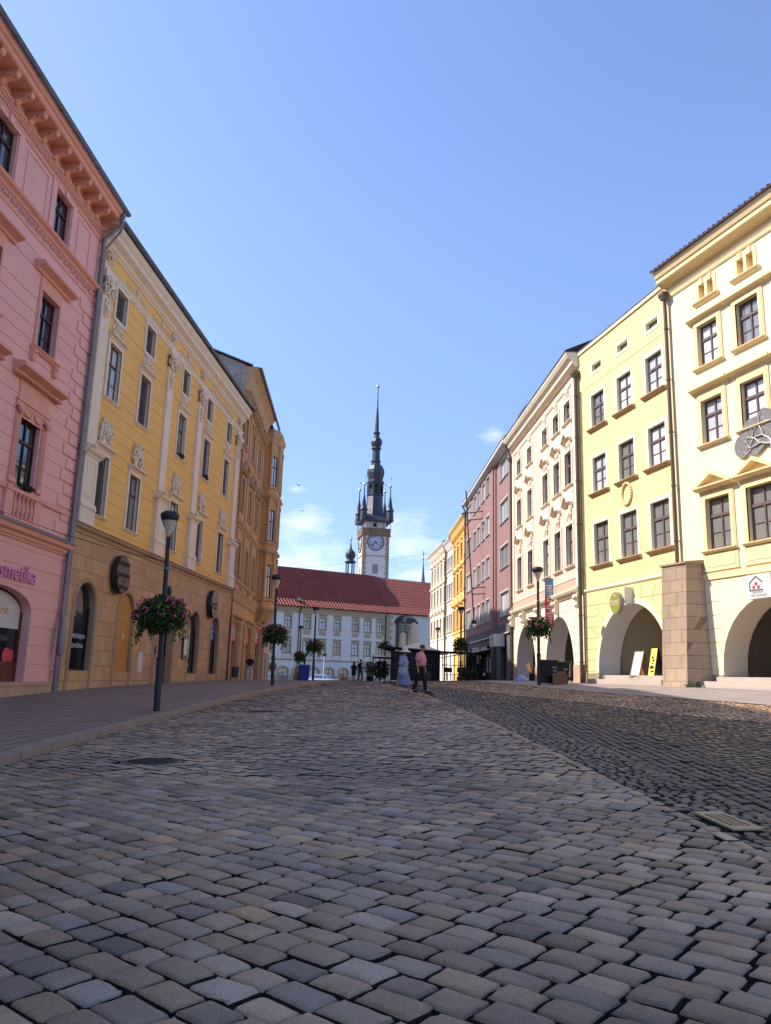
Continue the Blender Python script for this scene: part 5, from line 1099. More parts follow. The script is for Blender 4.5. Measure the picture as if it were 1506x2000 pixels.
# far church spire
cs = empty('church_spire', (16.6, 330, -3), 0, 'slim grey needle spire far off, right of the clock tower', 'spire')
mb = MB(); mb.lathe([(1.9, 0), (1.9, 34), (1.3, 36), (.9, 41), (.5, 46), (.2, 50), (.06, 52)], 8, smooth=False); mb.build('spire', mat('hazy slate', (.12, .14, .17), var=.1), cs); mb = MB(); mb.ball((0, 0, 52), .35); mb.tube([(0, 0, 52), (0, 0, 56)], .1, 5); mb.box(-.6, .6, -.08, .08, 54.4, 54.6); mb.build('cross', M_cop, cs)

# ================================================================== RIGHT SIDE
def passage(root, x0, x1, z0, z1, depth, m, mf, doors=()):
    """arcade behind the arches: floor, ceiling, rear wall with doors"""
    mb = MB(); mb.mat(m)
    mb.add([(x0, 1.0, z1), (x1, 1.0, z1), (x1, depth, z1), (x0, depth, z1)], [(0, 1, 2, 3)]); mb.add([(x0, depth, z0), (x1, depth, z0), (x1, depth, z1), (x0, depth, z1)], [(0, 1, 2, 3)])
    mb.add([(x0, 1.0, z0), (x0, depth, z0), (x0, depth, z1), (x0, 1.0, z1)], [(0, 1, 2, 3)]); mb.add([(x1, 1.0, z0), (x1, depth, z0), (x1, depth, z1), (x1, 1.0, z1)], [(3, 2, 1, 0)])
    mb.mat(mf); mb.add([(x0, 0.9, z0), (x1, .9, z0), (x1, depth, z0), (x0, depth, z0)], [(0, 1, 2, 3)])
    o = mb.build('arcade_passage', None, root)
    for (a, b, c, mt) in doors:
        mb = MB(); mb.mat(mt); mb.box(a, b, depth - .08, depth - .01, z0, c); mb.mat(M_frg); mb.box(a - .1, a, depth - .12, depth - .005, z0, c + .1); mb.box(b, b + .1, depth - .12, depth - .005, z0, c + .1); mb.box(a, b, depth - .12, depth - .005, c, c + .1); mb.build('door', None, root)
# ---- lemon yellow house
JC = (9.14, 36.0); ZB = -.2
lem = empty('lemon_yellow_house', (JC[0], JC[1], ZB), rz_right(-13.3), 'pale lemon yellow house with nine plain windows over one wide arch, right side', 'house')
# JC is the far end: local x runs from it towards the camera
C_ = mat('lemon plaster', lin((.93, .84, .61)), var=.06, scale=1.5, bump=.1, stain=.28, sc=lin((.86, .72, .46)))
CT = mat('pale lemon trim', lin((.93, .90, .76)), var=.04, scale=3, bump=.08)
CS = mat('tan sill', lin((.76, .64, .50)), var=.15, scale=4, bump=.2)
STEP = mat('pale granite steps', (.46, .40, .34), var=.12, scale=4, bump=.3)
PLS = mat('sandstone footing', (.36, .27, .17), var=.25, scale=3, bump=.5, stain=.4)
cx3 = [1.82, 4.12, 6.4]
ca = (1.33, 6.65, W_(-.1), W_(3.22), 2.6)
cops = [ca] + [(c - .64, c + .64, W_(5.13), W_(7.0)) for c in cx3] + [(c - .6, c + .6, W_(8.42), W_(10.06)) for c in cx3] + [(c - .58, c + .58, W_(11.47), W_(13.06)) for c in cx3] + [(c - .43, c + .43, W_(14.18), W_(14.53)) for c in cx3]
mb = MB(); wall_mb(mb, 0, 7.62, W_(-.4), W_(4.0), [ca], depth=1.0, grooves=[W_(.5 + .48 * k) for k in range(0, 7)], face=C_, reveal=TQ, gx=None)
wall_mb(mb, 0, 7.62, W_(4.0), W_(15.5), [o for o in cops[1:]], depth=.34, grooves=[W_(13.61)], gh=.035, face=C_, reveal=CT); mb.build('wall', None, lem)
body(lem, 7.62, W_(-.4), W_(15.5), 12, C_)
mb = MB(); mb.xprof([(.02, W_(4.0)), (-.04, W_(4.02)), (-.07, W_(4.08)), (-.05, W_(4.13)), (.02, W_(4.16))], .2, 7.6); mb.build('string_course', CT, lem)
mb = MB(); mb.mat(CT); mb.box(-.02, 7.64, -.07, .4, W_(15.5), W_(15.66)); mb.mat(M_zinc); mb.box(-.03, 7.65, -.1, .42, W_(15.661), W_(15.69)); mb.build('parapet', None, lem)
# raised band round the arch and radiating joints
mb = MB(); K = 24; c0 = (ca[0] + ca[1]) / 2
for wid, pr in ((.22, .03),):
    h0 = (ca[1] - ca[0]) / 2; r0 = ca[4]; sp = ca[3] - r0
    def ap(t, e): return (c0 + (h0 + e) * math.cos(t), sp + (r0 + e) * math.sin(t))
    T_a = [PI * k / K for k in range(K + 1)]
    for a, b in zip(T_a, T_a[1:]):
        p, q, r_, s_ = ap(a, 0), ap(a, wid), ap(b, wid), ap(b, 0)
        mb.add([(p[0], -pr, p[1]), (q[0], -pr, q[1]), (r_[0], -pr, r_[1]), (s_[0], -pr, s_[1]), (p[0], 0.002, p[1]), (q[0], 0, q[1]), (r_[0], 0, r_[1]), (s_[0], 0.002, s_[1])], [(0, 1, 2, 3), (1, 5, 6, 2), (4, 0, 3, 7)])
    for sx, e in ((ca[0], -wid), (ca[1], wid)): mb.box(sx, sx + e, -pr, .001, W_(.45), sp)
mb.build('arch_band', CT, lem)
M_joint = mat('plaster joint', lin((.60, .50, .33)), var=.1, bump=0)
mb = MB()
for k, a in enumerate(np.linspace(.5, PI - .5, 9)):
    p, q = ap(a, .30), ap(a, 1.0 + .25 * abs(math.cos(a)))
    if q[1] > W_(3.95): q = (p[0] + (q[0] - p[0]) * (W_(3.95) - p[1]) / (q[1] - p[1]), W_(3.95))
    d = Vector((q[0] - p[0], 0, q[1] - p[1])).normalized() * .014; n_ = Vector((-d.z, 0, d.x))
    mb.add([(p[0] - n_.x, -.0025, p[1] - n_.z), (p[0] + n_.x, -.0025, p[1] + n_.z), (q[0] + n_.x, -.0025, q[1] + n_.z), (q[0] - n_.x, -.0025, q[1] - n_.z)], [(0, 1, 2, 3)])
mb.build('arch_joints', M_joint, lem)
mb = MB(); mb.box(.02, ca[0] + .02, -.035, 0, W_(-.4), W_(.42)); mb.build('plinth', PLS, lem); mb = MB(); mb.box(ca[1] - .02, 7.6, -.035, 0, W_(-.4), W_(.42)); mb.build('plinth', PLS, lem)
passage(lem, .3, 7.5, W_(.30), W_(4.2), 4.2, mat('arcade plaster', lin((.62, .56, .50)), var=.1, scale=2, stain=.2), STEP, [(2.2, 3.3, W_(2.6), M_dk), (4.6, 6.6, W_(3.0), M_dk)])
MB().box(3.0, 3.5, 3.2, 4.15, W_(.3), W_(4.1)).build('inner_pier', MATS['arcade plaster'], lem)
MB().box(3.05, 3.28, 3.15, 3.19, W_(2.35), W_(2.75)).build('wall_box', M_dk, lem); MB().box(3.22, 3.45, 3.15, 3.19, W_(1.9), W_(2.25)).build('wall_box', M_dk, lem)
mb = MB(); mb.box(1.75, ca[1], -.25, 1.0, W_(-.3), W_(.34)); mb.box(ca[0] + .05, ca[1] + .3, -.62, -.25, W_(-.3), W_(.175)); mb.build('steps', STEP, lem)
stC = dict(frame=M_frg, pane=[G_cur, G_cur2, G_refl], trim=CT, border=.17, proud=.018, sill=(.24, .15, .18), sillm=CS, rec=.12, transom=.64, bars=(.33,))
for i, c in enumerate(cx3):
    s_ = dict(stC); s_.update(pane=[G_cur2]); window(lem, c, W_(5.13), 1.28, 1.87, s_, seed=i); window(lem, c, W_(8.42), 1.2, 1.64, stC, seed=i); window(lem, c, W_(11.47), 1.16, 1.59, stC, seed=i + 1)
    s_ = dict(stC); s_.update(transom=0, mull=(), bars=(), sill=None, full=True, border=.13, rec=.16); window(lem, c, W_(14.18), .86, .35, s_)
# plaster wreath
mb = MB()
for k in range(26): a = 2 * PI * k / 26; mb.ball((4.08 + .36 * math.cos(a), -.04, W_(7.78) + .45 * math.sin(a)), .07, 7, 5)
mb.tube([(3.95, -.05, W_(8.2)), (3.75, -.05, W_(8.38)), (3.6, -.05, W_(8.3))], .03, 5); mb.tube([(4.2, -.05, W_(8.2)), (4.4, -.05, W_(8.38)), (4.55, -.05, W_(8.3))], .03, 5); mb.build('wreath', C_, lem)
downpipe(lem, [(7.6, -.18, W_(14.9)), (7.6, -.16, W_(14.2)), (7.6, -.16, W_(4.2))], M_zincb, .075, box=(7.6, -.2, W_(14.95), .16)); downpipe(lem, [(.02, -.16, W_(14.5)), (.02, -.16, W_(13.9)), (.02, -.16, W_(-.1))], M_zincb, .085, box=(.02, -.18, W_(14.6), .17))
mb = MB(); mb.tube([(.3, -.04, W_(13.6)), (.3, -.04, W_(-.1))], .022, 6); mb.build('cable', M_zincb, lem)
mb = MB(); mb.mat(mat('old chimney render', (.24, .2, .18), var=.3, stain=.4)); mb.box(.1, 3.6, 1.2, 2.0, W_(15.5), W_(16.5)); mb.mat(M_roof); mb.box(0, 3.7, 1.1, 2.1, W_(16.5), W_(16.62)); mb.build('chimney', None, lem)
# ---- cream house at the right edge
JD = (10.88, 28.62); ZB = -.3
crm = empty('cream_house', (JD[0], JD[1], ZB), rz_right(-18.4), 'cream house with yellow window surrounds, pediments and a stone arch, at the right edge', 'house')
D_ = mat('cream plaster', lin((.93, .88, .74)), var=.05, scale=1.5, bump=.08, stain=.06, sc=lin((.84, .76, .58)))
DT = mat('honey trim', lin((.92, .83, .64)), var=.06, scale=3, bump=.1, stain=.1, sc=lin((.7, .55, .35)))
WD = 15
dc = [2.07 + 1.93 * k for k in range(7)]
da = (1.87, 6.75, W_(-.1), W_(2.95), 2.3); db = (8.6, 13.4, W_(-.1), W_(2.95), 2.3)
mb = MB(); wall_mb(mb, 0, WD, W_(-.4), W_(3.62), [da, db], depth=1.0, grooves=[W_(.55 + .46 * k) for k in range(6)], face=D_, reveal=mat('reveal plaster', lin((.80, .74, .66)), var=.05, stain=.1), gx=None)
dops = [(c - .58, c + .58, W_(4.66), W_(6.47)) for c in dc] + [(c - .52, c + .52, W_(8.48), W_(10.1)) for c in dc] + [(c - .51, c + .51, W_(11.4), W_(13.0)) for c in dc] + [(c - .32, c - .02, W_(13.97), W_(14.58)) for c in dc] + [(c + .12, c + .42, W_(13.97), W_(14.58)) for c in dc]
wall_mb(mb, 0, WD, W_(3.62), W_(15.6), dops, depth=.4, face=D_, reveal=DT); mb.build('wall', None, crm); body(crm, WD, W_(-.4), W_(15.6), 12, D_)
mb = MB(); mb.mat(DT); mb.box(.3, WD, -.05, 0, W_(3.62), W_(3.84)); mb.build('band', None, crm); mb = MB(); mb.mat(DT); cornice_mb(mb, [(.04, W_(14.86)), (.06, W_(14.9)), (.08, W_(15.0)), (.12, W_(15.06))], 0, WD)
cornice_mb(mb, [(.1, W_(15.3)), (.42, W_(15.42)), (.45, W_(15.46)), (.45, W_(15.62)), (.5, W_(15.64)), (.58, W_(15.84)), (.6, W_(15.9))], -.1, WD); mb.build('cornice', None, crm)
mb = MB(); mb.hexa([(-.15, -.68, W_(15.9)), (WD, -.68, W_(15.9)), (WD, 6, W_(19.5)), (-.15, 6, W_(19.5))], [(-.15, -.68, W_(15.97)), (WD, -.68, W_(15.97)), (WD, 6, W_(19.6)), (-.15, 6, W_(19.6))])
for k in range(60): mb.tube([(-.1 + k * .25, -.70, W_(15.97)), (-.1 + k * .25, .3, W_(16.52))], .03, 6)
mb.build('roof', mat('brown tiles', (.10, .06, .055), var=.3, scale=5), crm)
stD = dict(frame=M_frg, pane=[G_cur, G_refl, G_cur2, G_cur], trim=DT, border=.20, steps=3, proud=.06, sill=(.24, .13, .16), rec=.13, transom=.66, bars=(.33,))
sb = dict(stD); sb.update(pane=[G_cur2, G_cur2], head=('gable', .30, .93, .62, .30)); sm = dict(stD); sm.update(head=('cornice', .32, .94, .26, .26)); st_ = dict(stD); st_.update(head=('cornice', .20, .94, .2, .22))
for i, c in enumerate(dc):
    window(crm, c, W_(4.66), 1.16, 1.81, sb, seed=i); window(crm, c, W_(8.48), 1.04, 1.62, sm, seed=i); window(crm, c, W_(11.4), 1.02, 1.6, st_, seed=i + 1)
    mb = MB(); x0_, x1_ = c - .46, c + .56
    mb.box(x0_, c - .32, -.03, 0, W_(13.95), W_(14.72)); mb.box(c - .02, c + .12, -.03, 0, W_(13.95), W_(14.72)); mb.box(c + .42, x1_, -.03, 0, W_(13.95), W_(14.72)); mb.box(c - .32, c - .02, -.03, 0, W_(14.58), W_(14.72)); mb.box(c + .12, c + .42, -.03, 0, W_(14.58), W_(14.72))
    for q in (c - .17, c + .27): mb.prism([(q - .07, W_(14.56)), (q + .07, W_(14.56)), (q + .09, W_(14.8)), (q - .09, W_(14.8))], -.06, 0)
    mb.xprof([(.0, W_(13.95)), (-.16, W_(13.93)), (-.16, W_(13.89)), (-.06, W_(13.80)), (0, W_(13.80))], x0_ - .12, x1_ + .12)
    mb.box(c - .32, c - .02, .18, .2, W_(13.97), W_(14.58)); mb.box(c + .12, c + .42, .18, .2, W_(13.97), W_(14.58)); mb.build('attic_vents', DT, crm)
    mb = MB(); mb.box(c - .82, c + .82, -.035, 0, W_(3.94), W_(4.5)); mb.box(c - .68, c + .68, -.05, -.03, W_(4.04), W_(4.44)); mb.box(c - .86, c + .86, -.06, 0, W_(3.90), W_(3.96)); mb.build('apron', DT, crm)
mb = MB(); mb.box(.3, da[0], -.03, 0, W_(-.4), W_(.38)); mb.build('plinth', PLS, crm); mb = MB(); mb.box(da[1], db[0], -.03, 0, W_(-.4), W_(.38)); mb.build('plinth', PLS, crm)
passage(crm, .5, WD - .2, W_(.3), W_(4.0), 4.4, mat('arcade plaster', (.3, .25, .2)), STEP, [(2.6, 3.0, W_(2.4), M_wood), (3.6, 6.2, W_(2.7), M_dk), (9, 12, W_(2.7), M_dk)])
mb = MB(); mb.box(1.6, WD, -.1, 1.0, W_(-.3), W_(.32)); mb.box(1.15, WD, -.5, -.1, W_(-.3), W_(.165)); mb.box(1.1, WD, -.9, -.5, W_(-.3), W_(.02)); mb.build('steps', STEP, crm)
# battered sandstone buttress at the joint
BUT = mat('buttress blocks', (.42, .31, .215), var=.2, scale=3, bump=.7, kind='brick', bw=.62, bh=.44, mort=.01, mc=.5, c2=(.34, .26, .2), warp=.01, bias=-.2, stain=.45, sc=(.2, .15, .11))
bt = empty('stone_buttress', (JD[0], JD[1], ZB), rz_right(-18.4), 'tapering sandstone block buttress between the lemon yellow and the cream house', 'buttress')
mb = MB(); mb.hexa([(-.12, -.95, W_(-.3)), (1.3, -1.05, W_(-.3)), (1.36, 0, W_(-.3)), (-.35, .0, W_(-.3))], [(-.1, -.78, W_(4.2)), (1.12, -.7, W_(4.2)), (1.16, 0, W_(4.2)), (-.3, 0, W_(4.2))]); mb.build('blocks', BUT, bt)
mb = MB(); mb.hexa([(-.17, -.83, W_(4.2)), (1.18, -.76, W_(4.2)), (1.2, 0, W_(4.2)), (-.34, 0, W_(4.2))], [(-.17, -.83, W_(4.27)), (1.18, -.76, W_(4.27)), (1.2, 0, W_(4.36)), (-.34, 0, W_(4.36))]); mb.build('coping', PLS, bt)
o = leaves_mb(160, .55, .22, .13, .05, 21, [(M_leaf2, 3), (M_leaf, 2)]).build('weeds', None); o.matrix_world = bt.matrix_basis @ Matrix.Translation((1.55, -1.0, W_(-.02))); tag(o, 'patch of weeds at the foot of the stone buttress', 'weeds')
# metal tree relief
bpy.context.view_layer.update()
M_tree = mat('grey metal relief', (.5, .46, .43), rough=.5, var=.3, metal=.3, bump=.3)
tr = empty('tree_relief', crm.matrix_basis @ Vector((4.75, -.06, W_(7.35))), crm.rotation_euler.z, 'flat grey metal tree relief fixed between two windows of the cream house', 'wall relief')
mb = MB(); lobes = [(-1.25, .55, .42), (-.85, .95, .45), (-.3, 1.1, .45), (.3, 1.1, .45), (.9, .95, .45), (1.25, .55, .42), (0, .75, .5), (-.8, .5, .4), (.8, .5, .4)]
P = []
for k in range(60):
    a = 2 * PI * k / 60; r = 0
    for lx_, lz_, lr in lobes:
        # outline = farthest hit among lobes
        dx_, dz_ = lx_, lz_ - .7; b = dx_ * math.cos(a) + dz_ * math.sin(a); c_ = dx_ * dx_ + dz_ * dz_ - lr * lr; D = b * b - c_
        if D > 0: r = max(r, b + math.sqrt(D))
    P.append((r * math.cos(a), .7 + r * math.sin(a)))
mb.prism(P, -.03, 0); mb.build('disc', mat('pierced metal', (.28, .26, .25), var=.5, scale=30, bump=.9, bscale=.03), tr)
mb = MB(); rg = random.Random(4); mb.tube([(0, -.06, -.25), (0, -.06, .35)], .07, 6)
def branch(x, z, a, l, r, d):
    p = [(x, -.06, z)]; 
    for k in range(4): x += math.cos(a) * l / 4; z += math.sin(a) * l / 4; a += rg.uniform(-.35, .35); p.append((x, -.06, z))
    mb.tube(p, [r * (1 - .12 * k) for k in range(5)], 5)
    if d: 
        for s in (-1, 1): branch(x, z, a + s * rg.uniform(.4, .9), l * .72, r * .65, d - 1)
for a in (.35, 1.1, 2.0, 2.8): branch(0, .3, a, .55, .05, 3)
mb.build('branches', M_tree, tr)
# ---- pale pink house with stucco hoods
JE = (8.35, 50.71); ZB = -.3
ppk = empty('pale_pink_house', (JE[0], JE[1], ZB), rz_right(-3.05), 'pale pink stucco house with wavy window hoods above two arches, right side', 'house')
E_ = mat('pale pink plaster', lin((.91, .77, .70)), var=.06, scale=1.5, bump=.1, stain=.10, sc=lin((.76, .62, .54)))
ET = mat('ivory stucco', lin((.92, .87, .77)), var=.05, scale=4, bump=.15, stain=.12, sc=lin((.66, .56, .46)))
ER = mat('rose band', lin((.86, .66, .58)), var=.08, scale=2, stain=.2)
WE = 14.73; ec = [2.1, 4.9, 8.5, 10.8, 12.9]
ea = [(.95, 5.75, W_(-.1), W_(3.2), 2.5), (8.0, 13.1, W_(-.1), W_(3.24), 2.55)]
mb = MB(); wall_mb(mb, 0, WE, W_(-.5), W_(4.1), ea, depth=1.0, grooves=[W_(.9 + .42 * k) for k in range(7)], face=ET, reveal=TQ)
eops = [(c - .56, c + .56, W_(5.52), W_(7.54)) for c in ec] + [(c - .55, c + .55, W_(9.5), W_(11.22)) for c in ec] + [(c - .52, c + .52, W_(12.8), W_(13.85)) for c in ec]
wall_mb(mb, 0, WE, W_(4.1), W_(15.3), eops, depth=.42, face=E_, reveal=ET); mb.build('wall', None, ppk); body(ppk, WE, W_(-.5), W_(15.3), 12, ET)
mb = MB(); mb.mat(ET); cornice_mb(mb, [(.06, W_(3.98)), (.1, W_(4.05)), (.22, W_(4.15)), (.28, W_(4.25)), (.28, W_(4.31))], 0, WE); mb.mat(ER); mb.box(.02, WE - .6, -.02, 0, W_(4.32), W_(4.85)); mb.mat(ET); mb.box(.02, WE - .6, -.05, 0, W_(4.85), W_(4.9))
mb.box(WE - .85, WE - .02, -.06, 0, W_(4.32), W_(14.5)); mb.box(.02, .6, -.05, 0, W_(4.92), W_(14.5)); mb.build('string_course', None, ppk)
mb = MB(); cornice_mb(mb, [(.04, W_(14.5)), (.08, W_(14.6)), (.08, W_(14.7))], 0, WE); cornice_mb(mb, [(.12, W_(15.0)), (.3, W_(15.15)), (.34, W_(15.3)), (.5, W_(15.45)), (.6, W_(15.62)), (.62, W_(15.75))], -.05, WE + .1); mb.build('cornice', ET, ppk)
roof(ppk, -.05, WE + .1, W_(15.82), .62, 12, 3, M_roof)
mb = MB()
for x in (.3, 6.9, 10.55, 14.35, 3.3): mb = MB(); mb.prism([(x - .13, W_(3.35)), (x + .13, W_(3.35)), (x + .2, W_(4.0)), (x - .2, W_(4.0))], -.22, 0); mb.ball((x, -.2, W_(3.5)), .13, 8, 5); mb.ball((x, -.26, W_(3.85)), .15, 8, 5); mb.build('corbel', ET, ppk)

mb = MB()
for x, zc in ((10.55, 0), (3.35, 0)):
    pass
for a, b in ((0, .95), (5.75, 8.0), (13.1, WE)): mb = MB(); mb.box(a, b, -.04, 0, W_(-.4), W_(.8)); mb.build('plinth', mat('rose plinth', lin((.74, .62, .54)), var=.15, stain=.3), ppk)
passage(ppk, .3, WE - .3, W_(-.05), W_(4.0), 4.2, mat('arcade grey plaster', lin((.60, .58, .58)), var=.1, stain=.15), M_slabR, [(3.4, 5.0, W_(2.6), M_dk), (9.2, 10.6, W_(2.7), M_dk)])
stE = dict(frame=M_frg, pane=[G_cur2, G_dark, G_cur, G_cur2], trim=ET, border=.15, steps=2, proud=.05, sill=(.2, .13, .15), rec=.13, transom=.64, bars=(.33,))
e1 = dict(stE); e1.update(head=('wave', .95, .62, .42, .30)); e2 = dict(stE); e2.update(head=('wave', .55, .62, .34, .26)); e3 = dict(stE); e3.update(transom=.5)
ro1 = relief_mb(.8, .75, 11, dep=.10, scrolls=3).mesh('ornament', ET); ro2 = relief_mb(.6, .5, 12, dep=.08, scrolls=3).mesh('ornament', ET); ro3 = relief_mb(.6, .95, 13, dep=.08, scrolls=4).mesh('ornament', ET)
for i, c in enumerate(ec):
    w_ = window(ppk, c, W_(5.52), 1.12, 2.02, e1, seed=i); link('ornament', ro1, w_, (0, 0, 2.12))
    w_ = window(ppk, c, W_(9.5), 1.1, 1.72, e2, seed=i + 1); link('ornament', ro2, w_, (0, 0, 1.78)); mb = MB(); mb.box(-.66, .66, -.03, 0, -.9, -.14); mb.box(-.6, .6, -.045, -.03, -.82, -.2); mb.build('apron', ET, w_)
    w_ = window(ppk, c, W_(12.8), 1.04, 1.05, e3, seed=i); link('ornament', ro3, w_, (0, 0, 1.1)); mb = MB(); mb.box(-.62, .62, -.025, 0, -.8, -.14); mb.build('apron', ET, w_)
downpipe(ppk, [(.05, -.5, W_(15.5)), (.06, -.12, W_(14.6)), (.08, -.12, W_(4.7)), (.08, -.4, W_(4.3)), (.08, -.14, W_(3.9)), (.08, -.12, W_(0))], M_zincb, .07, box=(.06, -.16, W_(14.4), .15))
def roof_grid(root, x, z, w, h):
    mb = MB(); mb.tube([(x, .3, z), (x, .3, z + h), (x + w, .3, z + h), (x + w, .3, z)], .03, 5)
    for k in range(9): mb.tube([(x + w * k / 8, .3, z), (x + w * k / 8, .3, z + h * 1.18)], .014, 4)
    mb.build('roof_guard', M_black, root)
roof_grid(ppk, .5, W_(16.1), 2.2, 1.1)
mb = MB(); mb.mat(TQ)
for x in (9.5, 11.6): mb.box(x, x + .35, .2, .6, W_(15.9), W_(16.7))
mb.build('chimney', None, ppk)
# ---- plum house
JF = (7.69, 71.53); ZB = -.6
plm = empty('plum_house', (JF[0], JF[1], ZB), rz_right(-1.82), 'plain plum brown plastered house with white framed windows over dark stone shops', 'house')
F_ = mat('plum plaster', lin((.60, .47, .45)), var=.08, scale=1.5, bump=.1, stain=.12, sc=lin((.5, .33, .33)))
FG = mat('grey stone cladding', (.13, .125, .13), var=.15, scale=2, bump=.3, kind='brick', bw=1.4, bh=.7, mort=.01, mc=.6, c2=(.11, .105, .11), warp=0)
WF = 20.83; lv = [(4.3, 1.63), (7.58, 1.55), (10.8, 1.55), (13.92, 1.5)]
sc_ = [5.45, 7.7, 10.05, 12.25]
fo = []
for (z, h) in lv: fo += [(c - .72, c + .72, W_(z), W_(z + h)) for c in sc_] + [(.55, 3.3, W_(z), W_(z + h))]
mb = MB(); wall_mb(mb, 0, 14.4, W_(3.65), W_(15.9), fo, depth=.2, face=F_, reveal=M_frw, y=-.2)
wall_mb(mb, 14.4, WF, W_(3.65), W_(15.9), [(16.4, 19.45, W_(z), W_(z + h)) for z, h in lv], depth=.2, face=F_, reveal=M_frw)
mb.mat(F_); mb.add([(14.4, -.2, W_(3.65)), (14.4, 0, W_(3.65)), (14.4, 0, W_(15.9)), (14.4, -.2, W_(15.9))], [(0, 1, 2, 3)]); mb.box(14.3, 14.9, -.1, .02, W_(3.65), W_(15.6)); mb.build('wall', None, plm)
shop = [(.6, 13.6, W_(-.4), W_(2.5)), (14.3, 15.9, W_(-.4), W_(2.9)), (17.4, 19.6, W_(.1), W_(2.9))]
mb = MB(); wall_mb(mb, 0, WF, W_(-.9), W_(3.65), shop, depth=.3, face=FG, reveal=FG, y=-.2); mb.mat(FG); mb.mat(M_frw); mb.box(0, 14.3, -.32, -.2, W_(3.0), W_(3.08)); mb.box(14.9, WF, -.32, -.2, W_(3.0), W_(3.08)); mb.build('stone_ground_floor', None, plm)
body(plm, WF, W_(-.9), W_(15.9), 12, F_)
mb = MB(); mb.mat(M_frw); cornice_mb(mb, [(.1, W_(15.6)), (.5, W_(15.75)), (.55, W_(15.8)), (.55, W_(16.0)), (.6, W_(16.05))], -.1, WF + .05); mb.build('cornice', None, plm); roof(plm, -.1, WF, W_(16.1), .5, 12, 3, M_roof)
stF = dict(frame=M_frw, pane=[G_cur, G_refl, G_cur2, G_cur], trim=M_frw, border=.10, proud=.03, sill=(.08, .06, .08), sillm=M_zinc, rec=.1, transom=0, mull=(0,), bars=(), full=True)
for i, (z, h) in enumerate(lv):
    for j, c in enumerate(sc_): window(plm, c, W_(z), 1.44, h, stF, seed=i + j, y=-.2)
    s_ = dict(stF); s_.update(mull=(-.17, 0, .17)); window(plm, 1.92, W_(z), 2.75, h, s_, seed=i, y=-.2); window(plm, 17.92, W_(z), 3.05, h, s_, seed=i + 1)
MB().box(17.4, 19.6, .0, .05, W_(.1), W_(2.9)).build('shop_window', G_shop, plm); MB().box(14.3, 15.9, .06, .1, W_(-.4), W_(2.9)).build('door', M_dk, plm); mb = MB(); mb.mat(G_shop); mb.box(.6, 13.6, .0, .05, W_(-.4), W_(2.5)); mb.mat(mat('bronze frame', (.20, .14, .09), rough=.4, metal=.4))
for x in (.7, 2.2, 3.7, 5.1, 6.6, 8.2, 9.8, 11.4, 12.6, 13.5): mb.box(x - .05, x + .05, -.06, .02, W_(-.4), W_(2.5))
mb.mat(FG); 
for x in (4.2, 9.0): mb.box(x - .3, x + .3, -.19, .0, W_(-.4), W_(2.5))
mb.build('shop_front', None, plm)
M_wsign = mat('white sign panel', (.7, .68, .64), rough=.5, var=.03, bump=0)
for k, (a, b) in enumerate(((1.0, 3.8), (5.0, 8.2), (9.4, 12.4))):
    mb = MB(); mb.box(a, b, -.30, -.21, W_(1.95), W_(2.5)); q = mb.build('shop_sign', M_black if k != 1 else M_wsign, plm); mb = MB(); mb.text(('OREA', 'MAGNUM', 'PIZZA')[k] if False else '', .3, (a + b) / 2, W_(2.05), -.31, .02)
    mb = MB()
    for t in range(7): xx = a + .3 + (b - a - .6) * t / 6; mb.box(xx - .05, xx + .05, -.33, -.30, W_(2.02), W_(2.42)); 
    for t in range(6): xx = a + .3 + (b - a - .6) * (t + .5) / 6; mb.box(xx - .1, xx + .1, -.325, -.30, W_(2.02 + .17 * (t % 3)), W_(2.08 + .17 * (t % 3)))
    mb.build('lettering', M_wsign if k != 1 else M_black, q)
mb = MB(); mb.mat(M_wsign); mb.box(17.3, 19.1, -.9, -.22, W_(2.2), W_(3.0)); q = mb.build('box_sign', None, plm)
mb = MB(); mb.prism([(18.0, W_(2.45)), (18.4, W_(2.45)), (18.2, W_(2.3))], -.92, -.9); mb.box(17.9, 18.5, -.92, -.9, W_(2.62), W_(2.66)); mb.prism([(18.05, W_(2.68)), (18.35, W_(2.68)), (18.2, W_(2.95))], -.92, -.9); mb.build('emblem', M_black, q)
# awning
mb = MB(); mb.mat(mat('cream awning', lin((.9, .84, .7)), var=.05)); mb.hexa([(1.0, -2.6, W_(1.75)), (13.4, -1.5, W_(1.9)), (13.4, -.25, W_(2.2)), (1.0, -.25, W_(2.2))], [(1.0, -2.6, W_(1.82)), (13.4, -1.5, W_(1.97)), (13.4, -.25, W_(2.27)), (1.0, -.25, W_(2.27))]); mb.build('awning', None, plm)
mb = MB(); P = [(9.2, -1.5, 15.0), (9.0, -1.4, 14.2), (8.9, -1.3, 12.3), (9.5, -1.2, 9.5), (10.1, -1.1, 6.8), (10.6, -1.0, 4.4)]
mb.tube([(x, y, W_(z)) for x, y, z in P], .055, 6)
for (x, y, z) in ((8.95, -1.35, 13.2), (8.95, -1.33, 12.6), (10.1, -1.1, 7.0), (10.15, -1.1, 6.5)): mb.tube([(x, y, W_(z)), (x + .9, -.22, W_(z))], .05, 5)
mb.lathe([(.14, -.15), (.2, 0), (.12, .12)], 8, (10.6, -1.0, W_(4.35))); mb.build('sign_mast', M_fr, plm)
roof_grid(plm, 8, W_(16.2), 2.4, 1.0); downpipe(plm, [(.06, -.6, W_(15.8)), (.06, -.3, W_(15.2)), (.06, -.3, W_(-.4))], M_zincb, .07)
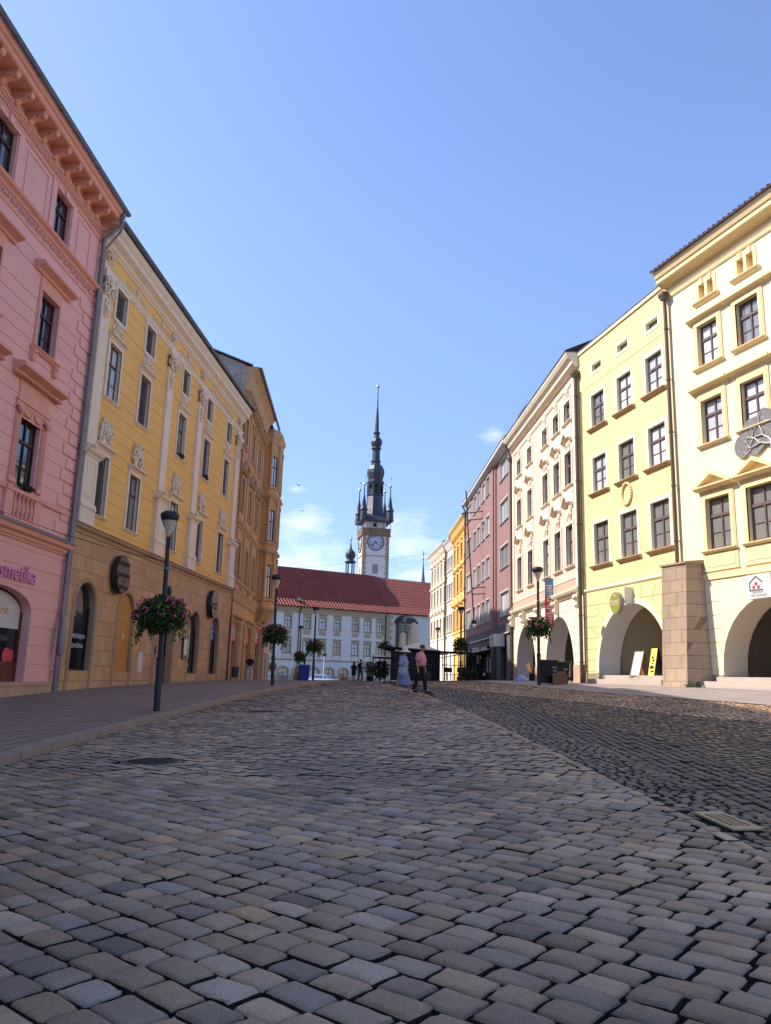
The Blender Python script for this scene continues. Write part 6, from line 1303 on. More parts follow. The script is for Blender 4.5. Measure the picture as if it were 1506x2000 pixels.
# ---- amber house, white house, ivory corner house
def simple_house(name, label, P, az, w, zt, m, mt, cols, rows, zb, style, heads, ground=None, frieze=False):
    global ZB
    ZB = zb; t = empty(name, (P[0], P[1], zb), rz_right(az), label, 'house')
    o = [(c - .5, c + .5, W_(z), W_(z + h)) for z, h in rows for c in cols]
    mb = MB(); wall_mb(mb, 0, w, W_(zb - .2), W_(zt - .5), o, depth=.25, face=m, reveal=m); mb.build('wall', None, t); body(t, w, W_(zb - .2), W_(zt - .5), 10, m)
    mb = MB(); cornice_mb(mb, [(.08, W_(zt - .9)), (.15, W_(zt - .8)), (.4, W_(zt - .35)), (.62, W_(zt - .1)), (.65, W_(zt))], -.1, w + .02)
    if frieze:
        for k in range(int(w / .45)): mb.box(.2 + k * .45, .36 + k * .45, -.35, 0, W_(zt - .95), W_(zt - .5))
    for c in ([0] + [(a + b) / 2 for a, b in zip(cols, cols[1:])] + [w]):
        if frieze: MB().box(max(0, c - .15), min(w, c + .15), -.07, 0, W_(4.7), W_(zt - 1)).build('pilaster', mt, t)
    mb.build('cornice', mt, t)
    for z, h in rows: MB().box(0, w, -.08, 0, W_(z - .45), W_(z - .3)).build('string_course', mt, t)
    for j, (z, h) in enumerate(rows):
        for i, c in enumerate(cols): s_ = dict(style); s_['head'] = heads[j]; window(t, c, W_(z), 1.0, h, s_, seed=i + j)
    roof(t, -.1, w, W_(zt + .05), .62, 10, 3, M_roof); return t
H_ = mat('amber plaster', lin((.93, .74, .38)), var=.06, scale=2, bump=.1, stain=.1); HT = mat('amber trim', lin((.95, .82, .52)), var=.06, scale=3, bump=.1)
stH = dict(frame=M_frg, pane=[G_cur2, G_cur], trim=HT, border=.18, steps=2, proud=.09, sill=(.2, .15, .2), rec=.15, transom=.64)
amber = simple_house('amber_house', 'rich amber yellow house with pilasters, squeezed beside the plum house', (7.32, 82.1), -2, 10.5, 15.0, H_, HT, [1.4, 3.9, 6.5, 9.1], [(4.9, 1.9), (8.4, 1.9), (11.5, 1.6)], -.8, stH, [('gable', .3, .85, .7, .35), ('cornice', .2, .8, .25, .3), ('cornice', .15, .75, .2, .22)], frieze=True)
I_ = mat('white plaster', lin((.92, .90, .86)), var=.04, scale=2, bump=.05, stain=.05)
stI = dict(stH); stI.update(trim=I_)
simple_house('narrow_white_house', 'narrow plain white house between the amber and the ivory house', (7.03, 86.28), -4, 4.2, 14.6, I_, I_, [.8, 2.1, 3.4], [(4.9, 1.8), (8.2, 1.8), (11.4, 1.5)], -.9, stI, [None, None, None])
K_ = mat('ivory plaster', lin((.94, .88, .78)), var=.05, scale=2, bump=.08, stain=.1, sc=lin((.72, .64, .54)))
stK = dict(stH); stK.update(trim=K_)
ivo = simple_house('ivory_corner_house', 'ornate ivory house, farthest on the right side, ending in front of the town hall', (5.98, 98.2), -5, 11.9, 14.9, K_, K_, [1.3, 3.5, 5.8, 8.1, 10.4], [(4.8, 1.9), (8.3, 1.9), (11.2, 1.8)], -1.2, stK, [('wave', .6, .8, .5, .35), ('cornice', .2, .8, .25, .3), ('gable', .2, .8, .6, .3)], frieze=True)
downpipe(ivo, [(11.7, -.6, W_(14.7)), (11.8, -.2, W_(13.9)), (11.8, -.2, W_(-1))], M_zincb, .11)

# ================================================================== STREET LAMPS, BASKETS
M_pole = mat('graphite lamp metal', (.035, .037, .045), rough=.5, var=.15, scale=6, metal=.4, bump=.08)
M_diff = mat('frosted lamp cone', lin((.82, .76, .70)), rough=.5, var=.05, bump=0)
def make_lamp(loc, label, tilt=(0, 0)):
    t = empty('street_lamp', loc, 0, label, 'street lamp', 'conical street lamps along both pavements'); t.rotation_euler = (tilt[0], tilt[1], 0)
    mb = MB(); mb.lathe([(.085, -.1), (.085, 1.28), (.065, 1.32), (.062, 3.6), (.05, 4.15)], 14); mb.lathe([(.088, 1.24), (.095, 1.26), (.095, 1.3), (.07, 1.33)], 14); mb.mat(M_pole); mb.build('pole', M_pole, t)
    mb = MB(); mb.prism([(-.05, 4.1), (.055, 4.1), (.06, 4.5), (-.02, 4.62), (-.16, 4.86), (-.2, 4.84), (-.05, 4.5)], -.03, .03); mb.build('bracket', M_pole, t)
    mb = MB(); mb.lathe([(.012, 4.36), (.05, 4.45), (.19, 4.86), (.2, 4.87)], 20); mb.build('diffuser', M_diff, t)
    mb = MB(); mb.lathe([(.2, 4.84), (.215, 4.86), (.245, 4.97), (.235, 5.02), (.17, 5.08), (.05, 5.1)], 20); mb.build('cap', M_pole, t)
    mb = MB(); mb.lathe([(.064, 0), (.075, .01), (.075, .05), (.064, .06)], 12, (0, 0, 3.55)); mb.build('clamp', M_zinc, t)
    return t
def gz(x, y, left=True): return Z(x, y) + (.09 if left else 0)
LAMPS = [((-5.57, 20.3), 'lamp post with flower basket standing nearest, in front of the yellow stucco house'), ((-4.95, 36.9), 'lamp post with flower basket before the ochre corner house, second from the left edge'),
         ((-4.62, 54.9), 'lamp post just right of the blue wheelie bin'), ((-7.5, 73.6), 'distant short looking lamp post just left of the blue wheelie bin'), ((-12.9, 95), 'farthest left lamp post, half hidden behind a nearer basket'),
         ((6.78, 34.5), 'lamp post in front of the black wheelie bin and the pale pink house'), ((5.5, 55.5), 'lamp post with flower basket in front of the plum house'), ((5.25, 75), 'distant lamp post in front of the ivory corner house'), ((4.35, 95), 'farthest lamp head peeping over the tan kiosk roof')]
LR = [(.0, .0)] * 9; LR[0] = (0, R(-.9)); LR[1] = (0, R(-.7))
l0 = None
for i, ((x, y), lab) in enumerate(LAMPS):
    lx_ = (x, y, gz(x, y, i < 5 and i != 2 and i != 3 and i != 4))
    if i == 0: l0 = make_lamp(lx_, lab, LR[0]); t = l0
    else: t = copy_tree(l0); t.location = lx_; t['label'] = lab; t.rotation_euler = (LR[i][0], LR[i][1], 0)
def basket(x, y, z, rr, hh, seed, label, n=1500, red=.5, pinkf=.7, leaf=.075):
    t = empty('flower_basket', (x, y, z), 0, label, 'flower basket', 'flower baskets hung round the lamp posts')
    m = leaves_mb(n, rr, rr * .85, hh, leaf, seed, [(M_leaf, 4), (M_leaf2, 3), (M_leafl, 2.2), (M_purp, .8)], droop=.18, shell=.25)
    rg = random.Random(seed + 9)
    for k in range(17):         # trailing shoots
        a = rg.uniform(0, 2 * PI); px, py = rr * .8 * math.cos(a), rr * .7 * math.sin(a); l = rg.uniform(.25, .62)
        for q in range(14):
            m.mat(rg.choice([M_leaf, M_leafl, M_leaf2])); tt = q / 14; c = Vector((px * (1 + .15 * tt) + rg.gauss(0, .03), py * (1 + .15 * tt) + rg.gauss(0, .03), -hh * .5 - l * tt)); u = Vector((rg.gauss(0, 1), rg.gauss(0, 1), rg.gauss(0, 1))).normalized() * leaf; v = Vector((-u.y, u.x, u.z * .3)).normalized() * leaf * .6
            m.add([c - u, c + v, c + u, c - v], [(0, 1, 2, 3)])
    m.build('foliage', None, t)
    m = MB()
    for k in range(int(n / 85)):
        a, b = rg.uniform(0, 2 * PI), rg.uniform(-.3, .9); q = math.sqrt(1 - b * b); c = (rr * 1.0 * q * math.cos(a), rr * .88 * q * math.sin(a), hh * b); m.mat(rg.choices([M_pinkf, M_redf], [pinkf, red])[0])
        for j in range(3): m.ball((c[0] + rg.gauss(0, .03), c[1] + rg.gauss(0, .03), c[2] + rg.gauss(0, .03)), leaf * .46, 5, 3)
    m.build('blossoms', None, t)
    m = MB(); m.lathe([(rr * .25, -hh * .55), (rr * .55, -hh * .3), (rr * .6, hh * .1)], 14); m.tube([(-rr * .6, 0, hh * .1), (rr * .6, 0, hh * .1)], .02, 5); m.build('planter', M_dirt, t)
    return t
def lampx(i, z):
    (x, y), _ = LAMPS[i]; return x + math.sin(LR[i][1]) * z, y
for i, (zc, rr, hh, n, lf, pk, rd) in {0: (2.42, .66, .50, 3600, .06, .8, .25), 1: (2.35, .62, .46, 2200, .07, .4, .7), 2: (2.35, .60, .46, 1100, .08, .4, .7), 3: (2.25, .58, .46, 800, .09, .2, .8), 4: (2.2, .58, .45, 500, .1, .3, .8), 5: (2.42, .60, .46, 2200, .065, .7, .3), 6: (2.4, .54, .5, 1100, .08, .2, .9)}.items():
    x, y = lampx(i, zc); zz = gz(LAMPS[i][0][0], y) + zc
    basket(x + (-.05 if i == 0 else 0), y, zz, rr, hh, 31 + i, ['bushy basket with pink geraniums round the nearest left lamp post', 'basket with red and pink blossoms in front of the town hall windows', 'round basket directly above right of the blue wheelie bin', 'dark reddish basket above left of the blue wheelie bin', 'smallest basket, low behind the second left lamp post', 'basket with pale pink blossoms above the black wheelie bin', 'dark reddish basket in front of the amber house'][i], n, rd, pk, lf)
# thin white far pole
t = empty('slim_light_pole', (-7.2, 101, Z(-7.2, 101)), 0, 'slim pale light pole in front of the town hall arches, above the silver car', 'light pole'); mb = MB(); mb.tube([(0, 0, 0), (0, 0, 3.9)], .05, 6); mb.build('pole', M_wsign, t); mb = MB(); mb.lathe([(.06, 3.7), (.34, 3.9), (.34, 4.0), (.1, 4.1)], 10); mb.build('lamp_head', M_pole, t)

# ================================================================== BINS, BOX, SIGNS
def wheelie(name, loc, rz, w, d, h, m, label, letters=None, wheels=True):
    t = empty(name, loc, rz, label, 'wheelie bin')
    mb = MB(); b = .82
    mb.hexa([(-w / 2 * b, -d / 2 * b, .05), (w / 2 * b, -d / 2 * b, .05), (w / 2 * b, d / 2 * .9, .05), (-w / 2 * b, d / 2 * .9, .05)], [(-w / 2, -d / 2, h * .93), (w / 2, -d / 2, h * .93), (w / 2, d / 2, h * .93), (-w / 2, d / 2, h * .93)])
    mb.box(-w / 2 - .03, w / 2 + .03, -d / 2 - .03, d / 2 + .03, h * .89, h * .935); mb.build('tub', m, t)
    mb = MB(); mb.hexa([(-w / 2 - .035, -d / 2 - .05, h * .937), (w / 2 + .035, -d / 2 - .05, h * .937), (w / 2 + .035, d / 2 + .06, h * .95), (-w / 2 - .035, d / 2 + .06, h * .95)], [(-w / 2, -d / 2 - .01, h * .975), (w / 2, -d / 2 - .01, h * .975), (w / 2, d / 2, h), (-w / 2, d / 2, h)]); mb.tube([(-w / 2, d / 2 + .1, h * .95), (w / 2, d / 2 + .1, h * .95)], .018, 6); mb.build('lid', m, t)
    for sx in (-1, 1): mb = MB(); mb.lathe([(.02, -.025), (.1, -.025), (.1, .025), (.02, .025)], 14); mb.xf(Matrix.Translation((sx * (w / 2 * b + .02), d / 2 * .8, .1)) @ Matrix.Rotation(PI / 2, 4, 'Y')); mb.build('wheel', M_black, t)
    if letters:
        mb = MB()
        for tx, sz, xx, zz, rot in letters: mb.text(tx, sz, xx, zz, -d / 2 - .012, .006, 'CENTER', rot)
        mb.build('painted_letters', M_film, t)
    return t
M_blk = mat('black plastic', (.012, .014, .020), rough=.5, var=.2, bump=.05); M_bluep = mat('blue plastic', (.012, .035, .30), rough=.45, var=.1, bump=.03)
zz = lambda x, y, d=0: Z(x, y) + d
wheelie('wheelie_bin', (7.22, 34.75, zz(7.2, 34.7)), R(8), .62, .7, 1.07, M_blk, 'taller black wheelie bin with white letters running down its front, behind the lamp post', [('STRK', .24, .02, .85, -PI / 2)] if False else [('S', .24, .08, .72, -PI / 2), ('T', .22, .08, .58, -PI / 2), ('R', .22, .08, .42, -PI / 2), ('K', .2, .07, .27, -PI / 2)])
wheelie('wheelie_bin', (7.98, 35.7, zz(7.9, 35.7)), R(14), .58, .6, .98, M_blk, 'shorter black wheelie bin marked S, behind the cardboard box', [('S', .24, .0, .62, -PI / 2)])
wheelie('blue_wheelie_bin', (-5.0, 52.5, zz(-5, 52.5)), R(14), .62, .68, 1.12, M_bluep, 'bright blue wheelie bin standing alone at the far end of the left pavement')
M_card = mat('cardboard', (.22, .125, .068), rough=.85, var=.12, scale=5, bump=.1)
t = empty('cardboard_box', (7.62, 34.3, zz(7.6, 34.3)), R(-6), 'open brown cardboard box on the pavement between bins and lamp post', 'cardboard box')
mb = MB(); w, d, h = .62, .42, .40
for a in ((-w / 2, -w / 2 + .012, -d / 2, d / 2), (w / 2 - .012, w / 2, -d / 2, d / 2), (-w / 2 + .012, w / 2 - .012, -d / 2, -d / 2 + .012), (-w / 2 + .012, w / 2 - .012, d / 2 - .012, d / 2)): mb.box(*a, 0, h)
mb.box(-w / 2, w / 2, -d / 2, d / 2, -.005, .006); mb.build('carton', M_card, t)
for nm, pts in (('flap', [(-w / 2, -d / 2, h), (-w / 2, d / 2, h), (-w / 2 - .26, d / 2 - .03, h - .05), (-w / 2 - .26, -d / 2 + .02, h - .05)]), ('flap', [(-w / 2, d / 2, h), (w / 2, d / 2, h), (w / 2 - .02, d / 2 + .1, h + .14), (-w / 2 + .02, d / 2 + .1, h + .14)]), ('flap', [(w / 2, d / 2, h), (w / 2, -d / 2, h), (w / 2 - .02, -d / 2 + .02, h + .012), (w / 2 - .24, d / 2 - .02, h + .012)])):
    mb = MB(); vs = [Vector(p) for p in pts]; mb.hexa(vs, [v + Vector((0, 0, .008)) for v in vs]); mb.build(nm, M_card, t)
# steel litter bin on posts
t = empty('litter_bin', (8.75, 38.0, zz(8.7, 38)), R(5), 'grey steel litter bin with a hooded slot beside the arch pier', 'litter bin')
M_steel = mat('brushed steel', (.30, .29, .28), rough=.35, metal=.8, var=.15, bump=.05)
mb = MB(); mb.box(-.22, .2, -.15, .15, .25, .82); mb.build('body', M_steel, t); mb = MB(); mb.box(-.24, .22, -.17, .17, .92, .96); mb.box(-.24, -.22, -.17, .17, .82, .92); mb.box(.2, .22, -.17, .17, .82, .92); mb.build('hood', M_steel, t); mb = MB(); mb.box(-.2, .18, -.12, .12, .82, .88); mb.build('bag_rim', M_film, t)
mb = MB(); mb.tube([(.27, 0, -.02), (.27, 0, .95)], .025, 6); mb.tube([(.42, 0, -.02), (.42, 0, .95)], .02, 6); mb.build('post', M_pole, t)
# dark litter bin and bollard by the ochre house
t = empty('litter_bin', (-9.55, 52.8, zz(-9.5, 52.8, .09)), 0, 'dark grey litter bin where the sandstone wall meets the ochre house', 'litter bin'); mb = MB(); mb.lathe([(.2, .2), (.23, .25), (.24, .85), (.26, .88), (.2, .9)], 12); mb.build('tub', mat('dark grey steel', (.06, .06, .065), rough=.5), t); mb = MB(); mb.box(-.2, .3, -.15, .15, 0, .12); mb.tube([(-.28, 0, 0), (-.28, 0, 1.0)], .03, 6); mb.build('foot', OT, t)
# sandwich boards on the step of the yellow arch
def sandwich(x, y, rz, w, h, face, label, frame, marks, lean=.28):
    M = lem.matrix_basis @ Matrix.Translation((x, y, .54)); t = empty('sandwich_board', M.to_translation(), lem.rotation_euler.z + rz, label, 'sandwich board')
    a = math.atan(lean / h)
    for s in (-1, 1):
        mb = MB(); mb.box(-w / 2, w / 2, -.012, .012, .0, h); 
        mb.xf(Matrix.Translation((0, s * lean, 0)) @ Matrix.Rotation(s * a, 4, 'X')); p = mb.build('panel', face if s < 0 else frame, t)
        mb = MB()
        for sx in (-1, 1): mb.box(sx * (w / 2 + .015) - .015, sx * (w / 2 + .015) + .015, -.02, .02, -.12, h + .03)
        mb.box(-w / 2, w / 2, -.02, .02, h, h + .03); mb.box(-w / 2, w / 2, -.02, .02, -.03, 0); mb.xf(Matrix.Translation((0, s * lean, 0)) @ Matrix.Rotation(s * a, 4, 'X')); mb.build('frame', frame, t)
        if s < 0 and marks:
            mb = MB()
            for (x_, z_, w_, h_) in marks: mb.box(x_ * w - w_ * w / 2, x_ * w + w_ * w / 2, -.016, -.011, z_ * h, (z_ + h_) * h)
            mb.xf(Matrix.Translation((0, s * lean, 0)) @ Matrix.Rotation(s * a, 4, 'X')); mb.build('print', M_black, p)
    return t
bpy.context.view_layer.update()
M_lightw = mat('pale wood', lin((.6, .42, .3)), rough=.6, bump=.05); M_yel = mat('yellow poster', lin((.98, .86, .42)), rough=.5, var=.12, scale=8, bump=0)
sandwich(4.55, .02, R(8), .5, .95, M_wsign, 'white sandwich board with wooden frame in the yellow house arch', M_lightw, [(0, .52, .4, .02)])
sandwich(5.5, .1, R(-4), .48, 1.05, M_yel, 'bright yellow sandwich board beside the white one in the arch', M_black, [(-.1, .62, .3, .08), (.1, .52, .35, .07), (0, .42, .2, .05), (-.05, .25, .6, .1), (.1, .12, .5, .06)], .2)
# green round sign over the arch
def hang(root, x, y, z, name, label, cat): M = root.matrix_basis @ Matrix.Translation((x, y, z)); return empty(name, M.to_translation(), root.rotation_euler.z, label, cat)
t = hang(lem, 3.82, -.5, 3.22 + .2, 'hanging_sign', 'round green herb shop sign over the arch of the lemon yellow house', 'shop sign')
M_grn = mat('olive green sign', lin((.56, .58, .22)), rough=.4, var=.15, scale=4, bump=0)
K = 32; P = [(.42 * math.cos(2 * PI * k / K) * (1 + .05 * math.sin(2 * PI * k / K)), .44 * math.sin(2 * PI * k / K)) for k in range(K)]
mb = MB(); mb.prism(P, -.08, .08); mb.build('rim', mat('sign rim', (.30, .26, .2), rough=.5), t); mb = MB(); mb.prism([(a * .9, b * .9) for a, b in P], -.088, -.08); q = mb.build('sign_face', M_grn, t)
mb = MB(); mb.text('BYLINKY', .17, 0, .0, -.092, .006); mb.box(-.3, .3, -.093, -.088, -.06, -.04); mb.prism([(0, .24), (.07, .31), (.05, .35), (0, .32), (-.05, .35), (-.07, .31)], -.093, -.088); mb.build('lettering', M_wsign, q)
mb = MB(); mb.tube([(.3, 0, -.1), (.3, .5, -.1)], .02, 6); mb.box(.36, .44, .1, .5, -.05, .62); mb.build('bracket', M_wsign, t)
# white house-logo box sign on the cream house
t = hang(crm, 4.05, -.28, W_(3.13) if False else 3.13 + .3, 'box_sign', 'white box sign with a grey house outline and red squares above the arch, right edge', 'shop sign')
mb = MB(); mb.box(-.5, .5, -.12, .12, -.38, .38); mb.build('case', M_wsign, t)
M_gl = mat('grey sign line', (.12, .12, .13), bump=0); M_rd = mat('red sign squares', (.42, .05, .05), bump=0)
mb = MB(); mb.mat(M_gl); th_ = .022
for (a, b) in (((-.36, -.12), (-.36, .12)), ((-.36, .12), (-.1, .31)), ((-.1, .31), (.16, .12)), ((-.36, -.12), (.16, -.12))):
    d = Vector((b[0] - a[0], b[1] - a[1])).normalized() * th_; n_ = (-d.y, d.x); mb.prism([(a[0] - n_[0] - d.x, a[1] - n_[1] - d.y), (b[0] - n_[0] + d.x, b[1] - n_[1] + d.y), (b[0] + n_[0] + d.x, b[1] + n_[1] + d.y), (a[0] + n_[0] - d.x, a[1] + n_[1] - d.y)], -.127, -.12)
mb.mat(M_rd); 
for a, b in ((-.1, .08), (-.2, -.03), (0, -.03)): mb.box(a - .05, a + .05, -.127, -.12, b - .05, b + .05)
mb.mat(M_gl); mb.text('CENTRUM', .1, -.05, -.23, -.122, .006); mb.text('PRO BYDLENÍ', .105, 0, -.33, -.122, .006); mb.build('logo', None, t)
# banner on the pale pink house
t = hang(ppk, 10.1, -.06, 5.3 + .3 - .1, 'vertical_banner', 'narrow vertical banner, blue on top and red below, hanging off the pale pink house', 'banner')
mb = MB(); zs = np.linspace(0, -2.45, 12); M_bb = mat('banner blue', (.10, .28, .5), rough=.7, bump=0); M_br = mat('banner red', (.6, .05, .09), rough=.7, bump=0)
for k, (a, b) in enumerate(zip(zs, zs[1:])):
    mb.mat(M_bb if k < 4 else M_br); o1, o2 = .03 * math.sin(k * .9), .03 * math.sin((k + 1) * .9); mb.add([(o1, -.05, a), (o1, -.5, a), (o2, -.5, b), (o2, -.05, b)], [(0, 1, 2, 3)]); mb.add([(o1 + .006, -.05, a), (o1 + .006, -.5, a), (o2 + .006, -.5, b), (o2 + .006, -.05, b)], [(0, 1, 2, 3)])
q = mb.build('cloth', None, t)
mb = MB(); rg = random.Random(8)
for k in range(16): a = -.35 - k * .13; mb.box(.035, .042, -.1 - rg.uniform(0, .1), -.28 - rg.uniform(0, .16), a - .03, a + .03); mb.box(.035, .042, -.15 - .1 * (k % 3), -.19 - .1 * (k % 3), a - .09, a + .05)
mb.build('print', M_wsign, q); mb = MB(); mb.tube([(0, 0, .02), (0, -.55, .02)], .018, 6); mb.build('rod', M_black, t)
# manhole covers and drain grate
M_iron = mat('cast iron', (.045, .035, .032), rough=.6, var=.3, scale=10, metal=.3, bump=.5); M_conc = mat('mortar ring', (.16, .14, .125), rough=.9, var=.25, scale=10, bump=.6)
for (x, y, r), lab in zip(MAN, ('round iron manhole cover in the cobbles near the left kerb, closest to the viewer', 'farthest of three manhole covers, close to the kerb', 'middle one of three manhole covers, in mid roadway')):
    t = empty('manhole_cover', (x, y, Z(x, y)), 0, lab, 'manhole cover', 'iron manhole covers'); t.rotation_euler = (R(1.2), R(-.9), 0)
    mb = MB(); mb.lathe([(r * 1.12, -.05), (r * 1.12, -.008), (r * .98, -.002), (r * .96, -.05)], 32); mb.build('ring', M_conc, t)
    mb = MB(); mb.lathe([(r * .95, -.05), (r * .95, .0), (r * .9, .004), (r * .9, 0)], 32)
    for k in range(-6, 7):
        for j in range(-6, 7):
            if (k * k + j * j) < 38: mb.box(k * r * .13 - .014, k * r * .13 + .014, j * r * .13 - .014, j * r * .13 + .014, 0, .008)
    mb.build('cover', M_iron, t)
GRT = empty('drain_grate', (2.885, 6.87, Z(2.885, 6.87) - .012), R(2.5), 'pale yellow metal drain grate with four dark slots, in the dark gutter stones', 'drain grate'); t = GRT; t.rotation_euler = (math.atan(Z(2.9, 7.4) - Z(2.9, 6.4)), -math.atan((Z(3.1, 6.9) - Z(2.7, 6.9)) / .4), R(2.5))
M_gr = mat('pale cast grate', lin((.70, .61, .46)), rough=.6, var=.2, scale=10, bump=.2, stain=.3); mb = MB()
for (a, b, c, d) in ((-.125, .125, -.36, -.25), (-.125, .125, .25, .36), (-.125, -.085, -.25, .25), (.085, .125, -.25, .25), (-.055, -.033, -.25, .25), (-.011, .011, -.25, .25), (.033, .055, -.25, .25)): mb.box(a, b, c, d, 0, .014)
mb.build('frame', M_gr, t); mb = MB(); mb.box(-.12, .12, -.34, .34, -.06, -.03); mb.build('pit', M_dirt, t)

# ================================================================== PEOPLE
M_skin = mat('skin', lin((.72, .50, .42)), rough=.55, var=.05, bump=0); M_hair = mat('dark hair', (.03, .02, .016), rough=.7, var=.2, bump=0)
def skin_body(parent, name, m, nodes, edges, sub=2):
    """one continuous surface grown round a skeleton: nodes {id: (x, y, z, r)}; the first node is the root"""
    ids = list(nodes); me = bpy.data.meshes.new(name); me.from_pydata([nodes[i][:3] for i in ids], [(ids.index(a), ids.index(b)) for a, b in edges], []); me.materials.append(m)
    o = bpy.data.objects.new(name, me); COL.objects.link(o); o.parent = parent
    sk = o.modifiers.new('skin', 'SKIN'); sk.use_smooth_shade = True
    for k, i in enumerate(ids):
        v = me.skin_vertices[0].data[k]; r = nodes[i][3]; v.radius = (r, nodes[i][4] if len(nodes[i]) > 4 else r); v.use_root = (k == 0)
    sb = o.modifiers.new('sub', 'SUBSURF'); sb.levels = sub; sb.render_levels = sub; return o
def chain(ids): return list(zip(ids, ids[1:]))
def person(loc, rz, label, p, H=1.72, cat='person'):
    """p: pose and clothing. local frame: +y is forward, x to the person's right"""
    t = empty('person', loc, rz, label, cat); s = H / 1.72
    hx = p.get('head', (0, .04)); st = p.get('step', .25); lift = p.get('lift', 0)
    n = {'pel': (0, 0, .95, .15, .12), 'waist': (0, .0, 1.08, .14, .11), 'chest': (0, .01, 1.28, .165, .12), 'neckb': (0, .0, 1.43, .09, .08), 'neck': (hx[0] * .3, .02 + hx[1] * .4, 1.50, .055), 'chin': (hx[0] * .7, hx[1] + .01, 1.56, .066), 'head': (hx[0], hx[1], 1.63, .088, .095), 'crown': (hx[0], hx[1] - .01, 1.69, .06)}
    e = chain(['pel', 'waist', 'chest', 'neckb', 'neck', 'chin', 'head', 'crown'])
    for sx, nm, arm in ((-1, 'l', p.get('larm', (.06, -.05, .08))), (1, 'r', p.get('rarm', (.06, .05, .08)))):
        ex, ey, fy = arm
        n.update({nm + 'sh': (sx * .19, 0, 1.39, .062), nm + 'el': (sx * (.22 + ex * .5), ey, 1.10, .042), nm + 'wr': (sx * (.22 + ex), ey + fy, .86, .027), nm + 'pa': (sx * (.225 + ex), ey + fy + .015, .80, .032, .016)})
        e += [('chest', nm + 'sh')] + chain([nm + 'sh', nm + 'el', nm + 'wr', nm + 'pa'])
        bx, by = sx * (.225 + ex), ey + fy + .015
        for k, (dy, l) in enumerate(((-.028, .055), (-.010, .072), (.010, .078), (.028, .068))):
            n[nm + 'f%d' % k] = (bx, by + dy, .765, .0095); n[nm + 'g%d' % k] = (bx - sx * .006, by + dy + .004, .765 - l * .55, .0085); n[nm + 'h%d' % k] = (bx - sx * .018, by + dy + .008, .765 - l, .007); e += [(nm + 'pa', nm + 'f%d' % k), (nm + 'f%d' % k, nm + 'g%d' % k), (nm + 'g%d' % k, nm + 'h%d' % k)]
        n[nm + 't0'] = (bx - sx * .012, by + .038, .81, .011); n[nm + 't1'] = (bx - sx * .02, by + .05, .775, .009); e += [(nm + 'wr', nm + 't0'), (nm + 't0', nm + 't1')]
        f = st * (1 if nm == p.get('front', 'r') else -1)
        kz = .50; n.update({nm + 'hip': (sx * .09, 0, .88, .095), nm + 'kn': (sx * .095, f * .55 + .03, kz, .058), nm + 'an': (sx * .09, f, .09 + (lift if f < 0 else 0), .036), nm + 'he': (sx * .09, f - .035, .045 + (lift if f < 0 else 0), .036, .03), nm + 'to': (sx * .10, f + .14, .035, .038, .025)})
        e += [('pel', nm + 'hip')] + chain([nm + 'hip', nm + 'kn', nm + 'an', nm + 'to']) + [(nm + 'an', nm + 'he')]
    n = {k: tuple(c * s for c in v) for k, v in n.items()}
    skin_body(t, 'body', M_skin, n, e, 2)
    # face
    mb = MB(); mb.mat(M_skin); hx_, hy_, hz_ = n['head'][:3]; mb.ball((hx_, hy_ + .097 * s, hz_ - .02 * s), .017 * s, 8, 6, (.8, 1, 1.5))
    for sx in (-1, 1): mb.ball((hx_ + sx * .088 * s, hy_ - .005, hz_ - .015 * s), .026 * s, 6, 5, (.4, .8, 1.2))
    mb.mat(M_hair)
    for sx in (-1, 1): mb.ball((hx_ + sx * .032 * s, hy_ + .086 * s, hz_ + .008 * s), .010 * s, 6, 4)
    mb.mat(mat('lips', (.25, .07, .06), bump=0)); mb.ball((hx_, hy_ + .085 * s, hz_ - .058 * s), .022 * s, 8, 4, (1, .5, .3)); mb.build('face', None, t)
    return t, n, s
def ringpts(c, rx, ry, n=16, wob=0, ph=0): return [(c[0] + rx * math.cos(2 * PI * k / n) * (1 + wob * math.sin(5 * 2 * PI * k / n + ph)), c[1] + ry * math.sin(2 * PI * k / n) * (1 + wob * math.sin(5 * 2 * PI * k / n + ph)), c[2]) for k in range(n)]
def torso(t, n, s, m, name, z0, z1=1.46, ex=.018, bust=0):
    mb = MB(); L_ = []
    for z, rx, ry, yo in ((z0, .175, .135, 0), (1.02, .17, .14, .015 + bust), (1.12, .165, .13, .02 + bust), (1.22, .18, .135, .02 + bust), (1.32, .2, .13, .01), (1.39, .2, .115, 0), (1.43, .14, .095, 0), (1.465, .075, .07, .005)):
        if z < z0 - .001: continue
        L_.append(ringpts((0, yo * s, z * s), (rx + ex) * s, (ry + ex) * s, 18, .012, z * 9))
    mb.loft(L_); return mb.build(name, m, t)
def sleeves(t, n, s, m, frac=.75, r=.07):
    for nm in 'lr':
        a, b = Vector(n[nm + 'sh'][:3]), Vector(n[nm + 'el'][:3]); a = a + (a - Vector(n['chest'][:3])).normalized() * -.02; c = a.lerp(b, frac)
        MB().tube([a + Vector((0, 0, .02)), a.lerp(c, .35), a.lerp(c, .7), c], [r * s * 1.05, r * s * 1.05, r * s, r * s * 1.05], 10).build('sleeve', m, t)
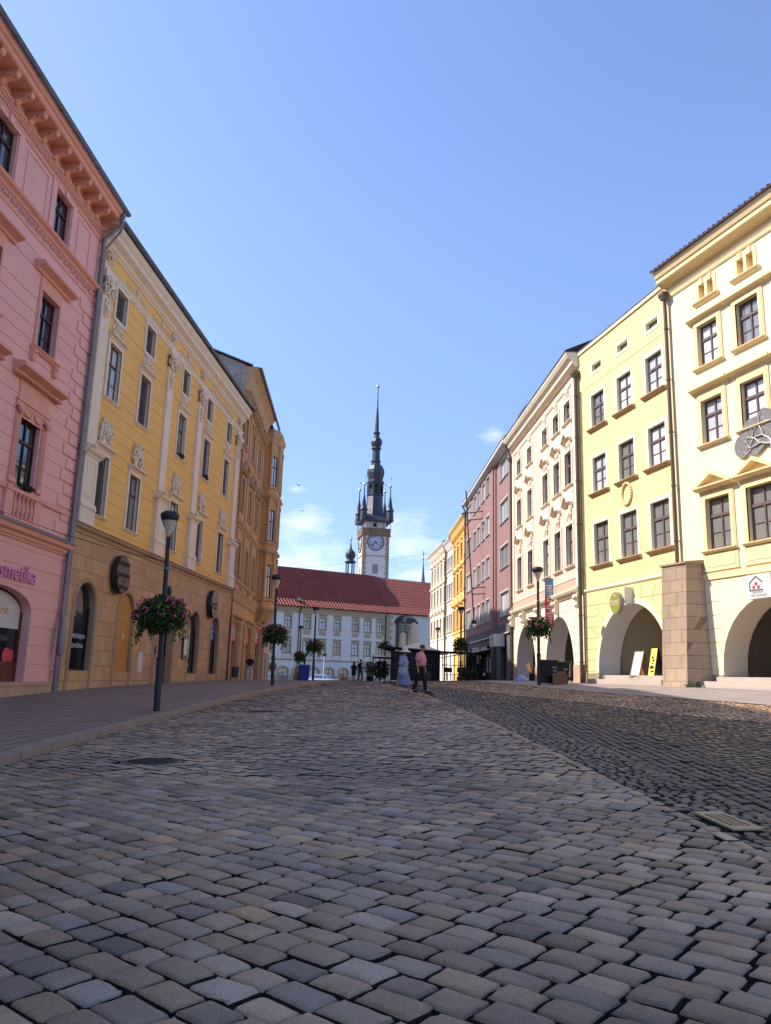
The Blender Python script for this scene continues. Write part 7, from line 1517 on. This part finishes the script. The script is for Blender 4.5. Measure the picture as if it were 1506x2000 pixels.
def trousers(t, n, s, m, shoe):
    nd = {'p': (0, 0, 1.0 * s, .20 * s, .165 * s), 'p2': (0, 0, .90 * s, .19 * s, .165 * s)}; e = [('p', 'p2')]
    for nm in 'lr':
        h, k, a = n[nm + 'hip'], n[nm + 'kn'], n[nm + 'an']; nd[nm + 'h'] = (h[0], h[1], h[2] - .06 * s, .115 * s); nd[nm + 'k'] = (k[0], k[1], k[2], .085 * s); nd[nm + 'a'] = (a[0], a[1] - .005, a[2] - .035 * s, .068 * s); e += [('p2', nm + 'h')] + chain([nm + 'h', nm + 'k', nm + 'a'])
    skin_body(t, 'trousers', m, nd, e, 2)
    shoes(t, n, s, shoe)
def shoes(t, n, s, m):
    for nm in 'lr':
        h, o, a = n[nm + 'he'], n[nm + 'to'], n[nm + 'an']
        skin_body(t, 'shoe', m, {'a': (h[0], h[1] - .01, h[2] + .01, .052 * s), 'b': (h[0] * .5 + o[0] * .5, h[1] * .5 + o[1] * .5, max(.04, h[2] * .5 + o[2] * .5) + .01, .055 * s, .05 * s), 'c': (o[0], o[1] + .03, o[2] + .005, .052 * s, .036 * s), 't': (a[0], a[1], a[2] + .01, .046 * s)}, [('a', 'b'), ('b', 'c'), ('a', 't')], 2)
M_denim = mat('light blue cloth', lin((.52, .60, .72)), rough=.9, var=.15, scale=8, bump=.3); M_denim2 = mat('blue printed cloth', lin((.44, .52, .64)), rough=.9, var=.3, scale=20, bump=.3)
M_straw = mat('cream hat', lin((.86, .80, .75)), rough=.9, var=.08, bump=.2); M_bag = mat('grey blue bag', lin((.62, .63, .68)), rough=.8, var=.1, bump=.1)
M_shirt = mat('pink shirt', lin((.80, .56, .57)), rough=.9, var=.12, scale=10, bump=.3); M_trous = mat('charcoal trousers', (.018, .016, .018), rough=.9, var=.2, bump=.2); M_shoeg = mat('pale grey shoes', lin((.6, .6, .62)), rough=.7, var=.1, bump=0)
# woman walking to the right
wx, wy = .80, 29.4
t, n, s = person((wx, wy, Z(wx, wy)), R(-96), 'woman in light blue dress and cream sun hat, carrying a grey shoulder bag', dict(step=.27, lift=.03, larm=(.08, -.02, .04), rarm=(.06, -.10, .02), head=(-.0, .07), front='l'), 1.64)
torso(t, n, s, M_denim, 'dress_top', .95, ex=.03, bust=.03); sleeves(t, n, s, M_denim, .95, .085)
mb = MB(); rr_ = []
for k in range(9): u = k / 8; rr_.append(ringpts((0, .01 + .03 * u, (1.02 - .66 * u) * s), (.185 + .035 * u) * s, (.165 + .12 * u) * s, 24, .03 + .07 * u, 1 + u))
mb.loft(rr_); mb.build('skirt', M_denim2, t); shoes(t, n, s, M_shoeg)
hx_, hy_, hz_ = n['head'][:3]
mb = MB(); mb.lathe([(.225, -.06), (.19, -.03), (.112, .0), (.108, .04), (.09, .085), (.05, .105), (.01, .11)], 20, (hx_, hy_ - .005, hz_ + .02)); mb.xf(Matrix.Translation((0, .0, 0))); mb.build('sun_hat', M_straw, t)
mb = MB(); mb.ball((hx_, hy_ - .03, hz_ - .02), .098, 12, 8, (1, .9, 1.1)); mb.build('hair', M_hair, t)
mb = MB(); c = (.25, .0, .86 * s); mb.loft([ringpts((c[0], c[1], c[2] - .15), .05, .13, 14), ringpts((c[0] + .01, c[1], c[2] - .05), .07, .155, 14), ringpts((c[0], c[1], c[2] + .08), .06, .15, 14), ringpts((c[0], c[1], c[2] + .15), .03, .13, 14)])
mb.tube([(c[0] - .02, .1, c[2] + .13), (.14, .06, 1.2 * s), (-.05, .0, 1.47 * s), (-.1, -.06, 1.40 * s), (.1, -.13, 1.2 * s), (c[0] - .02, -.1, c[2] + .13)], .012, 6); mb.build('shoulder_bag', M_bag, t)
# man beside her
mx_, my_ = 1.45, 29.8
t, n, s = person((mx_, my_, Z(mx_, my_)), R(-118), 'grey haired man in pink short sleeved shirt and dark trousers, looking down at the cobbles', dict(step=.2, lift=.04, larm=(.05, .02, .05), rarm=(.07, -.02, .06), head=(.0, .10), front='l'), 1.74)
torso(t, n, s, M_shirt, 'shirt', .97, ex=.032, bust=.035); sleeves(t, n, s, M_shirt, .75, .085); trousers(t, n, s, M_trous, M_black)
hx_, hy_, hz_ = n['head'][:3]; mb = MB(); mb.ball((hx_, hy_ - .02, hz_ + .035), .10, 12, 8, (1, 1.02, .85)); mb.build('hair', mat('dark grey hair', (.06, .05, .05), rough=.8, bump=.3), t)
mb = MB(); mb.lathe([(.19, 0), (.19, .03)], 18, (0, .0, .97 * s)); mb.xf(Matrix.Scale(.86, 4, Vector((0, 1, 0)))); mb.build('belt', M_black, t)
# others
def simple_person(x, y, rz, label, top, bottom, H=1.7, hair=M_hair, zoff=0, pose=None, skirt=None, longhair=False):
    t, n, s = person((x, y, Z(x, y) + zoff), rz, label, pose or dict(step=.12), H); torso(t, n, s, top, 'top', .97); sleeves(t, n, s, top, .85)
    if skirt: MB().loft([ringpts((0, 0, z * s), r, r * .8, 16, .03) for z, r in ((1.0, .17), (.8, .2), (.52, .2))]).build('skirt', skirt, t); shoes(t, n, s, M_black)
    else: trousers(t, n, s, bottom, M_shoeg if bottom is not M_trous else M_black)
    hx_, hy_, hz_ = n['head'][:3]; mb = MB(); mb.ball((hx_, hy_ - .02, hz_ + .03), .105, 12, 8, (1, 1, .95))
    if longhair: mb.tube([(hx_, hy_ - .07, hz_), (hx_, hy_ - .09, hz_ - .15), (hx_, hy_ - .1, hz_ - .33)], [.09, .1, .05], 10)
    mb.build('hair', hair, t); return t
M_navy = mat('navy cloth', (.012, .014, .028), rough=.9, bump=.1); M_pat = mat('pale patterned cloth', lin((.72, .70, .74)), var=.35, scale=30, bump=.1); M_white = mat('white shirt', lin((.82, .8, .8)), bump=.1); M_blond = mat('grey blond hair', (.28, .2, .13), rough=.8, bump=0); M_greyt = mat('grey jeans', (.10, .10, .11), rough=.9, bump=.1)
simple_person(-8.75, 53.6, R(160), 'woman in dark top and pale patterned trousers, standing by the ochre shop door', M_navy, M_pat, 1.68, M_blond, .09)
simple_person(-12.6, 86.5, R(190), 'distant person in white top and black trousers by the far corner', M_white, M_trous, 1.78, M_hair, .15)
simple_person(-2.3, 68, R(10), 'long haired woman in a short black dress, seen from behind on the far crest', M_navy, M_navy, 1.60, longhair=True, skirt=M_navy)
simple_person(-1.75, 68.4, R(-25), 'dark shirted person in grey trousers with a white bag, beside the black dress', M_navy, M_greyt, 1.82)
t = empty('white_bag', (-1.48, 68.2, Z(-1.5, 68.2) + 1.05), 0, 'bulky white bag carried at shoulder height on the far crest', 'bag'); MB().loft([ringpts((0, 0, z), r, r * .7, 12, .06) for z, r in ((0, .1), (.12, .2), (.35, .19), (.5, .06))]).build('bag_body', M_white, t)
# scooter rider seen from behind
t, n, s = person((8.0 - .75, 58.5, Z(7.2, 58.5) - .02), R(8), 'person in black on a scooter, seen from behind in front of the plum house shops', dict(step=.05, larm=(.12, .12, .15), rarm=(.12, .12, .15)), 1.5)
torso(t, n, s, M_navy, 'jacket', .95, ex=.05); sleeves(t, n, s, M_navy, 1, .09); trousers(t, n, s, M_trous, M_black); mb = MB(); mb.ball((n['head'][0], n['head'][1], n['head'][2] + .02), .13, 12, 8); mb.build('helmet', M_black, t)
t = empty('scooter', (7.25, 58.3, Z(7.2, 58.3)), R(8), 'black motor scooter under the rider, its rear towards the viewer', 'scooter')
for yy in (-.6, .65): mb = MB(); mb.lathe([(.05, -.05), (.24, -.05), (.27, 0), (.24, .05), (.05, .05)], 18); mb.xf(Matrix.Translation((0, yy, .27)) @ Matrix.Rotation(PI / 2, 4, 'Y')); mb.build('wheel', M_black, t)
mb = MB(); mb.loft([[(w_ * math.cos(a), y_, z_ + h_ * math.sin(a)) for a in np.linspace(0, 2 * PI, 11)[:-1]] for y_, z_, w_, h_ in ((-.8, .66, .05, .04), (-.6, .66, .16, .12), (-.2, .62, .17, .12), (.1, .42, .14, .08), (.4, .5, .12, .1), (.5, .8, .2, .12), (.55, .95, .1, .06))]); mb.tube([(-.32, .42, 1.02), (0, .48, .98), (.32, .42, 1.02)], .02, 6); mb.build('body', M_blk, t)
mb = MB(); mb.ball((0, -.8, .62), .05, 8, 5); mb.build('rear_lamp', M_rd, t); mb = MB(); mb.box(-.1, .1, -.84, -.82, .34, .5); mb.build('number_plate', M_white, t)

# ================================================================== CAFE, KIOSK, CAR, PLANTS
ky = 60.0
def kz(x): return Z(x, ky)
M_board = mat('blackboard', (.010, .012, .018), rough=.6, var=.2, bump=.05); M_canvas = mat('beige canvas', lin((.86, .82, .74)), rough=.9, var=.06, bump=.15); M_dw = mat('dark timber', (.03, .02, .016), rough=.7, var=.3, bump=.2)
t = empty('kiosk', (2.55, ky, kz(2.5)), 0, 'black cafe kiosk with chalk drawings on its front, right behind the walking couple', 'kiosk')
mb = MB(); mb.box(-1.75, 1.85, .02, 2.6, 0, 2.1); mb.build('walls', M_dw, t)
mb = MB(); mb.box(-1.75, 1.85, -.04, 0.0, .02, 2.12); bd = mb.build('menu_board', M_board, t)
mb = MB(); rg = random.Random(6)
for q, zz_ in enumerate((1.9, 1.68, 1.42, 1.18, .95)):
    x = -1.6
    while x < 1.5:
        w_ = rg.uniform(.04, .09); mb.tube([(x, -.05, zz_), (x + w_ * .5, -.05, zz_ + rg.uniform(-.03, .05)), (x + w_, -.05, zz_ + rg.uniform(-.02, .02))], .006, 4); x += w_ + rg.choice([.02, .03, .12, .5])
ic = [(1.0, .52), (.85, .48), (.95, .38), (1.15, .4), (1.2, .5), (1.05, .6), (.95, .66), (1.0, .74), (1.12, .7)]
mb.tube([(x, -.05, z) for x, z in ic], .011, 5); mb.tube([(.9, -.05, .38), (1.03, -.05, .1), (1.17, -.05, .38), (.9, -.05, .38)], .011, 5); mb.tube([(.85, -.05, .5), (1.02, -.05, .58), (1.2, -.05, .52)], .011, 5)
mb.build('chalk_drawing', M_chalk, bd)
mb = MB(); mb.hexa([(-2.1, -.35, 2.36), (2.0, -.35, 2.12), (2.0, 2.8, 2.12), (-2.1, 2.8, 2.36)], [(-2.1, -.35, 2.48), (2.0, -.35, 2.24), (2.0, 2.8, 2.24), (-2.1, 2.8, 2.48)]); mb.tube([(-1.8, -.3, 0), (-1.8, -.3, 2.4)], .05, 6); mb.build('roof', M_dw, t)
for i, (px_, rz_) in enumerate(((.0, 0), (.9, 0))): pass
t = empty('open_parasol', (2.9, 64.5, kz(2.9)), 0, 'wide beige parasol spread above the kiosk roof', 'parasol'); mb = MB(); mb.lathe([(2.5, 2.1), (2.5, 2.2), (1.3, 2.6), (.06, 3.0)], 8, smooth=False); mb.build('canopy', M_canvas, t); mb = MB(); mb.tube([(0, 0, 0), (0, 0, 3.02)], .04, 8); mb.build('pole', M_dw, t)
for i, (x, h_, lab) in enumerate(((1.75, 4.0, 'lower of two folded beige parasols rising over the kiosk'), (2.65, 4.8, 'taller of two folded beige parasols rising over the kiosk'))):
    t = empty('folded_parasol', (x, 66.5, Z(x, 66.5)), 0, lab, 'parasol', 'folded parasols behind the kiosk'); mb = MB(); rr_ = []
    for z, r in ((h_ - 2.4, .34), (h_ - 2.2, .42), (h_ - 1.2, .33), (h_ - .5, .24), (h_ - .15, .22), (h_, .06)): rr_.append(ringpts((0, 0, z), r, r, 20, .13, 0))
    mb.loft(rr_); mb.build('canopy', M_canvas, t); MB().tube([(0, 0, 0), (0, 0, h_ + .05)], .035, 6).build('pole', M_dw, t)
# left terrace under small roof, plants, black bird shape
t = empty('cafe_shelter', (.0, 61, Z(0, 61)), 0, 'dark open timber cafe shelter left of the kiosk, hung with plants', 'shelter')
mb = MB(); mb.mat(M_dw)
for x in (-.62, -.1, .75): mb.box(x - .05, x + .05, -.05, .05, 0, 2.0 if x < .7 else 2.4)
for z in (.9, 1.75): mb.box(-.65, .75, -.03, .03, z, z + .06)
mb.box(-.6, .8, .0, 2.0, 1.72, 1.8); mb.mat(M_canvas); mb.hexa([(-.75, -.6, 1.8), (.35, -.6, 1.8), (.35, .8, 1.8), (-.75, .8, 1.8)], [(-.45, -.3, 2.0), (.1, -.3, 2.0), (.1, .5, 2.0), (-.45, .5, 2.0)]); mb.build('frame', None, t)
leaves_mb(900, .68, .35, .75, .09, 51, [(M_leaf2, 4), (M_purp, 2), (M_black, 1)], c=(0.0, .2, .85)).build('climbing_plants', None, t)
t = empty('black_bird_figure', (.35, 60.4, Z(.3, 60.4) + 2.35), 0, 'large black bird shaped figure perched on the cafe shelter', 'figure'); 
mb = MB(); mb.loft([[(x_ + 0 * a, r_ * .6 * math.cos(a), z_ + r_ * math.sin(a)) for a in np.linspace(0, 2 * PI, 11)[:-1]] for x_, z_, r_ in ((-.72, .1, .02), (-.6, .16, .08), (-.4, .14, .1), (-.1, .18, .22), (.2, .1, .26), (.45, .05, .22), (.7, 0, .12))]); mb.build('body', M_black, t)
mb = MB(); mb.prism([(-.6, .25), (-.1, .25), (.15, .5), (.3, .52), (0, .6), (-.4, .45)], -.08, .08); mb.build('wing', M_black, t)
# glass pavilion right of the kiosk
t = empty('cafe_pavilion', (5.6, 58.5, Z(5.6, 58.5)), 0, 'open black framed cafe enclosure between the kiosk and the plum house', 'cafe enclosure')
mb = MB(); mb.mat(M_black)
for x in (-1.15, -.55, .05, .7, 1.3): mb.box(x - .03, x + .03, -.03, .03, 0, 1.95); mb.box(x - .03, x + .03, 3.5, 3.56, 0, 1.95)
for z in (1.05, 1.95): mb.box(-1.2, 1.35, -.03, .03, z, z + .06)
mb.box(-1.2, 1.9, -.2, 3.6, 2.0, 2.06); mb.build('frame', None, t)
def chair(x, y, rz, lab):
    t = empty('cafe_chair', (x, y, Z(x, y)), rz, lab, 'chair', 'cafe chairs in the pavilion'); mb = MB(); mb.box(-.2, .2, -.2, .2, .43, .47); mb.build('seat', M_wood, t)
    mb = MB(); mb.box(-.2, .2, .18, .21, .6, .95); mb.build('backrest', M_wood, t)
    for a in (-.17, .17):
        for b in (-.17, .18): MB().tube([(a, b, 0), (a, b, .45 if b < 0 else .62)], .016, 6).build('leg', M_black, t)
for i, (x, y, a) in enumerate(((4.9, 59.6, .4), (5.6, 60.0, -1.2), (6.3, 59.7, 2.2), (5.2, 60.9, 3))): chair(x, y, a, 'brown wooden cafe chair, ' + ('leftmost', 'second from the left', 'rightmost', 'the one farthest back')[i] + ' inside the black framed enclosure')
# plants at the kerb edge and in front of the plum house
def pot_plant(x, y, r, h, seed, lab, pot=True, z0=0):
    t = empty('potted_plant', (x, y, Z(x, y) + z0), 0, lab, 'plant'); leaves_mb(700, r, r, h * .5, .07, seed, [(M_leaf, 3), (M_leaf2, 3), (M_leafl, 1)], c=(0, 0, .35 + h * .5)).build('foliage', None, t)
    MB().lathe([(r * .5, 0), (r * .65, .4), (r * .7, .42), (r * .5, .42)], 12).build('pot', M_dw, t)
pot_plant(-.95, 67, .42, 1.3, 61, 'bushy green potted shrub left of the cafe shelter'); 
for i, x in enumerate((6.1, 6.7)): pot_plant(x, 57.2 + i * .3, .32, .35, 62 + i, ('left' if i == 0 else 'right') + ' one of two low planters beside the pavilion frame')
t = empty('planter_trough', (7.15, 66, Z(7.1, 66)), R(2), 'long low planter with dark greenery along the plum house', 'planter'); MB().box(-.3, .3, -4, 5, 0, .3).build('trough', M_dw, t); leaves_mb(900, .4, 4.3, .2, .09, 71, [(M_leaf2, 3), (M_leaf, 2)], c=(0, .5, .45)).build('greenery', None, t)
# silver car beyond the crest
def car(x, y, z, rz, paint, label):
    t = empty('parked_car', (x, y, z), rz, label, 'car'); mb = MB(); rr_ = []
    for (yy, w, z0, z1) in ((-2.1, .6, .4, .6), (-2.0, .82, .25, .85), (-1.3, .86, .2, .95), (.9, .88, .2, 1.0), (1.9, .84, .22, .95), (2.1, .7, .35, .7)): rr_.append([(-w, yy, z0), (w, yy, z0), (w * 1.02, yy, (z0 + z1) / 2), (w * .93, yy, z1), (-w * .93, yy, z1), (-w * 1.02, yy, (z0 + z1) / 2)])
    mb.loft(rr_, False); rr_ = []
    for (yy, w, z1) in ((-.95, .78, .93), (-.45, .66, 1.42), (.2, .64, 1.48), (1.1, .64, 1.45), (1.85, .72, .95)): rr_.append([(-.78, yy, .9), (.78, yy, .9), (w, yy, z1), (-w, yy, z1)])
    mb.loft(rr_, False); mb.build('body', paint, t)
    mb = MB(); mb.hexa([(-.74, -.98, .97), (.74, -.98, .97), (.6, -.48, 1.39), (-.6, -.48, 1.39)], [(-.74, -.99, .99), (.74, -.99, .99), (.6, -.5, 1.41), (-.6, -.5, 1.41)]); mb.build('windscreen', G_dark, t)
    mb = MB()
    for sx in (-1, 1): mb.hexa([(sx * .80, -.8, .97), (sx * .80, 1.6, .97), (sx * .69, 1.1, 1.38), (sx * .69, -.4, 1.38)], [(sx * .81, -.8, .97), (sx * .81, 1.6, .97), (sx * .70, 1.1, 1.38), (sx * .70, -.4, 1.38)])
    mb.build('side_windows', G_dark, t)
    for sx in (-1, 1):
        for yy in (-1.35, 1.3): mb = MB(); mb.lathe([(.05, -.1), (.3, -.1), (.32, 0), (.3, .1), (.05, .1)], 18); mb.xf(Matrix.Translation((sx * .8, yy, .32)) @ Matrix.Rotation(PI / 2, 4, 'Y')); mb.build('wheel', M_black, t)
        MB().ball((sx * .6, -2.03, .65), .12, 8, 5, (1.3, .4, .7)).build('headlight', M_white, t)
    return t
car(-7.3, 104, Z(-7.3, 104) + .05, R(70), mat('silver car paint', (.55, .56, .58), rough=.25, metal=.6, var=.02, bump=0, coat=.5), 'silver car, only its roof showing above the street crest')
# bench in the far arch of the pale pink house, blue bag
t = empty('slatted_bench', (8.9, 46.5, Z(8.9, 46.5)), R(87), 'slatted wooden bench against the arch beside the black bins', 'bench')
mb = MB()
for k in range(4): mb.box(-.8, .8, -.2 + k * .11, -.11 + k * .11, .42, .45)
mb.build('seat', M_lightw, t); mb = MB()
for k in range(4): mb.box(-.8, .8, .26 + k * .03, .29 + k * .03, .52 + k * .12, .61 + k * .12)
mb.build('backrest', M_lightw, t)
for x in (-.6, .6): mb = MB(); mb.box(x - .04, x + .04, -.2, .24, 0, .42); mb.tube([(x, .22, .4), (x, .33, .98)], .03, 6); mb.build('leg', M_black, t)
t = empty('blue_bag', (7.7, 44.0, Z(7.7, 44)), 0, 'pale blue plastic bag slumped on the pavement left of the bins', 'bag'); MB().loft([ringpts((0, 0, z), r, r * .7, 14, .08, z * 9) for z, r in ((0, .38), (.1, .36), (.25, .2), (.36, .05))]).build('bag_body', mat('pale blue plastic', lin((.5, .6, .75)), rough=.4, bump=.3), t)
# overhead wires
def wire(a, b, sag, label, r=.008):
    A, B = Vector(a), Vector(b); mb = MB(); mb.tube([A.lerp(B, k / 16) - Vector((0, 0, sag * 4 * (k / 16) * (1 - k / 16))) for k in range(17)], r, 5); o = mb.build('overhead_wire', M_black, None); tag(o, label, 'wire')
bpy.context.view_layer.update()
wire(och.matrix_basis @ Vector((19.9, -.9, 9.75 + .9 - .9 + .9)), (7.6, 73, 12.0), .25, 'thin wire crossing the whole street in front of the clock tower')
pA = pink.matrix_basis @ Vector((-6, -.02, 4.95 + 1.1)); wire(pA, (-5.50, 20.3, 2.75), -.25 if False else .15, 'thin cable from the pink house to the nearest lamp post')
wire((-5.50, 20.3, 2.75), ybar.matrix_basis @ Vector((12.6, -.2, 6.75)), .1, 'thin cable from the nearest lamp post to the yellow stucco house')
# birds
for i, (px_, py_) in enumerate(((590, 998), (584, 948))):
    d = (F * 1540 + RR * (px_ - 753) - UU * (py_ - 1000)).normalized() * 160; t = empty('bird', d, R(40 * i), ('lower' if i == 0 else 'upper') + ' of two tiny birds in the sky left of the clock tower', 'bird')
    mb = MB(); mb.ball((0, 0, 0), .12, 8, 5, (1, 2.6, .9)); mb.build('body', M_black, t); mb = MB(); mb.hexa([(-.75, -.1, .16), (-.1, -.15, 0), (-.1, .15, 0), (-.7, .02, .16)], [(-.75, -.1, .18), (-.1, -.15, .03), (-.1, .15, .03), (-.7, .02, .18)]); mb.hexa([(.1, -.15, 0), (.75, -.1, .16), (.7, .02, .16), (.1, .15, 0)], [(.1, -.15, .03), (.75, -.1, .18), (.7, .02, .18), (.1, .15, .03)]); mb.build('wings', M_black, t)
